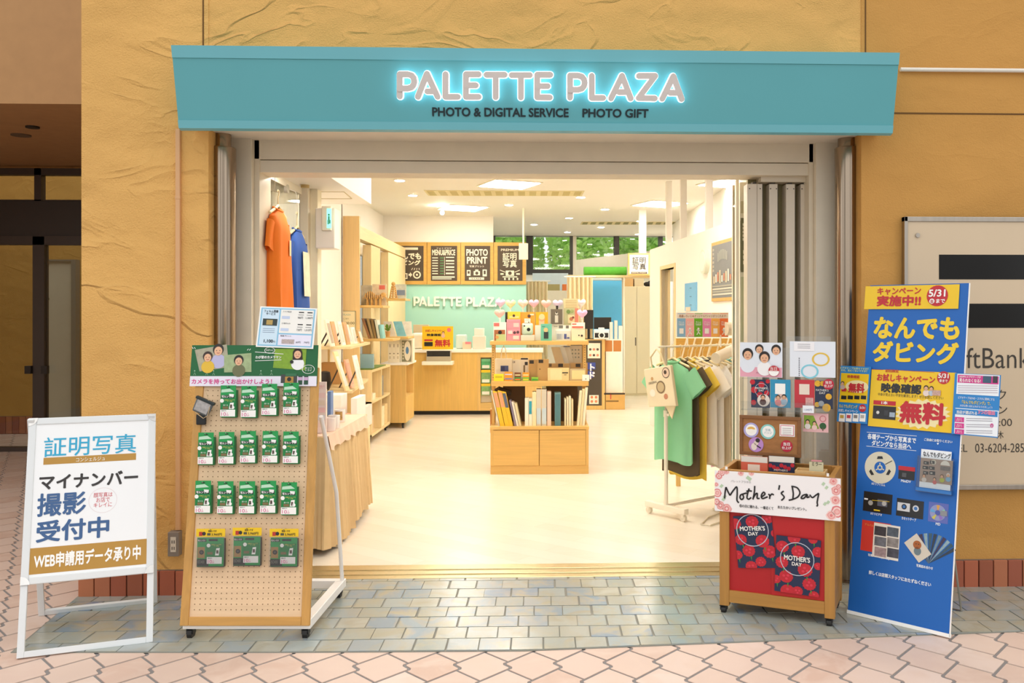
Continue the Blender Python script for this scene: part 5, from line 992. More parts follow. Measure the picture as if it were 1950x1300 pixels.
# leaflet holder with booklet
t = thing('leaflet_holder', 'clear pocket on the blue panel holding a take-away booklet', 'holder', tuple(Board(a + g.N * .01, U, V).P(*Board(a + g.N * .01, U, V).uv(1780, 940)))); q = Board(a + g.N * .0265, U, V); u0_, v0, u1_, v1 = q.ext(1745, 870, 1814, 939)
q.slab(u0_, v0, u1_, v1 + .0, .0015, AC); q.slab(u0_, v0, u1_, v0 + .002, .022, AC); q.slab(u0_, v0, u0_ + .002, v1, .022, AC); q.slab(u1_ - .002, v0, u1_, v1, .022, AC); q.slab(u0_, v0 + .003, u1_, v0 + .022, .003, M('#2f7fd0', .3)); q.done('pocket', parent=t)
def s5(g):
    g.text('なんでもダビング', 1758, 861, 1811, 871, BKP, .02, 2); g.rect(1752, 874, 1814, 920, M('#a58f80', .5, var=.08), 1)
    for x, y, w_, h_ in ((1760, 878, 9, 6), (1772, 877, 8, 6), (1758, 887, 10, 6), (1770, 888, 10, 6), (1759, 897, 9, 6), (1771, 897, 10, 7)): g.rect(x - 1, y, x + w_, y + h_, BKP, 2); g.rect(x + 1, y + 2, x + w_ * .5, y + h_ - 2, M('#b9b3a8'), 3)
    g.disc(1778, 880, 5, M('#cfc8b5'), 2); g.disc(1800, 886, 9, M('#e6e0d4', .5), 2, a0=0, a1=180); g.rect(1791, 888, 1810, 896, M('#77706c', .5, var=.4, sc=90), 3); g.face(1760, 906, 3, '#5a4030', '#d8cfc6', 3); g.face(1780, 912, 2.6, '#3a2a22', '#cf6a6a', 3); g.face(1794, 907, 3, '#6a4a30', '#b8c04a', 3); g.face(1806, 905, 3.2, '#d8d4ce', '#7fb0d0', 3)
    g.rect(1754, 921, 1781, 935, LW, 2); g.rect(1783, 922, 1810, 936, LW, 2)
sheet('booklet', 'white and brown take-away booklet in the clear pocket on the blue panel', 'booklet', .016, 1752, 857, 1810, 936, LW, s5, tk=.004)
# ================================================================== INTERIOR FURNITURE, left side
def bookish(name, lab, cat, a, b_, m_, parent=None, group=None, bev=.002):
    q = MB(); q.box(a, b_, m_); return q.build(name, parent, bev=bev, label=lab, cat=cat, group=group)
def pbox(name, lab, cat, px0, py0, px1, py1, Y, depth, m_, art=None, group=None, zb=None, bev=.003):
    """a carton standing at depth Y whose front fills the given photo rectangle"""
    A_, B_ = PT(px0, py1, Y), PT(px1, py0, Y); z0 = A_.z if zb is None else zb + .001
    q = MB(); q.box((A_.x, Y, z0), (B_.x, Y + depth, B_.z), m_)
    g = Board((A_.x, Y - .0008, z0), X3, Z3, mb=q, step=.0012)
    if art: art(g)
    return q.build(name, bev=bev if not art else 0, label=lab, cat=cat, group=group)
# wood end panel and posts of the lit shelf wall
y = 11.0; x0, x1 = XX(606, y), XX(684, y); zt = ZZ(411, 640, y)
b = MB(); b.box((x0, y, 0), (x1, y + .06, zt), wood('#e3c084', 'z', dark=.94)); xs = -2.46
b.box((xs - .1, y + .06, ZZ(455, 690, 12.2)), (xs + .02, 16.2, zt), ly)
for a_, c_ in ((11.06, 11.12), (12.95, 13.67), (14.4, 16.2)): b.box((xs - .1, a_, 0), (xs + .02, c_, zt - .2), lz)
b.box((xs - .1, 11.12, 0), (xs + .02, 16.2, .75), ly); struct(b, 'wall_shelving', bev=.003)
t = thing('opening_hours_notice', 'framed notice with opening hours on the pale wooden end panel', 'notice', tuple(PT(652, 640, y)))
g = Board((0, y - .012, 0), X3, Z3); u0, v0, u1, v1 = g.ext(624, 592, 677, 660); g.slab(u0, v0, u1, v1, .012, M('#ead9ab', .5)); g.text('PALETTE PLAZA', 634, 597.5, 668, 600.5, M('#8fb0a5'), .01, 2); g.text('営業時間のご案内', 639, 605, 664, 608, M('#8a7a50'), .0, 2); g.text('10:00 - 20:00', 633, 612.5, 675, 617.5, M('#7d6c40'), .01, 2); g.done('sheet', parent=t)
g = Board((0, y - .014, 0), X3, Z3); fm = M('#b9b08c', .4)
for A_ in ((u0, v0, u1, v0 + .008), (u0, v1 - .008, u1, v1), (u0, v0, u0 + .008, v1), (u1 - .008, v0, u1, v1)): g.slab(*A_, .014, fm)
g.done('frame', parent=t)
# emergency exit box
t = thing('exit_sign', 'white box with a glowing green exit sign on the entrance wall', 'exit sign', tuple(PT(622, 470, 6.7)))
b = MB(); A_, B_ = PT(612, 472, 6.7), PT(636, 392, 6.7); b.box((A_.x, 6.7, A_.z + .13), (B_.x - .02, 6.76, B_.z), M('#f6f0dd', .4)); b.box((A_.x - .05, 6.72, A_.z), (B_.x, 6.9, A_.z + .30), CREAM); b.build('housing', t, bev=.006)
b = MB(); A_, B_ = PT(622.5, 434, 6.695), PT(631, 397, 6.695); b.box((A_.x, 6.692, A_.z), (B_.x, 6.70, B_.z), emit('#7fe0c4', 1.1)); b.build('lit_panel', t)
b = MB(); xm = (A_.x + B_.x) / 2; zm = (A_.z + B_.z) / 2; DG = M('#1d8a63', .5); b.box((xm - .006, 6.6905, zm - .012), (xm + .004, 6.692, zm + .016), DG); b.box((xm - .010, 6.6905, zm - .045), (xm - .002, 6.692, zm - .012), DG); b.box((xm + .0, 6.6905, zm - .04), (xm + .010, 6.692, zm - .012), DG); b.ball((xm - .001, 6.6912, zm + .026), .007, DG); b.build('running_figure', t)
# T-shirts behind the entrance glass
def tshirt(L, wd, slv, m_, thick=.055, seed=0, sr=.095, dx=.62, rp=1.0, nseg=36, rows=16):
    q = MB(); v = []
    for j in range(rows):
        t_ = j / (rows - 1); z = -t_ * L
        hw = .075 + (wd * .86 - .075) * min(1, t_ / .075) if t_ < .075 else wd * (.86 + .14 * min(1, (t_ - .075) / .2) + .02 * t_)
        zz_ = z
        hd = (.018 + thick * min(1, t_ / .2)) * (1 + .25 * t_)
        for i in range(nseg):
            a_ = 6.2832 * i / nseg; ca, sa = math.cos(a_), math.sin(a_); k = abs(ca) ** .75 * (1 if ca > 0 else -1)
            rip = rp * (.012 * t_ * math.sin(a_ * 5 + seed) + .007 * t_ * math.sin(a_ * 9 + 2 * seed + 3 * t_))
            sag = -.03 * (abs(ca) ** 2) * max(0, 1 - t_ / .12) if t_ < .12 else 0
            v.append((hw * k, hd * sa + rip * (1 if sa > 0 else -1), zz_ + sag + .012 * t_ * math.sin(a_ * 3 + seed)))
    f = [(j * nseg + i, j * nseg + (i + 1) % nseg, (j + 1) * nseg + (i + 1) % nseg, (j + 1) * nseg + i) for j in range(rows - 1) for i in range(nseg)]
    q.add(v, f, m_)
    for s_ in (-1, 1):
        p0 = Vector((s_ * wd * .78, 0, -.055 - .03)); d = Vector((s_ * dx, 0, -math.sqrt(1 - dx * dx))); pr_ = Vector((d.z * -s_, 0, d.x * s_)) ; v = []; n = 18
        for j in range(6):
            k = j / 5; c_ = p0 + d * slv * k; ra, rb = sr - .012 * k, max(.018, thick * .75 - .012 * k)
            for i in range(n):
                a_ = 6.2832 * i / n; v.append(c_ + pr_ * (ra * math.cos(a_)) * 1.0 + Vector((0, rb * math.sin(a_) + .004 * math.sin(a_ * 4 + seed), 0)) + Vector((0, 0, -.02 * (1 - k))))
        q.add(v, [(j * n + i, j * n + (i + 1) % n, (j + 1) * n + (i + 1) % n, (j + 1) * n + i) for j in range(5) for i in range(n)], m_)
    return q
def collar(m_): 
    q = MB(); q.tube([(.078 * math.cos(6.2832 * i / 16), .022 * math.sin(6.2832 * i / 16), -.012 * math.sin(6.2832 * i / 16) * -1 - .004) for i in range(17)], .007, m_, 6); return q
def hanger(m_, w_=.18):
    q = MB(); q.tube([(-w_, 0, -.045), (-.06, 0, -.005), (0, 0, .02), (.06, 0, -.005), (w_, 0, -.045)], .009, m_, 8)
    q.tube([(0, 0, .02), (0, 0, .06), (.006, 0, .078), (.018, 0, .09), (.02, 0, .105), (.012, 0, .118), (0, 0, .122), (-.012, 0, .118), (-.02, 0, .105)], .003, m_, 6); return q
def shirt_thing(lab, p, rz, m_, L, wd, slv, group, seed=0, hm=None, mt=None, **kw):
    t = thing('tshirt', lab, 'T-shirt', tuple(p), rz, group)
    for nm, q, sm in (('garment', tshirt(L, wd, slv, m_, seed=seed, **kw), True), ('collar', collar(mt or m_), True), ('hanger', hanger(hm or M('#e6d2a2', .5)), True)):
        q.T = WM[t]; q.v = [WM[t] @ p_ for p_ in q.v]; q.build(nm, t, smooth=sm)
    return t
OR_ = M('#f07a14', .8, var=.05); RB = M('#2d58a8', .8, var=.06)
p = Vector((-1.69, 5.81, ZZ(397, 525, 5.8))); t = shirt_thing('bright orange T-shirt on a hanger behind the entrance glass', p, R(90), OR_, .66, .17, .2, 'T-shirts hung behind the entrance glass', 1, thick=.035, sr=.075, dx=.3)
q = MB(WM[t]); q.prism([(.03, -.064, -.20), (.075, -.062, -.20), (.075, -.062, -.30), (.03, -.064, -.30)], (0, -.002, 0), M('#f3d9a5', .6)); q.build('chest_print', t)
p = Vector((-1.71, 6.33, ZZ(436, 560, 6.3))); t = shirt_thing('blue T-shirt with a pale picture print behind the entrance glass', p, R(90), RB, .70, .175, .2, 'T-shirts hung behind the entrance glass', 2.3, thick=.035, sr=.075, dx=.3)
q = MB(WM[t]); q.prism([(-.08, -.062, -.16), (.09, -.060, -.16), (.09, -.070, -.47), (-.08, -.072, -.47)], (0, -.003, 0), M('#e8e4c4', .6, var=.3, sc=14)); q.prism([(.0, -.079, -.58), (.05, -.078, -.58), (.05, -.078, -.64), (.0, -.079, -.64)], (0, -.002, 0), WHITE); q.build('picture_print', t)
for yy, nm, lab in ((5.81, 395, 'clear suction hook above the orange T-shirt'), (6.33, 430, 'clear suction hook above the blue T-shirt')):
    z = ZZ(nm, 525, yy) + .10; b = MB(); b.cyl((-1.794, yy, z + .16), (-1.77, yy, z + .16), .03, M('#cfc8b8', .2)); b.tube([(-1.77, yy, z + .16), (-1.72, yy, z + .14), (-1.71, yy, z + .1)], .004, M('#d9d4c6', .3), 6); b.tube([(-1.71, yy, z + .11), (-1.71, yy, z - .0)], .002, M('#d9d4c6', .3), 6)
    b.build('suction_hook', smooth=True, label=lab, cat='hook', group='suction hooks on the entrance glass')
g = Board((-1.785, 5.72, 0), Vector((0, 1, 0)), Z3); zz0, zz1 = ZZ(585, 505, 5.75), ZZ(533, 505, 5.75); g.slab(.0, zz0 - .25, .2, zz1, .002, M('#f0b7a5', .5))
for k, h_ in enumerate(('#e58ab5', '#f0b070', '#ee8f78')): g.mb.poly([g.P(.015 + k * .06, zz0 - .24, 1), g.P(.06 + k * .06, zz0 - .24, 1), g.P(.06 + k * .06, zz1 - .04, 1), g.P(.015 + k * .06, zz1 - .04, 1)], M(h_, .5))
g.done('glass_artwork', label='small pink and orange price poster on the entrance glass under the T-shirts', cat='poster')
# cloth-covered table
TC = M('#d9bb8b', .85, var=.08, sc=14); xa, xb, ya, yb_ = -1.73, -1.42, 5.98, 7.36; ztab = .79
tb = thing('tablecloth', 'beige pleated tablecloth over the display table behind the pegboard', 'tablecloth', ((xa + xb) / 2, (ya + yb_) / 2, 0)); q = MB(); per = []
def edgept(k):
    L1, L2 = xb - xa, yb_ - ya; s_ = k * (2 * L1 + 2 * L2)
    for (A_, B_), l in ((((xa, ya), (xb, ya)), L1), (((xb, ya), (xb, yb_)), L2), (((xb, yb_), (xa, yb_)), L1), (((xa, yb_), (xa, ya)), L2)):
        if s_ <= l: t_ = s_ / l; return (A_[0] + (B_[0] - A_[0]) * t_, A_[1] + (B_[1] - A_[1]) * t_, (B_[1] - A_[1]) / l, -(B_[0] - A_[0]) / l)
        s_ -= l
    return (xa, ya, 0, -1)
n = 300; rows = 8; v = []
for j in range(rows):
    h_ = j / (rows - 1)
    for i in range(n):
        x, y_, nx, ny = edgept(i / n); cr_ = .0 if h_ == 0 else (.012 * math.sin(i * .78) + .010 * math.sin(i * .31 + 1) + .006 * math.sin(i * 1.7)) * (.3 + h_) + .035 * h_
        v.append((x + nx * cr_, y_ + ny * cr_, ztab * (1 - h_) + .03 * h_ + (.05 * h_ * (.5 + .5 * math.sin(i * .045 + 2)) if h_ > .6 else 0)))
f = [(j * n + i, j * n + (i + 1) % n, (j + 1) * n + (i + 1) % n, (j + 1) * n + i) for j in range(rows - 1) for i in range(n)] + [tuple(range(n))]
q.add(v, f, TC); q.build('cloth', tb, smooth=True)
q = MB(); PKR = M('#eecbb2', .7, var=.1, sc=20); q.box((xb - .22, ya + .02, ztab + .001), (xb + .004, yb_ - .06, ztab + .004), PKR); v = []; n2 = 40
for i in range(n2):
    y_ = ya + .02 + (yb_ - .08 - ya) * i / (n2 - 1); v += [(xb + .006, y_, ztab + .004), (xb + .026 + .008 * math.sin(i * 1.2), y_, ztab - .085 - .012 * math.sin(i * .9))]
q.add(v, [(2 * i, 2 * i + 2, 2 * i + 3, 2 * i + 1) for i in range(n2 - 1)], PKR); q.build('pink_runner', tb, smooth=True)
def on_table(name, lab, cat, px0, py0, px1, Y, dep, m_, art=None): return pbox(name, lab, cat, px0, py0, px1, 830, Y, dep, m_, art, zb=ztab + .005)
def flyer(g):
    g.text('お名前入り\nギフト', 606, 733, 618, 741, M('#d98a90'), .0, 2)
    for k in range(5): g.rect(605, 748 + k * 14, 619, 757 + k * 14, M(('#f4d3d0', '#e9d7c4', '#f0c4c4', '#dfe3ea', '#f3dcd2')[k], .5), 2)
on_table('flyer_stand', 'tall pale pink flyer stand on the tablecloth beside the pegboard edge', 'flyer stand', 603, 727, 621, 6.15, .02, M('#f6e3dc', .5), flyer)
on_table('framed_photo', 'narrow blue edged photo frame standing on the tablecloth', 'photo frame', 623, 745, 630, 6.45, .08, M('#6f8fc4', .5))
def mug(lab, px, Y, m_, pic):
    p = PT(px, 800, Y); t = thing('mug', lab, 'mug', (p.x, Y, ztab + .005), 0, 'mugs on the tablecloth'); q = MB(); q.lathe([(.038, 0), (.041, .006), (.041, .092), (.038, .094), (.037, .01)], (p.x, Y, ztab + .005), m_, 24); q.build('cup', t, smooth=True)
    q = MB(); q.tube([(p.x - .04, Y - .0, ztab + .078), (p.x - .068, Y - .0, ztab + .07), (p.x - .072, Y, ztab + .045), (p.x - .04, Y, ztab + .025)], .006, m_, 8); q.build('handle', t, smooth=True)
    if pic: 
        q = MB(); v = []; 
        for i in range(9): a_ = R(-130 + i * 10); v += [(p.x + .0418 * math.cos(a_), Y + .0418 * math.sin(a_), ztab + .022), (p.x + .0418 * math.cos(a_), Y + .0418 * math.sin(a_), ztab + .086)]
        q.add(v, [(2 * i, 2 * i + 2, 2 * i + 3, 2 * i + 1) for i in range(8)], M('#d9a05a', .4, var=.8, sc=45)); q.build('photo_print', t)
MW = M('#f7f3ee', .25)
mug('white mug with a colourful photo print on the tablecloth', 647, 6.8, MW, True); mug('plain white mug in front of the photo mug on the tablecloth', 636, 6.42, MW, False); mug('plain white mug close to the pink flyer stand', 628, 6.28, M('#f4e9e4', .25), False)
# low drawer cabinet behind the table
b = MB(); t = thing('low_cabinet', 'low pale wooden drawer cabinet behind the cloth-covered table', 'cabinet', (-2.05, 8.9, .012)); b.box((-2.35, 8.15, .10), (-1.80, 9.45, .49), lz); b.box((-2.33, 8.17, .012), (-1.84, 9.43, .10), lz); b.build('body', t, bev=.004)
b = MB(); b.box((-1.80, 8.20, .13), (-1.782, 9.40, .44), ly); o = b.build('drawer', t, bev=.003); b = MB(); b.box((-1.7825, 8.5, .395), (-1.780, 9.1, .41), M('#7d5f35', .6)); b.build('pull_slot', o)
for px0, px1, Y, top, dep, m_, lab in ((612, 650, 8.3, 752, .25, '#f5efe8', 'wide white gift carton on the low cabinet under the frame shelf'), (652, 666, 8.28, 790, .18, '#f0a988', 'orange box between white cartons on the low cabinet'), (668, 680, 8.25, 758, .4, '#f6ece6', 'upright white album box at the aisle end of the low cabinet'), (681, 690, 8.7, 778, .5, '#efe0d6', 'upright cream album box with barcode label beside the white one')):
    pbox('carton', lab, 'box', px0, top, px1, 830, Y, dep, M(h := m_, .5, var=.05), None, zb=.49)
# frame shelves on the left wall
SHELF = thing('shelf_unit', 'pale wooden two-shelf unit full of leaning photo frames by the left shop wall', 'shelf unit', (-2.3, 9.3, .49))
def slab_shelf(lab, pts, z, th_, posts):
    t = SHELF; q = MB(); q.prism([(x, y_, z - th_) for x, y_ in pts], (0, 0, th_), ly); q.build('board', t, bev=.003)
    for x, y_, zb in posts: q = MB(); q.box((x, y_, zb), (x + .03, y_ + .03, z - th_), lz); q.build('post', t)
    return t
FA = [FL(600, 660, 1.29), FL(668, 659, 1.29), FL(705, 650.5, 1.29)]; ptsA = [(-2.44, FA[0].y), (FA[1].x, FA[1].y), (FA[2].x, FA[2].y), (-2.44, FA[2].y)]
slab_shelf('upper pale wooden shelf with a row of leaning photo frames', ptsA, 1.29, .03, [(-2.42, 9.0, .895), (-2.42, 10.2, .895)])
zB = .865; FB = [FL(600, 745, zB), FL(671, 743, zB), FL(702, 720, zB)]; ptsB = [(-2.44, FB[0].y), (FB[1].x, FB[1].y), (FB[2].x, FB[2].y), (-2.44, FB[2].y)]
slab_shelf('lower pale wooden shelf with two large leaning photo frames', ptsB, zB, .03, [(-2.40, 8.75, .49), (-2.40, 10.0, .012)])
def lean_frame(lab, px0, px1, py0, py1, Y, zb, m_, pic, group, lean_x=.10):
    """frame standing on a shelf, seen from its edge: it faces the aisle and leans back"""
    A_, B_ = PT(px0, py1, Y), PT(px1, py0, Y); h_ = B_.z - zb; t = thing('framed_photo', lab, 'photo frame', (A_.x, Y, zb), 0, group)
    xb_, xt = PT(px1, py1, Y).x - .03, A_.x + .01; q = MB(); d_ = .16
    q.prism([(xb_, Y, zb), (xb_ + .018, Y, zb), (xt + .018, Y, zb + h_), (xt, Y, zb + h_)], (0, d_, 0), m_); q.build('frame', t, bev=.002)
    q = MB(); k0, k1 = .12, .88; q.prism([(xb_ + .0185 + (xt - xb_) * k0, Y + .02, zb + h_ * k0), (xb_ + .0185 + (xt - xb_) * k0, Y + d_ - .02, zb + h_ * k0), (xb_ + .0185 + (xt - xb_) * k1, Y + d_ - .02, zb + h_ * k1), (xb_ + .0185 + (xt - xb_) * k1, Y + .02, zb + h_ * k1)], (.001, 0, 0), pic); q.build('photo', t)
    q = MB(); xm = xb_ + (xt - xb_) * .6; q.prism([(xm, Y + .05, zb + h_ * .6), (xm, Y + .11, zb + h_ * .6), (xt - .06, Y + .11, zb), (xt - .06, Y + .05, zb)], (.004, 0, 0), M('#2b2420', .6)); q.build('easel_leg', t)
ph = lambda h_: M(h_, .5, var=.35, sc=22); yA = FA[0].y + .02; WF1, WF2, WF3 = M('#f2e6cf', .4), M('#caa168', .5), M('#f7f2ea', .4)
for lab, px0, px1, py0, dy, m_, pc_ in (('first leaning frame on the upper shelf, cream with a brownish photo', 614, 634, 609, .0, WF1, '#b3a08a'), ('second leaning frame on the upper shelf, thin orange wood', 624, 642, 612, .18, WF2, '#c99a72'), ('third leaning frame on the upper shelf, white', 638, 655, 612, .36, WF3, '#dcd4c6'), ('fourth leaning frame on the upper shelf, brown', 648, 664, 613, .54, WF2, '#c79b75'), ('fifth leaning frame on the upper shelf, pale cream', 652, 670, 618, .72, WF1, '#cfd8d0'), ('sixth leaning frame on the upper shelf, white and narrow', 664, 678, 623, .90, WF3, '#d9d6c8'), ('last leaning frame on the upper shelf, brown edge', 676, 690, 628, 1.08, WF2, '#e3dccb')):
    Y = yA + dy; lean_frame(lab, px0, px1, py0, 659 - dy * 5, Y, 1.29, m_, ph(pc_), 'photo frames on the upper shelf')
for lab, px0, px1, py0, dy, m_, pc_ in (('large blond wood frame leaning on the lower shelf', 630, 662, 670, .0, M('#edd3a0', .45), '#e9e4d8'), ('pink photo panel leaning between two frames on the lower shelf', 652, 672, 685, .35, M('#efb79c', .5), '#e2a48c'), ('large white frame leaning on the lower shelf', 668, 690, 677, .15, WF3, '#e6dfcf')):
    lean_frame(lab, px0, px1, py0, 742 - dy * 8, FB[0].y + .02 + dy, zB, m_, ph(pc_), 'photo frames on the lower shelf')
pbox('carton', 'brown carton standing behind the large blond frame on the lower shelf', 'box', 612, 690, 655, 740, 9.6, .12, M('#d9ac72', .6), zb=zB)
b = MB(); p = PT(614, 724, 8.85); b.lathe([(.04, 0), (.055, .02), (.06, .1), (.05, .17), (.02, .18)], (p.x, 8.95, zB), M('#26231f', .6), 18); b.build('black_pot', smooth=True, label='small black pen pot on the lower shelf behind the green header card', cat='pot')
# upper brackets with wooden puzzle models
def bracket(lab, px0, px1, py, Y, dep):
    A_, B_ = PT(px0, py, Y), PT(px1, py, Y); b = MB(); b.box((min(A_.x, -2.45), Y, A_.z - .03), (B_.x, Y + dep, A_.z), ox); b.build('wall_shelf', bev=.003, label=lab, cat='shelf', group='small wall shelves on the shelf wall'); return A_.z
zs1 = bracket('small wooden wall shelf holding the animal puzzle and picture boxes', 683, 729, 581, 11.12, .5); zs2 = bracket('small wooden wall shelf holding the tower puzzle, closer to the menu boards', 738, 772, 568, 13.1, .5)
zs3 = bracket('long wooden wall shelf with leaning albums below the animal puzzle', 694, 748, 645, 11.2, .6); zs4 = bracket('white-edged wall shelf with tilted magazines next to the album shelf', 728, 777, 641, 12.5, .6)
def boxart(cols):
    def f(g):
        return None
    return f
pbox('puzzle_box', 'grey picture box behind the wooden animal puzzle', 'box', 687, 543, 708, 581, 11.35, .04, M('#b9b4a2', .5, var=.5, sc=20), zb=zs1)
pbox('puzzle_box', 'picture box with a red corner behind the wooden animal puzzle', 'box', 709, 541, 735, 581, 11.3, .04, M('#d9c8a8', .5, var=.3, sc=20), lambda g: g.rect(722, 543, 733, 551, M('#d96a58', .5), 1), zb=zs1)
pbox('puzzle_box', 'blue and white picture box behind the wooden tower puzzle', 'box', 752, 541, 773, 568, 13.37, .04, M('#c9cfc4', .5, var=.4, sc=20), lambda g: g.rect(756, 552, 771, 562, M('#7f93b0', .5), 1), zb=zs2)
PUZ = wood('#d9ab62', 'x', .6); p = PT(712, 581, 11.2); b = MB(); Y = 11.18; k = .0066
def lat(pts, r): b.tube([(p.x + x * k, Y + d_ * k, zs1 + z * k) for x, z, d_ in pts], r, PUZ, 6)
for dx in (-12, -4, 4, 12):
    for d_ in (0, 8): b.box((p.x + (dx - 1.4) * k, Y + d_ * k, zs1), (p.x + (dx + 1.4) * k, Y + (d_ + 1.5) * k, zs1 + 14 * k), PUZ)
for i in range(9): h_ = 9 + 4 * math.sin(i * .8); b.box((p.x + (-15 + i * 3.8 - .6) * k, Y, zs1 + 12 * k), (p.x + (-15 + i * 3.8 + .6) * k, Y + 9.5 * k, zs1 + (14 + h_) * k), PUZ)
b.ball((p.x + 18 * k, Y + 4 * k, zs1 + 20 * k), 5 * k, PUZ, sc=(1.1, .8, .9)); lat([(18, 18, 4), (23, 14, 4), (25, 6, 4)], 1.3 * k); lat([(-16, 20, 4), (-20, 12, 4)], .8 * k)
b.build('wooden_puzzle', label='laser-cut wooden elephant puzzle model on the small wall shelf', cat='puzzle')
p = PT(748, 568, 13.2); b = MB(); k = .0075
for i in range(6): r_ = (9 - i * 1.1) * k; b.cyl((p.x, 13.25, zs2 + (i * 4.2) * k), (p.x, 13.25, zs2 + (i * 4.2 + 1.6) * k), r_, PUZ, n=14)
for a_ in range(6): b.tube([(p.x + 8 * k * math.cos(a_), 13.25 + 8 * k * math.sin(a_), zs2), (p.x + 3 * k * math.cos(a_), 13.25 + 3 * k * math.sin(a_), zs2 + 25 * k)], .9 * k, PUZ, 5)
b.ball((p.x, 13.25, zs2 + 29 * k), 4 * k, PUZ); b.build('wooden_puzzle', label='laser-cut wooden tower puzzle model on the shelf near the menu boards', cat='puzzle')
for i, (px0, px1, py0, h_, lab) in enumerate(((688, 706, 606, '#9a6f4a', 'brown album leaning first on the album shelf'), (697, 711, 606, '#b09a6a', 'olive brown album leaning second on the album shelf'), (704, 716, 607, '#8f7748', 'dark tan album leaning third on the album shelf'), (711, 722, 609, '#dfe6d6', 'pale green album standing after the brown ones'), (719, 727, 618, '#8fcfd2', 'light turquoise album at the end of the album shelf'))):
    A_, B_ = PT(px0, py0, 11.3), PT(px1, 645, 11.3); q = MB(); q.prism([(A_.x, 11.3 + i * .02, B_.z if 0 else A_.z), (A_.x + .03, 11.3 + i * .02, A_.z), (B_.x, 11.3 + i * .02, zs3), (B_.x - .03, 11.3 + i * .02, zs3)], (0, .2, 0), M(h_, .5)); q.build('album', bev=.002, label=lab, cat='album', group='albums on the album shelf')
p = PT(730, 641, 12.2); t = thing('potted_plant', 'tiny green plant in a wooden pot between the albums and magazines', 'plant', (p.x, 12.56, zs4)); q = MB(); q.lathe([(.025, 0), (.035, .075)], (p.x, 12.56, zs4), M('#c99a5a', .6), 12); q.build('pot', t)
q = MB()
for i in range(16): a_ = i * 2.4; d_ = Vector((math.cos(a_) * .03, math.sin(a_) * .03, .05 + .03 * math.sin(i))); c_ = Vector((p.x, 12.56, zs4 + .075)); q.add([c_, c_ + d_ + Vector((.012, 0, 0)), c_ + d_ * 1.35, c_ + d_ - Vector((.012, 0, 0))], [(0, 1, 2, 3)], M('#6f9a35', .6))
q.build('leaves', t)
for i, (px0, px1, h_, lab) in enumerate(((728, 748, '#d9d2c4', 'tilted magazine with a greyish cover on the white-edged shelf'), (744, 765, '#7fc0cf', 'tilted magazine with a sky blue cover on the white-edged shelf'), (760, 774, '#f2e2d4', 'tilted pale pink magazine, last on the white-edged shelf'))):
    A_, B_ = PT(px0, 612, 12.6), PT(px1, 641, 12.6); q = MB(); q.prism([(A_.x, 12.68 + i * .13, A_.z), (A_.x + .12, 12.68 + i * .13, A_.z), (B_.x + .04, 12.64 + i * .13, zs4 + .001), (B_.x - .09, 12.64 + i * .13, zs4 + .001)], (0, .012, 0), M(h_, .4, var=.3, sc=15)); q.build('magazine', label=lab, cat='magazine', group='magazines on the white-edged shelf')
# open cubby cabinet on casters
xr_, xl_ = -2.09, -2.42; yf, ybk = 11.12, 12.5; zc_ = .89
t = thing('cubby_cabinet', 'open pale wooden cubby cabinet on casters along the shelf wall', 'cabinet', ((xl_ + xr_) / 2, 11.8, .012)); b = MB()
for A_, B_ in (((xl_, yf, .09), (xr_, yf + .03, zc_)), ((xl_, ybk - .03, .09), (xr_, ybk, zc_)), ((xl_, 11.8, .09), (xr_, 11.83, zc_)), ((xl_, yf, zc_), (xr_, ybk, zc_ + .03)), ((xl_, yf, .09), (xr_, ybk, .12)), ((xl_, yf, .50), (xr_, ybk, .53)), ((xl_, yf, .09), (xl_ + .02, ybk, zc_))): b.box(A_, B_, lz)
b.build('carcass', t, bev=.002)
for y_ in (yf + .1, ybk - .1): q = MB(); caster(q, xr_ - .05, y_, BLACK, .036); q.v = [v_ + Vector((0, 0, .012)) for v_ in q.v]; q.build('caster', t)
BKG = M('#8a8676', .5, var=.3, sc=30)
for y_, z_, h_, d_, m_, lab in ((11.9, .53, .26, .18, '#8d8a7c', 'grey menu card propped in the upper cubby of the open cabinet'), (11.3, .53, .08, .2, '#efe3c8', 'small cream box in the upper cubby near the aisle'), (11.25, .12, .22, .12, '#d9b98a', 'brown paper bag in the lower cubby near the aisle'), (11.9, .12, .26, .25, '#efe0bb', 'cream carton in the lower cubby of the open cabinet'), (12.18, .12, .27, .2, '#e5c993', 'tan carton in the lower cubby, farther in')):
    q = MB(); q.box((xr_ - .22, y_, z_ + .001), (xr_ - .02, y_ + d_, z_ + h_), M(m_, .5, var=.2, sc=25)); q.build('cubby_box', bev=.003, label=lab, cat='box')
q = MB(); p = Vector((-2.2, 11.5, zc_ + .03)); q.box((p.x - .1, 11.2, p.z), (p.x + .1, 12.2, p.z + .01), M('#6f8a3a', .8, var=.4, sc=40)); q.build('grass_mat', label='strip of artificial grass on the open cubby cabinet', cat='mat')
q = MB(); q.box((p.x - .09, 11.35, p.z + .01), (p.x + .09, 11.4, p.z + .19), M('#9cc3cf', .5)); q.build('picture_block', bev=.003, label='pale blue picture block on the artificial grass strip', cat='picture')
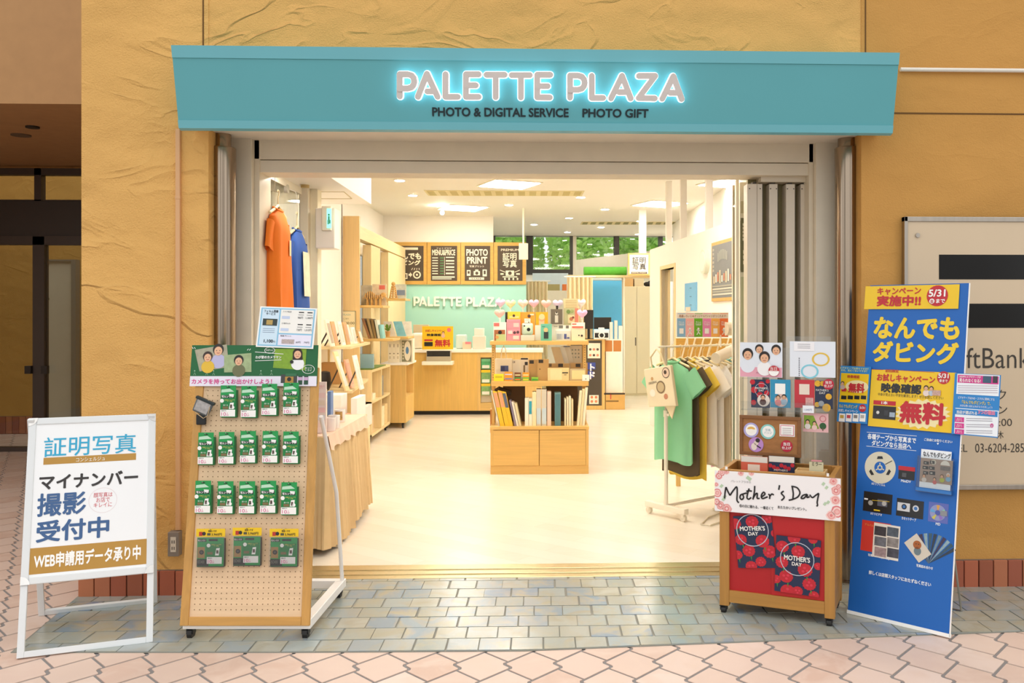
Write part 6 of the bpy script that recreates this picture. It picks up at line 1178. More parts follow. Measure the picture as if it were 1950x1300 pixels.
# tall cabinet on casters with three boxes
t = thing('caster_cabinet', 'closed wooden cabinet on casters beside the staff counter', 'cabinet', (-2.05, 13.0, .012)); xl_, xr_ = -2.22, -1.89; b = MB(); b.box((xl_, 12.6, .09), (xr_, 12.63, .90), oz); b.box((xl_, 13.37, .09), (xr_, 13.4, .90), oz); b.box((xl_, 12.63, .09), (xl_ + .02, 13.37, .9), oz); b.box((xl_, 12.63, .09), (xr_, 13.37, .12), oz); b.box((xl_, 12.63, .42), (xr_, 13.37, .45), oz); b.box((xr_ - .02, 12.63, .12), (xr_, 13.37, .42), oz); b.build('body', t, bev=.003)
b = MB(); b.box((xl_ - .02, 12.58, .90), (xr_ + .03, 13.42, .93), WHITE); b.build('top', t, bev=.003)
for x_ in (xl_ + .05, xr_ - .05): q = MB(); caster(q, x_, 12.66, BLACK, .036); q.v = [v_ + Vector((0, 0, .012)) for v_ in q.v]; q.build('caster', t)
for i, px in enumerate((739, 746.5, 754)):
    pbox('binder_box', 'white binder box on the caster cabinet, ' + ('outermost by the wall', 'middle one', 'beside the dark art box')[i], 'box', px, 645, px + 7.3, 692, 12.66, .25, M('#efe6cf', .5), (lambda q_: lambda g: (g.rect(q_ + 3, 655, q_ + 4.4, 661, M('#8a7f66'), 1), g.rect(q_ + 2.4, 672, q_ + 5, 674, M('#8a7f66'), 1), g.rect(q_ + 2.6, 678, q_ + 4.8, 683, M('#c9bd9f'), 1)))(px), 'white binder boxes on the caster cabinet', zb=.93)
pbox('art_box', 'olive grey art box with a white frame and blue drop on the caster cabinet', 'box', 762.5, 645, 786, 692, 12.68, .2, M('#efe8d2', .5), lambda g: (g.rect(765, 648, 783.5, 688.5, M('#8a8568', .5), 1), g.disc(776, 668, 6.5, M('#efe6cf'), 2, ry=19), g.disc(775.5, 667, 3, M('#5a86b0'), 3, ry=7), [g.rect(766.5, 651 + k * 6, 769, 654 + k * 6, M('#d9d2b4'), 2) for k in range(6)]), zb=.93)
# ================================================================== staff counter and back wall
yk0, yk1 = 14.3, 15.0; x0, xm, x1 = XX(784, yk0), XX(909, yk0), XX(1032, yk0); zk = ZZ(671, 850, yk0)
t = thing('staff_counter', 'long oak staff counter with a white top in front of the turquoise wall', 'counter', ((x0 + x1) / 2, yk0, .012)); b = MB()
b.box((x0, yk0, .075), (xm, yk1, zk), wood('#dfb763', 'z', dark=.92)); b.box((xm, yk0, .075), (xm + .05, yk1, zk), oz); b.box((XX(936, yk0), yk0, .075), (x1, yk1, zk), oz); b.box((xm + .05, yk0, zk - .08), (XX(936, yk0), yk1, zk), ox); b.box((xm + .05, yk0, .075), (XX(936, yk0), yk1, .20), ox); b.box((xm + .05, yk0 + .12, .2), (XX(936, yk0), yk0 + .14, zk - .08), M('#efe8d6', .6)); b.build('body', t, bev=.003)
b = MB(); b.box((x0 - .02, yk0 - .03, zk), (x1 + .02, yk1 + .02, zk + .05), M('#faf6ea', .3)); b.build('worktop', t, bev=.004)
b = MB(); b.box((x0 + .02, yk0 + .05, .012), (x1 - .02, yk1 - .05, .075), BLACK); b.build('plinth', t)
b = MB(); ys = 14.05; xa, xb = XX(803, ys), XX(862, ys); za = ZZ(695, 830, ys); b.box((xa, ys, za), (xb, yk0, za + .055), M('#faf3e2', .35)); b.build('drawer_shelf', t, bev=.005)
pbox('tablet_terminal', 'dark order terminal on the white pull-out shelf of the counter', 'terminal', 812, 668, 858, 687, 14.1, .15, M('#b9ae95', .4), lambda g: g.rect(813, 668, 857, 678.5, BLACK, 1), zb=za + .055)
def yart(g):
    g.text('お試しキャンペーン', 810, 627, 848, 632, REDP, .02, 2); g.text('映像確認', 813, 635, 840, 640, BKP, .04, 2); g.disc(855, 628, 4, M('#e8757a'), 2); g.text('無料', 828, 646, 858, 660, REDP, .04, 2); g.rect(808, 651, 824, 659, BKP, 2); g.rect(808, 646, 824, 649, REDP, 2); g.face(844, 634, 2.3, '#3a2a22', '#e0b8a8', 3)
t = thing('campaign_sign', 'yellow free trial campaign sign standing on the staff counter', 'sign', tuple(PT(834, 665, 14.32))); g = Board((0, 14.32, 0), X3, Z3, step=.0012); u0, v0, u1, v1 = g.ext(804, 621, 863, 665); g.slab(u0, zk + .05, u1, v1, .01, M('#f2c61c', .4)); yart(g); g.done('card', parent=t)
zt_ = zk + .05
pbox('white_printer', 'white rounded printer on the counter behind the yellow sign', 'printer', 783, 634, 806, 668, 14.5, .35, M('#f4efe4', .35), zb=zt_, bev=.04)
pbox('beige_bin', 'beige square box on the counter beside the turquoise wall', 'box', 787, 618, 816, 640, 14.9, .1, M('#cdbf9f', .5), zb=zt_)
pbox('tissue_box', 'pale blue tissue box on the counter next to the yellow sign', 'box', 868, 637, 888, 664, 14.5, .2, M('#cfe6e4', .5), zb=zt_, bev=.02)
pbox('grey_card_box', 'light grey square box on the counter near the display island', 'box', 900, 640, 924, 663, 14.4, .2, M('#d9d6c4', .5), zb=zt_)
pbox('white_cap_box', 'white box behind the light grey one on the counter', 'box', 903, 625, 921, 640, 14.7, .2, M('#eceadd', .5), zb=zt_)
pbox('pink_note_box', 'small orange and pink note box on the counter', 'box', 881, 651, 897, 664, 14.4, .1, M('#f3c9a8', .5), lambda g: g.rect(886, 650.5, 896.5, 655, M('#e5868f'), 1), zb=zt_)
for i, (y0_, y1_, h_, lab) in enumerate(((683, 702, '#3fae6f', 'green camera packs hanging at the top of the counter niche'), (704, 729, '#d9b52a', 'yellow topped camera packs hanging in the middle of the counter niche'), (730, 752, '#d8c23a', 'yellow and green camera packs hanging lowest in the counter niche'))):
    pbox('hanging_pack', lab, 'camera pack', 916.5, y0_, 934, y1_, 14.36, .05, M('#7fae6a' if i else '#4fae72', .5, var=.5, sc=28), (lambda i_, a_, b_: lambda g: (g.rect(916, a_, 934, a_ + 5, M('#edc725' if i_ else '#7fd0a0'), 1), g.rect(918, b_ - 7, 932, b_ - 1, M('#f2f0e6'), 1)))(i, y0_, y1_), 'camera packs in the counter niche')
    b = MB(); p = PT(925, y0_ + 2, 14.36); b.tube([(p.x, 14.42, p.z), (p.x, 14.36 + .08, p.z)], .004, HKM, 5) if 0 else None
# menu boards
MBR = M('#4f4234', .7, var=.05); CRT = M('#efe6cc', .7); yw = YB - .05; zt0, zt1 = ZZ(541.5, 880, yw), ZZ(461, 880, yw); DKB = wood('#d3a552', 'x', .5)
def menu(lab, o0, o1, i0, i1, art):
    t = thing('menu_board', lab, 'menu board', tuple(PT((o0 + o1) / 2, 541, yw)), 0, 'wood framed menu boards on the back wall'); q = MB(); q.box((XX(o0, yw) + .003, yw, zt0), (XX(o1, yw) - .003, YB, zt1), DKB); q.build('frame', t, bev=.004)
    g = Board((0, yw - .004, 0), X3, Z3, step=.0015); u0, v0, u1, v1 = g.ext(i0, 468, i1, 534.5); g.slab(u0, v0, u1, v1, .005, MBR); art(g); g.done('panel', parent=t)
def m1(g): g.rect(764, 471, 796, 475.5, CRT, 2); g.text('なんでも', 752, 481, 802, 494, CRT, .05, 2); g.text('ダビング', 752, 495, 801, 505, CRT, .05, 2); g.rect(762, 520, 776, 531, CRT, 2); g.rect(764, 522, 774, 529, MBR, 3); g.quad([(778, 521), (781, 521), (781, 518), (785, 523), (781, 528), (781, 525), (778, 525)], CRT, 2); g.ring(794, 523, 7.5, 2.5, CRT, 2); g.disc(794, 523, 2, CRT, 2); [g.line([(790 + k * 4, 510), (788.5 + k * 5, 514)], 1, CRT) for k in (-1, 0, 1, 2)]
def m2(g):
    g.text('MENU&PRICE', 823, 475, 867, 486, CRT, .028, 2); g.text('フォトプラザ', 831, 471, 860, 474, CRT, .0, 2)
    for k in range(7): g.rect(823, 490 + k * 5, 834, 491.6 + k * 5, CRT, 2); g.rect(838, 490 + k * 5, 845, 491.6 + k * 5, M('#4f8a55'), 2)
    for k in range(6): g.rect(849, 489 + k * 6, 865, 490.8 + k * 6 + (k % 2), CRT, 2)
    g.rect(823, 526, 866, 528.5, CRT, 2); g.rect(823, 530, 860, 531.5, CRT, 2); g.line([(846.5, 489), (846.5, 524)], .7, CRT)
def m3(g): g.text('PHOTO', 888, 474, 929, 487, CRT, .035, 2); g.text('PRINT', 889, 489, 928, 502, CRT, .035, 2); g.text('写真プリント', 894, 505, 922, 509, CRT, .01, 2); g.rect(902, 516, 914, 524, CRT, 2); g.rect(905, 513, 911, 517, CRT, 2); g.disc(908, 520, 3, MBR, 3); g.rect(889, 514, 896, 525, CRT, 2); g.rect(890.5, 516, 894.5, 521, MBR, 3); g.rect(919, 513, 927, 526, CRT, 2); g.rect(921, 515, 925, 522, MBR, 3); g.rect(893, 528, 922, 532.5, CRT, 2); g.text('STAFF', 898, 529, 917, 531.6, MBR, .02, 3)
def m4(g): g.text('PREMIUM', 954, 473.5, 988, 478, CRT, .01, 2); g.text('証明\n写真', 957, 481, 984, 509, CRT, .018, 2); g.line([(952, 514), (962, 518)], 1.2, CRT); g.line([(990, 514), (980, 518)], 1.2, CRT); g.rect(963, 515, 979, 525, CRT, 2); g.disc(971, 520, 3.5, MBR, 3); g.rect(957, 526, 985, 528, CRT, 2); [g.rect(960 + k * 8, 529, 963 + k * 8, 533, CRT, 2) for k in range(4)]; g.rect(953, 520, 959, 523, CRT, 2); g.rect(983, 520, 990, 523, CRT, 2)
menu('dark menu board for tape dubbing, partly behind the shelf wall', 742, 813, 748, 806.5, m1); menu('dark menu and price board full of small cream lines', 813, 877.5, 820.5, 870.5, m2); menu('dark photo print board with a camera drawing', 877.5, 940, 885, 933.5, m3); menu('dark ID photo board with four large characters, last of the row', 940, 1002, 947.5, 995, m4)
# letters on the turquoise wall
t = thing('wall_lettering', 'white raised shop lettering on the turquoise back wall', 'sign', tuple(PT(870, 585, YB - .02))); LWH = M('#fbf8ee', .5)
for ch, strokes in WORD:
    g = Board((0, YB - .013, 0), X3, Z3); r = abs(g.uv(742, 574)[0] - g.uv(740, 574)[0]) * .9
    for s_ in strokes: g.stroke3([(788 + (x - 60) * .0925, 566 + (y - 70) * .102) for x, y in s_], r, .045, LWH, .0)
    g.done('letter', parent=t)
# hanging blank sign
t = thing('hanging_sign', 'small blank white sign on a thin rod in front of the last menu board', 'sign', tuple(PT(996.5, 495, 15.0))); A_, B_ = PT(988, 494, 15.0), PT(1005.5, 463, 15.0); b = MB(); b.box((A_.x, 15.0, A_.z), (B_.x, 15.03, B_.z), M('#f4ecd8', .5)); b.build('board', t, bev=.004); b = MB(); b.cyl(((A_.x + B_.x) / 2, 15.015, B_.z), ((A_.x + B_.x) / 2, 15.015, ZC), .016, M('#f0e8d2', .5), n=8); b.build('rod', t)
# square studio sign
t = thing('studio_sign', 'square ID photo studio sign in a wooden frame on the plank end', 'sign', tuple(PT(1218, 523, 15.1))); A_, B_ = PT(1196, 524, 15.1), PT(1237.5, 482, 15.1); zs_ = YS_; b = MB(); b.box((A_.x, 15.1, A_.z), (B_.x, 15.16, B_.z), ox); b.box((B_.x - .004, 15.1, A_.z), (B_.x + .05, 15.42, A_.z + .36), ox) ; b.build('frame', t, bev=.004)
g = Board((0, 15.096, 0), X3, Z3, step=.0015); u0, v0, u1, v1 = g.ext(1199, 485, 1234.5, 521); g.slab(u0, v0, u1, v1, .003, M('#f6efdd', .5)); g.text('証明\n写真', 1204, 489, 1230, 513.5, CHA, .01, 2); g.rect(1202, 517.5, 1232, 521, M('#5a5048'), 2); g.text('DIGITAL STUDIO', 1204, 518.2, 1230, 520.4, M('#e9dfc6'), .01, 3); g.done('face', parent=t)
b = MB(); b.box((XX(1112, YS_), 15.15, zs + .02), (XX(1190, YS_), 15.17, zs + .021), WHITE) if 0 else None
# curtains and things under the rear window
def curtain(lab, px0, px1, py0, py1, Y, h_):
    x0_, x1_ = XX(px0, Y), XX(px1, Y); za_, zb_ = ZZ(py0, px0, Y), max(.012, ZZ(py1, px0, Y)); q = MB(); v = []; n = 48
    for i in range(n): k = i / (n - 1); yy = Y + .03 * math.sin(k * 38); v += [(x0_ + (x1_ - x0_) * k, yy, za_ + .02 * math.sin(k * 3)), (x0_ + (x1_ - x0_) * k, yy * 1.0 + .01 * math.sin(k * 50), zb_)]
    q.add(v, [(2 * i, 2 * i + 2, 2 * i + 3, 2 * i + 1) for i in range(n - 1)], M(h_, .8)); q.tube([(x0_ - .05, Y, za_ + .02), (x1_ + .05, Y, za_ + .02)], .012, WHITE, 8); q.build('curtain', smooth=True, label=lab, cat='curtain')
curtain('cream curtain hanging beside the turquoise wall end', 1001, 1043, 537, 820, 16.9, '#e6d6b2'); curtain('pale wooden coloured curtain beside the blue backdrop screen', 1080, 1129, 529, 800, 15.35, '#e9d9b2')
pbox('window_blind', 'pale blue white roller blind panel under the middle rear window', 'blind', 1014, 520, 1082, 640, 19.6, .03, M('#cfe0ea', .6), zb=.012)
pbox('olive_crate', 'small olive crate on the ledge before the pale blue blind', 'crate', 1041, 541, 1066, 553, 19.0, .3, M('#a59a66', .6)); pbox('orange_crate', 'small orange crate beside the olive one on the ledge', 'crate', 1071, 541, 1079, 553, 19.0, .3, M('#e07a3a', .6))
pbox('window_ledge', 'white ledge under the crates in front of the pale blue blind', 'ledge', 1010, 553, 1084, 770, 18.98, .5, M('#eee6d4', .6), zb=.012)
# reception kiosk behind the island
yq = 15.4 - .25; A_ = PT(1112, 780, 15.0); xk0, xk1 = XX(1085, 15.0), XX(1152, 15.0); zk_ = ZZ(646, 1130, 15.0)
t = thing('blackboard_kiosk', 'wood edged black reception board behind the display island', 'kiosk', ((xk0 + xk1) / 2, 15.0, .012)); b = MB(); b.box((xk0, 15.0, .012), (xk1, 15.05, zk_), oz); b.box((xk0, 15.05, .6), (xk1, 15.3, zk_), oz); b.build('frame', t, bev=.003)
g = Board((0, 14.996, 0), X3, Z3, step=.0015); u0, v0, u1, v1 = g.ext(1087, 648, 1146, 772); g.slab(u0, v0, u1, v1, .004, M('#4a4236', .6)); g.text('ト\nド', 1123, 692, 1133, 722, M('#f4f0ff'), .05, 3); g.rect(1118, 690, 1134, 703, M('#3a4a9a'), 2); g.rect(1118, 706, 1129, 719, M('#3a4a9a'), 2)
g.rect(1119, 653, 1143, 682, M('#f2e8d4'), 2); [g.disc(1124 + (k % 3) * 7, 665 + (k // 3) * 11, 2.4, M('#d98a6a' if k % 2 else '#5a4a40'), 3) for k in range(6)]; g.rect(1122, 752, 1140, 769, M('#f4ead6'), 2); [g.disc(1127 + (k % 2) * 8, 756 + (k // 2) * 8, 2.6, M('#d9825a'), 3) for k in range(4)]
g.done('board', parent=t)
for nm, lab, px0, py0, px1, py1, Y in (('monitor', 'tall black monitor behind the lilac heart balloon', 1112, 590, 1130, 626, 15.12), ('monitor', 'wide black monitor under the blue backdrop screen', 1131, 604, 1164, 626, 15.22)):
    t = thing(nm, lab, 'monitor', tuple(PT((px0 + px1) / 2, 646, Y)), 0, 'black monitors at the reception'); A_, B_ = PT(px0, py1, Y), PT(px1, py0, Y); b = MB(); b.box((A_.x, Y, A_.z), (B_.x, Y + .03, B_.z), M('#22201e', .3)); b.build('screen', t, bev=.004); b = MB(); xm = (A_.x + B_.x) / 2; b.box((xm - .02, Y + .01, zk_), (xm + .02, Y + .025, A_.z), BLACK); b.box((xm - .08, Y - .03, zk_), (xm + .08, Y + .08, zk_ + .012), BLACK); b.build('stand', t)
t = thing('camera_model', 'large white and black toy camera on the reception board', 'camera', tuple(PT(1146, 646, 14.95))); A_, B_ = PT(1131, 646, 14.97), PT(1160, 627, 14.97); b = MB(); b.box((A_.x, 14.97, zk_), (B_.x, 15.06, B_.z), WHITE); b.build('body', t, bev=.012); b = MB(); b.box((A_.x + .015, 14.966, zk_ + .03), (B_.x - .015, 14.972, zk_ + .11), M('#2b2724', .5)); b.build('grip', t); b = MB(); xm = (A_.x + B_.x) / 2; b.cyl((xm, 14.93, zk_ + .07), (xm, 14.97, zk_ + .07), .055, WHITE, n=24); b.cyl((xm, 14.925, zk_ + .07), (xm, 14.93, zk_ + .07), .035, BLACK, n=24); b.build('lens', t, smooth=True); b = MB(); b.box((xm - .05, 14.98, B_.z), (xm + .05, 15.05, B_.z + .03), WHITE); b.build('viewfinder', t, bev=.008)
xk0, xk1 = XX(1153.5, 15.1), XX(1186, 15.1); zp = ZZ(646, 1168, 15.1); t = thing('white_pedestal', 'white display pedestal with two brown squares beside the black reception board', 'pedestal', ((xk0 + xk1) / 2, 15.1, .012)); zb_ = ZZ(748, 1168, 15.1); b = MB(); b.box((xk0, 15.1, zb_), (xk1, 15.35, zp), M('#f4efe2', .5)); b.build('body', t, bev=.004)
for a_, c_ in ((1152, 1166), (1168, 1183)): g = Board((0, 15.098, 0), X3, Z3); u0, v0, u1, v1 = g.ext(a_, 648, c_, 669); g.slab(u0, v0, u1, v1, .002, M('#bd7a3a', .6)); g.done('brown_tile', parent=t)
for i, (a_, c_, top, h_) in enumerate(((1161, 1167, 613, '#e4ded0'), (1170, 1176, 610, '#d6d2c4'), (1178, 1186, 620, '#e9e2d2'))): pbox('leaflet_rack', ('slim pale leaflet rack on the white pedestal, by the monitor', 'grey leaflet rack in the middle of the white pedestal', 'short cream leaflet rack at the locker end of the pedestal')[i], 'rack', a_, top, c_, 646, 15.15, .06, M(h_, .4), zb=zp, group='leaflet racks on the white pedestal')
zc2 = zb_; pbox('cardboard_box', 'cardboard carton with black lid edge under the white pedestal', 'box', 1153.5, 749.5, 1190, 778, 15.0, .36, M('#d3a860', .7, var=.08), lambda g: (g.rect(1150, 748, 1190, 751, M('#3a332c'), 1), g.rect(1154, 762, 1178, 765, M('#8a6a35'), 1), g.rect(1162, 748, 1164, 760, M('#c9564a'), 1)), zb=.012)
# ================================================================== DISPLAY ISLAND
yi = FL(1027, 903, .012).y; xi0, xi1 = XX(934, yi), XX(1121, yi); di = .5; IO = '#dcb265'; iz, ix, iy = wood(IO, 'z', dark=.92), wood(IO, 'x', dark=.92), wood(IO, 'y', dark=.92)
Zi = lambda py, y_=yi: ZZ(py, 1027, y_); zt = Zi(812)
isl = thing('display_island', 'oak display island with two doors and goods shelves in the middle of the shop', 'display unit', ((xi0 + xi1) / 2, yi, .012))
q = MB(); q.box((xi0, yi, .10), (xi0 + .03, yi + di, zt - .03), iz); q.box((xi1 - .03, yi, .10), (xi1, yi + di, zt - .03), iz); q.box((xi0 + .03, yi + .03, .1), (xi1 - .03, yi + di, zt - .03), iz); q.box((xi0, yi + .012, .012), (xi1, yi + di, .10), ix); q.build('base', isl, bev=.002)
q = MB(); q.box((xi0 - .004, yi - .006, zt - .03), (xi1 + .004, yi + di, zt), ix); q.build('base_top', isl, bev=.002)
for a_, c_ in ((939, 1026.3), (1027.6, 1115)): q = MB(); q.box((XX(a_, yi), yi - .001, Zi(886)), (XX(c_, yi), yi + .03, zt - .036), ix); q.build('door', isl, bev=.003)
ym = yi + .10; zm0, zm1 = Zi(735, ym), Zi(725.5, ym); zu0, zu1 = Zi(656.5, ym), Zi(649, ym)
q = MB(); q.box((XX(935, ym), ym, zm0), (XX(1121, ym), ym + .34, zm1), ix); q.build('middle_shelf', isl, bev=.003)
q = MB(); q.box((XX(933, ym), ym, zu0), (XX(1121, ym), ym + .34, zu1), ix); q.build('top_shelf', isl, bev=.003)
for px in (938.5, 1114):
    for y_ in (ym + .05, ym + .26):
        q = MB(); xm = XX(px, ym); q.box((xm - .014, y_, zt), (xm + .014, y_ + .03, zu0), iz)
        for k in range(14): q.box((xm - .004, y_ - .001, zm1 + .03 + k * .025), (xm + .004, y_, zm1 + .042 + k * .025), M('#8a6430', .6))
        q.build('slotted_post', isl)
DKW = M('#5c452a', .7); q = MB(); q.box((XX(958, ym + .36), ym + .345, zt), (XX(1000, ym + .36), ym + .36, zm0), DKW); q.box((XX(1040, ym + .36), ym + .345, zt), (XX(1100, ym + .36), ym + .36, zm0), DKW); q.box((XX(1000, ym + .36), ym + .345, zt), (XX(1040, ym + .36), ym + .36, zt + .12), iz); q.build('rear_panel', isl)
q = MB(); q.box((xi0 - .02, ym + .2, zt - .1), (xi0 - .004, ym + .4, zt + .14), M('#c7813a', .5)); q.build('side_board', isl)
# books on the base
def book(lab, px0, px1, top, bot_shift, h_, label=None, Y=None, dep=.2, grp='albums and books in the island'):
    """spine toward the street; bot_shift = how far the foot sits from the head, in photo pixels"""
    Y = Y or yi + .05; zb = zt + .001; A_, B_ = PT(px0, top, Y), PT(px1, top, Y); h = A_.z - zb; k = .215 * h if bot_shift > 0 else (-.085 * h if bot_shift < 0 else 0); w_ = (B_.x - A_.x) * .93; dep = .088 if px0 < 957 or px0 > 1103 else dep; B_.x = A_.x + w_; m_ = M(h_, .5)
    dz = abs(k) / h * w_ if h else 0; lo = (dz if k > 0 else 0); hi = (dz if k < 0 else 0)
    pts = [(A_.x + k, Y, zb + (0 if k >= 0 else 0)), (B_.x + k, Y, zb), (B_.x, Y, zb + h - (dz if k > 0 else 0)), (A_.x, Y, zb + h - (dz if k < 0 else 0))]
    q = MB(); q.prism(pts, (0, dep, 0), m_)
    if label:
        lo_, hi_, hc = label; f_ = lambda t_, s_: (pts[0][0] + (pts[3][0] - pts[0][0]) * t_ + (w_ * (s_)), Y - .0012, zb + h * t_ * .98)
        q.poly([f_(lo_, .08), f_(lo_, .92), f_(hi_, .92), f_(hi_, .08)], M(hc, .5))
    q.build('book', label=lab, cat='book', group=grp)
for a_ in ((934.8, 937.6, 744, 10, '#cfcab8', (.1, .95, '#d9d4c4'), 'thin grey book leaning first at the open end of the island base'), (938.2, 947.3, 745, 15, '#f0c22e', (.55, .98, '#f3a27a'), 'yellow and orange album, first of three leaning together'), (947.5, 956, 744, 15, '#f0c22e', (.55, .98, '#f3a27a'), 'yellow and orange album, middle of three leaning together'), (956, 963.5, 746, 16, '#f0c22e', (.55, .98, '#56617c'), 'yellow album with a slate blue head, last of three leaning together'), (969.8, 973.2, 763, 14, '#8a7f96', None, 'thin mauve book leaning beside the three yellow albums'), (974.2, 978.4, 766, 13, '#e9dcd0', None, 'thin pale book leaning beside the mauve one'), (979.2, 984, 768, 14, '#d9cfa5', None, 'thin straw coloured book, last of the leaning group'),
           (999.5, 1007, 759, 0, '#f2ead8', None, 'plain white upright album, first of the upright group'), (1007, 1013.5, 760, 0, '#f4ecd6', (.45, .95, '#2f9db5'), 'white upright album with a teal spine label'), (1013.5, 1021.5, 747, 0, '#efe2b4', None, 'cream yellow upright album between the teal label and grey ones'), (1021.5, 1031, 742, 0, '#d2cbb8', (.05, .5, '#c4d6de'), 'grey beige upright album with pale blue foot, first of a pair'), (1031.5, 1041.5, 742, 0, '#d2cbb8', (.05, .5, '#c4d6de'), 'grey beige upright album with pale blue foot, second of a pair'), (1042, 1050, 746, 0, '#f0cdb8', None, 'pale pink upright album closing the upright group'),
           (1056.5, 1068.5, 748, 0, '#6f9696', (.0, .98, '#517f86'), 'blue-green patterned album standing alone in the island base'), (1075, 1078, 760, 0, '#efe3bb', None, 'slim cream notebook, first after the patterned album'), (1079, 1083, 757, 0, '#e9dcb5', None, 'slim beige notebook, second after the patterned album'), (1083.5, 1087.5, 755, 0, '#f3e7c4', None, 'slim ivory notebook, third after the patterned album'), (1088, 1092, 761, 0, '#dfd0a0', None, 'slim straw notebook, fourth after the patterned album'),
           (1104, 1109, 744, -6, '#f3e6c0', None, 'tall cream album leaning at the wall end of the island, outer one'), (1109.5, 1114.5, 741, -6, '#ead9a8', None, 'tall straw album leaning at the wall end of the island, middle one'), (1115, 1120, 738, -6, '#f6ecd0', None, 'tall ivory album leaning at the wall end of the island, inner one')):
    book(a_[6], a_[0], a_[1], a_[2], a_[3], a_[4], a_[5])
q = MB(); p = PT(953, 741, yi + .1)
q.tube([(p.x - .09, yi + .28, zm0 - .09), (p.x - .02, yi + .27, zm0 - .06), (p.x + .1, yi + .29, zm0 - .085)], [.03, .045, .03], M('#3f3428', .7, var=.5, sc=30), 10) ; q.tube([(p.x - .02, yi + .27, zm0 - .06), (p.x - .02, yi + .27, zm0 - .001)], .006, BLACK, 6); q.build('dark_strap', smooth=True, label='dark rolled strap hanging under the middle shelf of the island', cat='strap')
# goods on the two shelves
def good(name, lab, cat, x0, y0, x1, y1, dy, dep, h_, art=None, grp=None, shelf='top', bev=.003):
    z = zu1 if shelf == 'top' else zm1; return pbox(name, lab, cat, x0, y0, x1, y1, ym + dy, dep, M(h_, .45, var=.05), art, grp, zb=z, bev=bev)
S5 = 1444 / 200
def c5(x, y): return 930 + x / S5, 560 + y / S5
def G5(name, lab, cat, a, b_, c, d, dy, dep, h_, art=None, grp=None, shelf='top', bev=.003):
    x0, y0 = c5(a, b_); x1, y1 = c5(c, d); return good(name, lab, cat, x0, y0, x1, y1, dy, dep, h_, art, grp, shelf, bev)
def R5(g, a, b_, c, d, h_, l=1): x0, y0 = c5(a, b_); x1, y1 = c5(c, d); g.rect(x0, y0, x1, y1, M(h_, .5), l)
def D5(g, a, b_, r, h_, l=2): x, y = c5(a, b_); g.disc(x, y, r / S5, M(h_, .4), l)
G5('camera_carton', 'yellow camera box on the top island shelf behind the pink one', 'box', 265, 240, 440, 560, .20, .07, '#efd23c', lambda g: (R5(g, 290, 300, 420, 330, '#f3e08a'), D5(g, 350, 295, 18, '#3a332c')), 'camera boxes on the island')
G5('camera_carton', 'orange camera box standing behind the mint instant camera', 'box', 442, 245, 640, 560, .21, .07, '#f2a53a', lambda g: (R5(g, 570, 270, 625, 290, '#fbe9c9'), D5(g, 560, 300, 22, '#5a4030')), 'camera boxes on the island')
G5('camera_carton', 'golden yellow camera box with a child picture beside the teal box', 'box', 650, 245, 820, 485, .22, .065, '#f0b41f', lambda g: (D5(g, 735, 330, 45, '#e8b088'), D5(g, 735, 310, 40, '#f7d9a0', 3), R5(g, 695, 360, 770, 440, '#f3c8a0')), 'camera boxes on the island')
G5('dark_board', 'narrow black board behind the yellow camera box', 'board', 232, 245, 265, 560, .31, .02, '#2a2622')
G5('photo_kit', 'white box with a brown camera picture at the open end of the top shelf', 'box', 70, 385, 245, 640, .05, .08, '#f5efe6', lambda g: (R5(g, 80, 490, 230, 640, '#a9683f'), D5(g, 160, 525, 26, '#241f1c'), R5(g, 105, 550, 235, 640, '#b8c98a', 3), D5(g, 120, 590, 22, '#eaa05a', 4), R5(g, 75, 395, 150, 440, '#e0736a', 2)))
G5('pink_carton', 'stack-high pink photo paper box on the top island shelf', 'box', 252, 345, 438, 645, .06, .12, '#f29aa6', lambda g: (R5(g, 345, 395, 420, 450, '#f7d0c8'), R5(g, 270, 500, 330, 545, '#f8d8d4'), D5(g, 360, 528, 20, '#5a4048'), D5(g, 405, 522, 20, '#5a4048'), R5(g, 340, 570, 420, 620, '#f7d6cc'), [R5(g, 255, 380 + k * 88, 436, 384 + k * 88, '#d9808c') for k in range(3)]))
x0, y0 = c5(445, 562); x1, y1 = c5(635, 645); good('acrylic_plinth', 'pale grey plinth under the mint instant camera', 'plinth', x0, y0, x1, y1, .05, .12, '#d9d4c2')
p0, p1 = PT(*c5(455, 560), ym + .08), PT(*c5(615, 395), ym + .08); zpl = PT(*c5(445, 562), ym + .05).z; t = thing('instant_camera', 'mint green instant camera on the pale plinth of the top shelf', 'camera', ((p0.x + p1.x) / 2, ym + .1, zpl))
MN = M('#d3e8cf', .35); q = MB(); q.box((p0.x, ym + .08, zpl), (p1.x, ym + .14, p1.z), MN); q.build('body', t, bev=.02); xm = PT(*c5(553, 485), ym + .06).x; zl = PT(*c5(553, 485), ym + .06).z
q = MB(); q.cyl((xm, ym + .055, zl), (xm, ym + .08, zl), .034, MN, n=24); q.cyl((xm, ym + .053, zl), (xm, ym + .055, zl), .018, BLACK, n=20); q.build('lens', t, smooth=True); q = MB(); q.cyl((p0.x + .03, ym + .076, p1.z - .03), (p0.x + .03, ym + .08, p1.z - .03), .008, BLACK); q.build('shutter_button', t)
x0, y0 = c5(495, 335); x1, y1 = c5(578, 395); pbox('film_pack', 'small white film pack on top of the mint instant camera', 'film pack', x0, y0, x1, y1, ym + .085, .04, M('#f6f3ea', .4), lambda g: (R5(g, 505, 345, 565, 360, '#cfd8c8'), D5(g, 555, 385, 8, '#5a5048')), zb=p1.z)
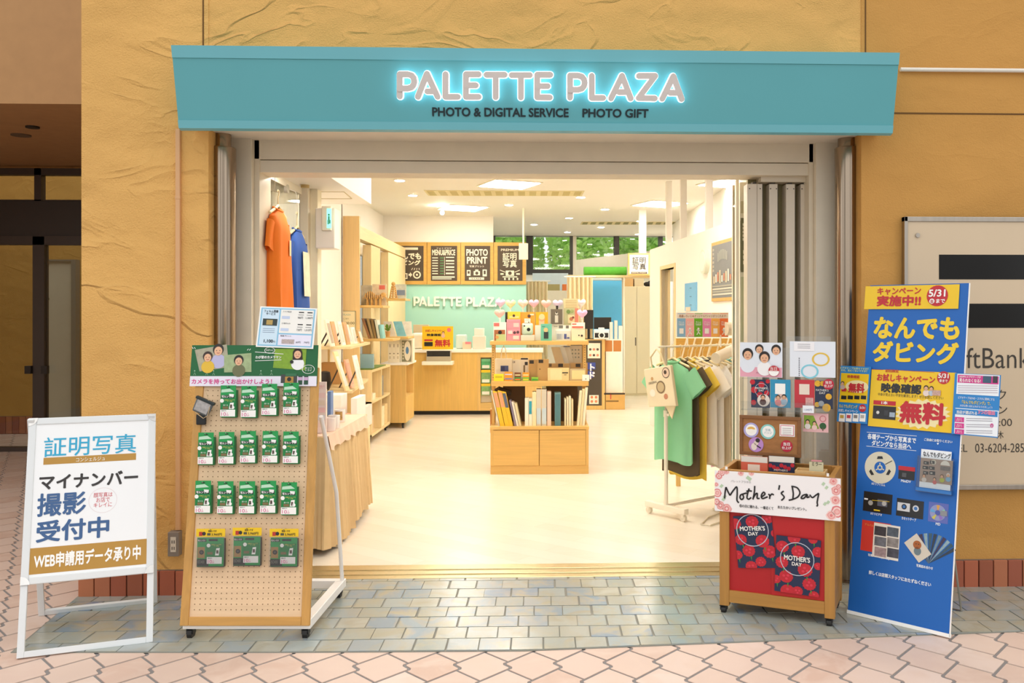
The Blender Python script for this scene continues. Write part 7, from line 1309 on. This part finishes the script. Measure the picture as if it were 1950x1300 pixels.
G5('teal_carton', 'teal green phone accessory box near the middle of the top shelf', 'box', 720, 408, 872, 645, .04, .08, '#6fc0a4', lambda g: (R5(g, 762, 520, 825, 610, '#2f3a38'), D5(g, 790, 490, 30, '#e0c088'), R5(g, 772, 470, 812, 516, '#f0d8a8'), R5(g, 738, 440, 780, 450, '#3f8f78')))
p0, p1 = PT(*c5(858, 412), ym + .16), PT(*c5(1018, 205), ym + .16); t = thing('blister_pack', 'grey blister pack of a slim gadget standing in the top shelf rack', 'pack', ((p0.x + p1.x) / 2, ym + .16, zu1)); g = Board((0, ym + .16, 0), X3, Z3, step=.0012); g.slab(p0.x, p0.z, p1.x, p1.z, .02, M('#6d6354', .5)); x, y = c5(938, 262); g.disc(x, y, 2.6, M('#d9d4c6'), 1); R5(g, 915, 290, 960, 390, '#cfc8b8'); R5(g, 930, 240, 948, 262, '#2a2622', 2); g.done('card', parent=t)
q = MB(); q.tube([(p0.x + .06, ym + .17, p1.z - .01), (p0.x + .06, ym + .17, p1.z + .035), (p1.x - .05, ym + .17, p1.z + .035), (p1.x - .05, ym + .17, p1.z - .01)], .007, BLACK, 6); q.build('hang_loop', t)
G5('price_rail', 'white price rail with small cards along the back of the top shelf', 'price rail', 640, 425, 1140, 495, .18, .02, '#f6efdf', lambda g: (R5(g, 970, 430, 1025, 470, '#8a8478'), R5(g, 1065, 430, 1105, 470, '#6d675c'), R5(g, 900, 440, 950, 450, '#b9b2a0')), bev=0)
G5('clear_case', 'clear case with blue striped inserts on the top shelf', 'case', 930, 500, 1130, 625, .10, .08, '#dfe2da', lambda g: (R5(g, 940, 545, 1020, 620, '#b9c3cc'), R5(g, 1040, 545, 1075, 615, '#4a5a9a'), R5(g, 1080, 590, 1115, 612, '#5a6aa5'), R5(g, 960, 545, 964, 615, '#6a7280'), R5(g, 985, 545, 989, 615, '#6a7280')))
G5('gift_bag', 'clear gift bag with green and red paper standing behind the price rail', 'bag', 1045, 190, 1190, 425, .24, .04, '#b9b98a', lambda g: (D5(g, 1100, 240, 28, '#6f8a4a'), D5(g, 1150, 235, 24, '#9aa86a'), R5(g, 1095, 285, 1185, 400, '#e2cfa0'), D5(g, 1140, 340, 26, '#c07a55'), D5(g, 1165, 320, 16, '#8a4a3a')))
G5('red_card', 'salmon red card strip beside the clear gift bag', 'card', 1188, 190, 1240, 420, .26, .02, '#f08a72')
G5('handwritten_card', 'beige handwritten notice card high above the gift bag', 'card', 1035, 60, 1232, 425, .282, .008, '#dcc99a', lambda g: [R5(g, 1060, 85 + k * 24, 1215, 90 + k * 24, '#a8925f') for k in range(5)])
G5('white_card_box', 'white and red topped box at the wall end of the top shelf', 'box', 1142, 388, 1328, 640, .05, .1, '#efe2bf', lambda g: (R5(g, 1145, 390, 1325, 470, '#f8f3e8'), R5(g, 1150, 440, 1305, 465, '#e0705a', 2), R5(g, 1152, 402, 1210, 420, '#e0705a', 2), D5(g, 1245, 565, 10, '#2f2a24'), D5(g, 1285, 570, 15, '#2f2a24')))
# heart balloons
def heart(lab, cx, cy, h_, dy, grp='heart balloons over the island'):
    x, y = c5(cx, cy); p = PT(x, y, ym + dy); t = thing('heart_balloon', lab, 'balloon', (p.x, p.y, zu1), 0, grp); q = MB(); s_ = .0034; n = 24; v = []; m_ = M(h_, .25, var=.03)
    out = [(16 * math.sin(a_) ** 3, 13 * math.cos(a_) - 5 * math.cos(2 * a_) - 2 * math.cos(3 * a_) - math.cos(4 * a_)) for a_ in [6.2832 * i / n for i in range(n)]]
    for k, d_ in ((.02, 6.5), (.5, 5.6), (.85, 3.2), (1, 0), (.85, -3.2), (.5, -5.6), (.02, -6.5)): v += [(p.x + a_ * k * s_, p.y - d_ * s_, p.z + (b_ * k + 1 * (1 - k)) * s_) for a_, b_ in out]
    q.add(v, [(j * n + i, j * n + (i + 1) % n, (j + 1) * n + (i + 1) % n, (j + 1) * n + i) for j in range(6) for i in range(n)], m_); q.build('balloon', t, smooth=True)
    q = MB(); q.tube([(p.x, p.y, zu1), (p.x, p.y, p.z - 15 * s_)], .004, WHITE, 6); q.lathe([(.004, 0), (.014, .018)], (p.x, p.y, p.z - 17.5 * s_), WHITE, 10); q.build('stick', t); g = Board((0, p.y - 6.6 * s_, 0), X3, Z3); g.text('Happy', x - 5, y - 1.8, x + 5, y + 1.4, M('#c9a0b8' if 0 else '#d6b3c2'), .0, 1); g.done('print', parent=t)
for lab, cx, cy, h_, dy in (('lavender heart balloon first in the upper row, by the wall letters', 165, 120, '#dccaea', .325), ('pale yellow-green heart balloon in the upper row', 305, 130, '#e2ebbb', .325), ('cream white heart balloon in the upper row', 475, 128, '#f6dfd2', .325), ('pink lilac heart balloon in the middle of the upper row', 625, 125, '#efc0d8', .325), ('peach pink heart balloon in the upper row', 795, 130, '#f8c8bb', .325), ('pale lavender heart balloon behind the grey blister pack', 955, 130, '#dcd2ec', .325), ('white heart balloon behind the beige handwritten card', 1270, 120, '#fbf6f2', .325), ('peach heart balloon low above the white photo kit', 155, 265, '#f8bfae', .14), ('lilac heart balloon low above the red topped box', 1290, 265, '#ebbbe0', .16)): heart(lab, cx, cy, h_, dy)
# middle shelf goods
G5('yellow_pack', 'flat yellow film pack at the open end of the middle shelf', 'film pack', 75, 1098, 212, 1192, .02, .025, '#f2e02a', lambda g: R5(g, 95, 1125, 190, 1150, '#c9b820'), shelf='mid')
for k, (a_, b_, c_, d_, h1, h2, lab) in enumerate(((222, 1130, 332, 1197, '#f09a2a', '#7f86a8', 'orange and slate film carton, lower of the stacked two'), (358, 1140, 448, 1200, '#3f8f3a', '#d9702a', 'green film carton under the brown one on the middle shelf'), (470, 1140, 560, 1200, '#7fb83a', '#e0d23a', 'lime film carton under the orange one on the middle shelf'), (592, 1142, 686, 1200, '#8fbf3a', '#3f9a3a', 'single green film carton beside the kraft packs'))):
    G5('film_carton', lab, 'film box', a_, b_, c_, d_, .02, .05, h1, (lambda a__, b__, c__, d__, hh: lambda g: R5(g, a__ + 8, b__ + 22, c__ - 8, b__ + 42, hh))(a_, b_, c_, d_, h2), 'film cartons on the middle shelf', 'mid', .002)
for a_, b_, c_, d_, h1, lab in ((222, 1070, 332, 1130, '#f09a2a', 'orange film carton, upper of the stacked two'), (358, 1078, 448, 1140, '#7a4a24', 'brown film carton on top of the green one'), (470, 1078, 560, 1140, '#ef9a24', 'orange film carton on top of the lime one')):
    x0, y0 = c5(a_, b_); x1, y1 = c5(c_, d_); pbox('film_carton', lab, 'film box', x0, y0, x1, y1, ym + .02, .05, M(h1, .45), (lambda a__, b__, c__: lambda g: R5(g, a__ + 8, b__ + 25, c__ - 8, b__ + 40, '#c9cbd8' if a__ < 300 else '#e8e0a8'))(a_, b_, c_), 'film cartons on the middle shelf', zb=PT(*c5(a_, d_), ym + .02).z, bev=.002)
p0, p1 = PT(*c5(90, 1180), ym + .14), PT(*c5(330, 880), ym + .14); t = thing('tote_bag', 'cream cotton tote bag with a blue photo print on the middle shelf', 'bag', ((p0.x + p1.x) / 2, ym + .14, zm1)); TT = M('#efe4c9', .85); q = MB(); q.box((p0.x, ym + .14, zm1 + .001), (p1.x, ym + .17, p1.z), TT); q.build('bag', t, bev=.01); g = Board((0, ym + .138, 0), X3, Z3, step=.0012); R5(g, 168, 982, 275, 1060, '#4a5a8a'); R5(g, 175, 990, 225, 1050, '#2f3a6a', 2); g.done('print', parent=t)
q = MB(); xa_, xb_ = p0.x + .06, p1.x - .06; q.tube([(xa_, ym + .15, p1.z - .01), (xa_ + .01, ym + .15, p1.z + .09), ((xa_ + xb_) / 2, ym + .16, zu0 - .012), (xb_ - .01, ym + .15, p1.z + .09), (xb_, ym + .15, p1.z - .01)], .006, TT, 6); q.build('strap', t, smooth=True)
G5('strap_card', 'white card with a black neck strap on the middle shelf', 'card', 442, 875, 552, 1075, .16, .015, '#f0e6cf', lambda g: (R5(g, 445, 877, 545, 898, '#2f2a26'), R5(g, 500, 930, 540, 975, '#3a352e'), R5(g, 482, 975, 505, 1075, '#8a7650')), shelf='mid')
G5('photo_strip', 'tall cream photo strip card with small black marks behind the strap card', 'card', 330, 900, 440, 1075, .18, .015, '#f4ecd4', lambda g: (R5(g, 338, 920, 345, 948, '#4a4238'), R5(g, 355, 920, 365, 945, '#4a4238')), shelf='mid')
KR = '#bf975a'
G5('kraft_pack', 'tall kraft paper frame pack, first behind the film cartons', 'pack', 556, 898, 690, 1195, .09, .02, KR, lambda g: R5(g, 565, 908, 625, 955, '#3a3026'), 'kraft frame packs on the middle shelf', 'mid')
G5('kraft_pack', 'tall kraft paper frame pack, second behind the film cartons', 'pack', 672, 892, 830, 1195, .07, .015, '#c79f62', lambda g: (R5(g, 690, 900, 755, 945, '#3a3026'), D5(g, 708, 1030, 8, '#5a4a30')), 'kraft frame packs on the middle shelf', 'mid')
G5('kraft_pack', 'wide kraft header pack behind the big cream envelope', 'pack', 800, 950, 1120, 1190, .10, .02, KR, lambda g: (R5(g, 810, 955, 870, 995, '#6d5a3a'), R5(g, 960, 955, 1025, 1000, '#3a3026')), 'kraft frame packs on the middle shelf', 'mid')
G5('kraft_pack', 'wide kraft header pack behind the smaller cream envelope', 'pack', 1125, 945, 1365, 1190, .11, .02, KR, lambda g: R5(g, 1200, 955, 1265, 1000, '#3a3026'), 'kraft frame packs on the middle shelf', 'mid')
G5('envelope_frame', 'large cream paper frame with a black tag on the middle shelf', 'paper frame', 815, 1012, 1110, 1197, .03, .015, '#e8cf92', lambda g: (R5(g, 850, 1030, 1010, 1180, '#efdca6'), R5(g, 1015, 1072, 1095, 1088, '#2f2a24'), R5(g, 1040, 1105, 1075, 1112, '#4a4234')), 'cream paper frames on the middle shelf', 'mid')
G5('envelope_frame', 'smaller cream paper frame in a grey sleeve on the middle shelf', 'paper frame', 1118, 1022, 1335, 1197, .038, .008, '#c9b48a', lambda g: R5(g, 1148, 1045, 1325, 1170, '#ecd598'), 'cream paper frames on the middle shelf', 'mid')
x0, y0 = c5(1292, 1110); x1, y1 = c5(1395, 1197); pbox('tape_dispenser', 'white animal-shaped tape dispenser at the wall end of the middle shelf', 'tape dispenser', x0, y0, x1 - 1, y1, ym + .0, .045, M('#faf4e8', .3), lambda g: D5(g, 1340, 1165, 7, '#3a332c'), zb=zm1, bev=0)
for i, (a_, lab) in enumerate(((860, 'clear bag with a tan stick, leaning first behind the kraft packs'), (930, 'clear bag with pale stripes, leaning second behind the kraft packs'), (1000, 'clear bag, leaning last behind the kraft packs'))):
    p0, p1 = PT(*c5(a_ + 130, 940), ym + .2), PT(*c5(a_, 700), ym + .2); q = MB(); q.prism([(p0.x, ym + .2 + i * .018, zm1 + .001), (p0.x + .09, ym + .2 + i * .018, zm1 + .001), (p1.x + .09, ym + .2 + i * .018, zu0 - .03), (p1.x, ym + .2 + i * .018, zu0 - .03)], (0, .012, 0), M(('#e3cfa0', '#eaeade', '#e8e2cc')[i], .25)); q.build('clear_bag', label=lab, cat='bag', group='clear bags on the middle shelf')
pbox('printed_panel', 'white price panel with small drawings behind the clear bags', 'panel', 1070, 658, 1108, 688, ym + .31, .012, M('#f3efe0', .5), lambda g: (g.rect(1073, 659, 1085, 662, M('#6d86c0'), 1), g.rect(1078, 671, 1085, 677, M('#b8d23a'), 1), [g.disc(1090 + (k % 3) * 6, 666 + (k // 3) * 7, 1.6, M('#a9b4a8'), 1, n=8) for k in range(9)]), zb=zm1)
# ================================================================== CLOTHES RAIL
N_ = Vector((.985, 6.99, .012)); d = Vector((.80, .60, 0)).normalized(); pz = Vector((-d.y, d.x, 0)); LR = .93; T = frame(N_, d, pz, Z3); WP2 = M('#f4ecd8', .35, var=.02); zr = 1.34
t = thing('clothes_rail', 'white garment rail on casters full of T-shirts near the shop entrance', 'clothes rail', tuple(N_), math.atan2(d.y, d.x))
for x in (0, LR):
    q = MB(T); q.box((x - .025, -.22, .055), (x + .025, .22, .10), WP2); q.build('foot', t, bev=.006)
    for y_ in (-.19, .19): q = MB(T); q.cyl((x - .012, y_, .027), (x + .012, y_, .027), .027, M('#e9e0cc', .3), n=14); q.box((x - .016, y_ - .012, .027), (x - .012, y_ + .012, .06), WP2); q.box((x + .012, y_ - .012, .027), (x + .016, y_ + .012, .06), WP2); q.build('caster', t)
    q = MB(T); q.cyl((x, 0, .10), (x, 0, .82), .016, WP2, n=14); q.cyl((x, 0, .82), (x, 0, zr), .011, STEEL if 0 else M('#cfc6b4', .3, metal=0), n=12); q.build('post', t, smooth=True); q = MB(T); q.cyl((x, 0, .79), (x, 0, .84), .021, WP2); q.cyl((x, -.045, .81), (x, 0, .81), .012, WP2); q.build('clamp_knob', t, smooth=True)
q = MB(T); q.cyl((-.09, 0, zr), (LR + .14, 0, zr), .009, WP2, n=12); q.build('rail', t, smooth=True); q = MB(T); q.cyl((0, 0, .09), (LR, 0, .09), .012, WP2, n=10); q.build('lower_bar', t, smooth=True)
rzr = math.atan2(d.y, d.x) + R(90) + math.pi
SH = [('mint green T-shirt hanging first on the garment rail', 0.075, '#8fd3a2', .80, .205, .20, 0.3), ('dark olive brown T-shirt hanging right behind the mint one', 0.161, '#5f4f38', .90, .198, .185, 1.7), ('bright yellow T-shirt hanging behind the brown one', 0.247, '#f2cf4a', .94, .20, .19, 2.9), ('cream T-shirt hanging in the middle of the garment rail', 0.333, '#f7f1e4', .82, .228, .22, 4.1), ('white and black T-shirt hanging after the cream one', 0.419, '#f6f3ec', .86, .225, .21, 5.2), ('beige T-shirt hanging after the white one', 0.505, '#e0d2b4', .86, .22, .2, .9), ('white T-shirt hanging before the turquoise one', 0.591, '#f7f2e6', .66, .22, .2, 3.3), ('light turquoise T-shirt hanging near the far post', 0.677, '#a5d6d2', .9, .22, .2, 2.2), ('mauve T-shirt hanging near the far post', 0.763, '#c79ab0', .94, .22, .2, 1.1), ('lime yellow T-shirt hanging last on the garment rail', 0.849, '#e3e28a', .74, .22, .2, 4.6)]
for lab, x, h_, L_, wd, sl, sd in SH:
    p = T @ Vector((x, 0, zr - .1085)); shirt_thing(lab, p, rzr, M(h_, .85, var=.05), L_, wd, sl, 'T-shirts on the garment rail', sd, M('#ecd9a8', .45), mt=M('#2a2724', .8) if 'black' in lab else None, thick=.010, rp=.45, sr=.10)
# tote bag in front of the mint shirt
p = T @ Vector((-.065, .04, zr - .15)); t = thing('tote_bag', 'tilted cream tote bag with round prints hung over the mint T-shirt', 'bag', tuple(p), rzr); Tm = WM[t] @ Matrix.Rotation(R(-13), 4, 'Y'); q = MB(Tm); q.prism([(-.16, 0, -.30), (.14, 0, -.34), (.15, 0, -.02), (-.15, 0, .0)], (0, .03, 0), M('#eee0bd', .85, var=.05)); q.prism([(.0, .012, -.30), (.13, .012, -.32), (.06, .012, -.43)], (0, .012, 0), M('#e6d6ae', .85)); q.build('bag', t, bev=.01)
g = Board(Tm @ Vector((0, -.001, 0)), Tm.to_3x3() @ X3, Tm.to_3x3() @ Z3); 
def dd(u, v, r, h_, l): g.mb.poly([g.P(u + r * math.cos(k * .314), v + r * math.sin(k * .314), l) for k in range(20)], M(h_, .6))
dd(.01, -.17, .05, '#8a7658', 1); dd(.01, -.17, .038, '#cdb98f', 2); dd(.09, -.07, .042, '#5a4a40', 1); dd(.09, -.07, .036, '#e6cdb4', 2); dd(.085, -.065, .016, '#4a3a32', 3); dd(.05, -.25, .022, '#c98a6a', 1); dd(-.07, -.09, .014, '#c9a06a', 1); dd(-.09, -.20, .03, '#f6eedc', 1)
v_, f_, _ = text_mesh('ORIGINAL', .01); g.mb.add([g.P(-.12 + .1 * a_, -.13 + .018 * b_, 1) for a_, b_, _z in v_], f_, M('#8a7658')); g.done('prints', parent=t)
q = MB(Tm); q.tube([(-.07, .015, -.01), (-.06, .01, .08), (.0, .03, .135), (.06, .01, .08), (.08, .015, -.02)], .007, M('#ecdcb4', .85), 8); q.build('handle', t, smooth=True)
# sign above the rail
yg = (T @ Vector((.35, 0, 0))).y; pA, pB = PT(1288, 642, yg), PT(1387, 595, yg); t = thing('rail_sign', 'rainbow striped T-shirt printing sign standing above the garment rail', 'sign', ((pA.x + pB.x) / 2, yg, zr)); g = Board((0, yg, 0), X3, Z3, step=.001); g.slab(pA.x, pA.z, pB.x, pB.z, .006, M('#f6efe0', .5)); cols = ('#8fbfe0', '#f6b8b4', '#6fb52a', '#ee8fc0', '#f5b65a', '#ef7a3f')
for k, h_ in enumerate(cols):
    x = 1289.5 + k * 16.2; g.rect(x, 606, x + 15.8, 641, M(h_, .5), 1); g.text('プリント\nできます', x + 2.5, 611.5, x + 13.5, 620, PW, .03, 2); g.rect(x + 1, 596.5, x + 16, 597.5, M(h_), 1)
    if k in (0, 3, 4): g.rect(x + 4, 625, x + 12, 635, PW, 2)
    else: g.disc(x + 8, 625.5, 2, PW, 2); g.line([(x + 8, 627), (x + 8, 632)], 2.4, PW, 2); g.line([(x + 4.5, 628), (x + 11.5, 629)], 1.4, PW, 2); g.line([(x + 8, 632), (x + 5, 637)], 1.6, PW, 2); g.line([(x + 8, 632), (x + 11.5, 636.5)], 1.6, PW, 2)
g.text('周通いろいろ★オリジナルTシャツがつくれます!', 1293, 599, 1383, 604, M('#a5653a'), .01, 2); g.done('board', parent=t)
for px in (1309, 1372): q = MB(); x = XX(px, yg + .01); q.cyl((x, yg + .003, zr - .0), (x, yg + .003, pA.z + .02), .006, WP2, n=8); q.build('clip_post', t)
p0 = T @ Vector((.42, -.02, zr + .05)); b = MB(); e0, e1 = PT(1363, 682, 7.05), PT(1400, 664, 7.25); b.cyl(e0, e1, .045, M('#f5edd8', .5), n=20); b.build('paper_roll', smooth=True, label='fat white paper roll lying slanted on the rail hangers', cat='roll')
b = MB(); e0 = PT(1380, 626, 7.2); b.cyl(e0, e0 + Vector((.22, .1, 0)), .055, M('#f0e6cc', .5), n=20); b.build('paper_roll', smooth=True, label='white paper roll end covering the orange side of the rainbow sign', cat='roll')
# slatted wooden rack behind the rail
b = MB(); t = thing('slatted_rack', 'wooden magazine rack with slanted boards behind the garment rail', 'rack', (1.75, 8.3, .012)); ys = 8.25; x0, x1 = XX(1288, ys), XX(1400, ys)
b.box((x0, ys, ZZ(690, 1340, ys)), (x1, ys + .04, ZZ(644, 1340, ys)), wood('#d3a24a', 'x', .5)); b.box((x0, ys, .012), (x0 + .04, ys + .04, 1.2), oz); b.box((x1 - .04, ys, .012), (x1, ys + .04, 1.2), oz); b.build('frame', t)
for k in range(7): x = x0 + .03 + k * .078; b = MB(); b.prism([(x, ys - .012, ZZ(690, 1340, ys)), (x + .014, ys - .012, ZZ(690, 1340, ys)), (x + .075, ys - .012, ZZ(644, 1340, ys)), (x + .061, ys - .012, ZZ(644, 1340, ys))], (0, .012, 0), M('#f1e3c4', .5)); b.build('slat', t)
# things on the slanted partition
def wall_board(px0, py0, px1, py1): 
    a_, c_ = RW(px0, py1, A, B2), RW(px1, py0, A, B2); return a_, c_
def wb(name, lab, cat, px0, py_t0, py_b0, px1, h_, art, border=None, tk=.02):
    a_, c_ = RW(px0, 600, A, B2), RW(px1, 600, A, B2); Uw = (c_ - a_); L_ = Uw.length; Uw.normalize(); z0, z1 = RW(px0, py_b0, A, B2).z, RW(px0, py_t0, A, B2).z; nn = Uw.cross(Z3)
    t = thing(name, lab, cat, (a_.x, a_.y, z0)); g = Board((a_.x + nn.x * tk, a_.y + nn.y * tk, z0), Uw, Z3, step=.0015); 
    if border: b_ = border; g.slab(0, 0, L_, z1 - z0, tk, wood('#d9ab62', 'z')); g.done('frame', parent=t, bev=.003); g = Board((a_.x + nn.x * (tk + .002), a_.y + nn.y * (tk + .002), z0), Uw, Z3, step=.0015); g.slab(b_, b_, L_ - b_, z1 - z0 - b_, .002, M(h_, .4))
    else: g.slab(0, 0, L_, z1 - z0, tk, M(h_, .5))
    def rc(u0, v0, u1, v1, hh, l=1): g.mb.poly([g.P(L_ * u0, (z1 - z0) * v0, l), g.P(L_ * u1, (z1 - z0) * v0, l), g.P(L_ * u1, (z1 - z0) * v1, l), g.P(L_ * u0, (z1 - z0) * v1, l)], M(hh, .5))
    art(rc, g, L_, z1 - z0); g.done('print', parent=t)
def art_big(rc, g, L_, H_):
    for k in range(9): rc(.12 + k * .085, .30 + (k % 3) * .015, .17 + k * .085, .42 + .03 * (k % 4), ('#e9c9a5', '#f0e6d4', '#d98a6a')[k % 3], 2)
    for k in range(7): rc(.30 + k * .06, .66 + .03 * math.sin(k * .52), .34 + k * .06, .80 + .05 * math.sin(k * .52), '#a9aaa0', 2)
    for k in range(4): rc(.08, .10 + k * .045, .92, .125 + k * .045, ('#cfcab8', '#a5a294')[k % 2], 2)
    for k in range(6): rc(.08, .5 + k * .07, .14, .54 + k * .07, '#b9b5a8', 2)
wb('framed_poster', 'large grey framed chart poster on the white partition', 'poster', 1358, 463, 574, 1404, '#7d7f80', art_big, .035)
def art_h(rc, g, L_, H_):
    for k in range(3): rc(.45, .2 + k * .3, .6, .22 + k * .3, '#3a5a80', 2)
    rc(.1, .0, .5, .14, '#f0d8c0', 2)
wb('height_chart', 'light blue height chart poster on the white partition beside the doorway', 'poster', 1305, 540, 592, 1328, '#79bce8', art_h, None, .008)
a_ = RW(1346, 498, A, B2); nn = (Vector((B2[0] - A[0], B2[1] - A[1], 0)).normalized()).cross(Z3) * -1; nn = nn if nn.x < 0 else -nn; b = MB(); b.cyl(a_, a_ + nn * .05, .135, M('#dfe4d2', .35), n=28); b.cyl(a_ + nn * .05, a_ + nn * .055, .11, M('#f1f0e2', .35), n=28); b.build('wall_clock', smooth=True, label='round pale green clock on the white partition beside the framed poster', cat='clock')
b = MB(); pts = [FL(1358, 968, .02), FL(1372, 975, .02), FL(1348, 985, .02), FL(1335, 998, .02), FL(1352, 1000, .02), FL(1375, 992, .02), FL(1395, 985, .02)]; b.tube(pts, .006, M('#e6dcc4', .5), 6); b.build('power_cable', smooth=True, label='cream power cable lying in loops on the floor under the garment rail', cat='cable')
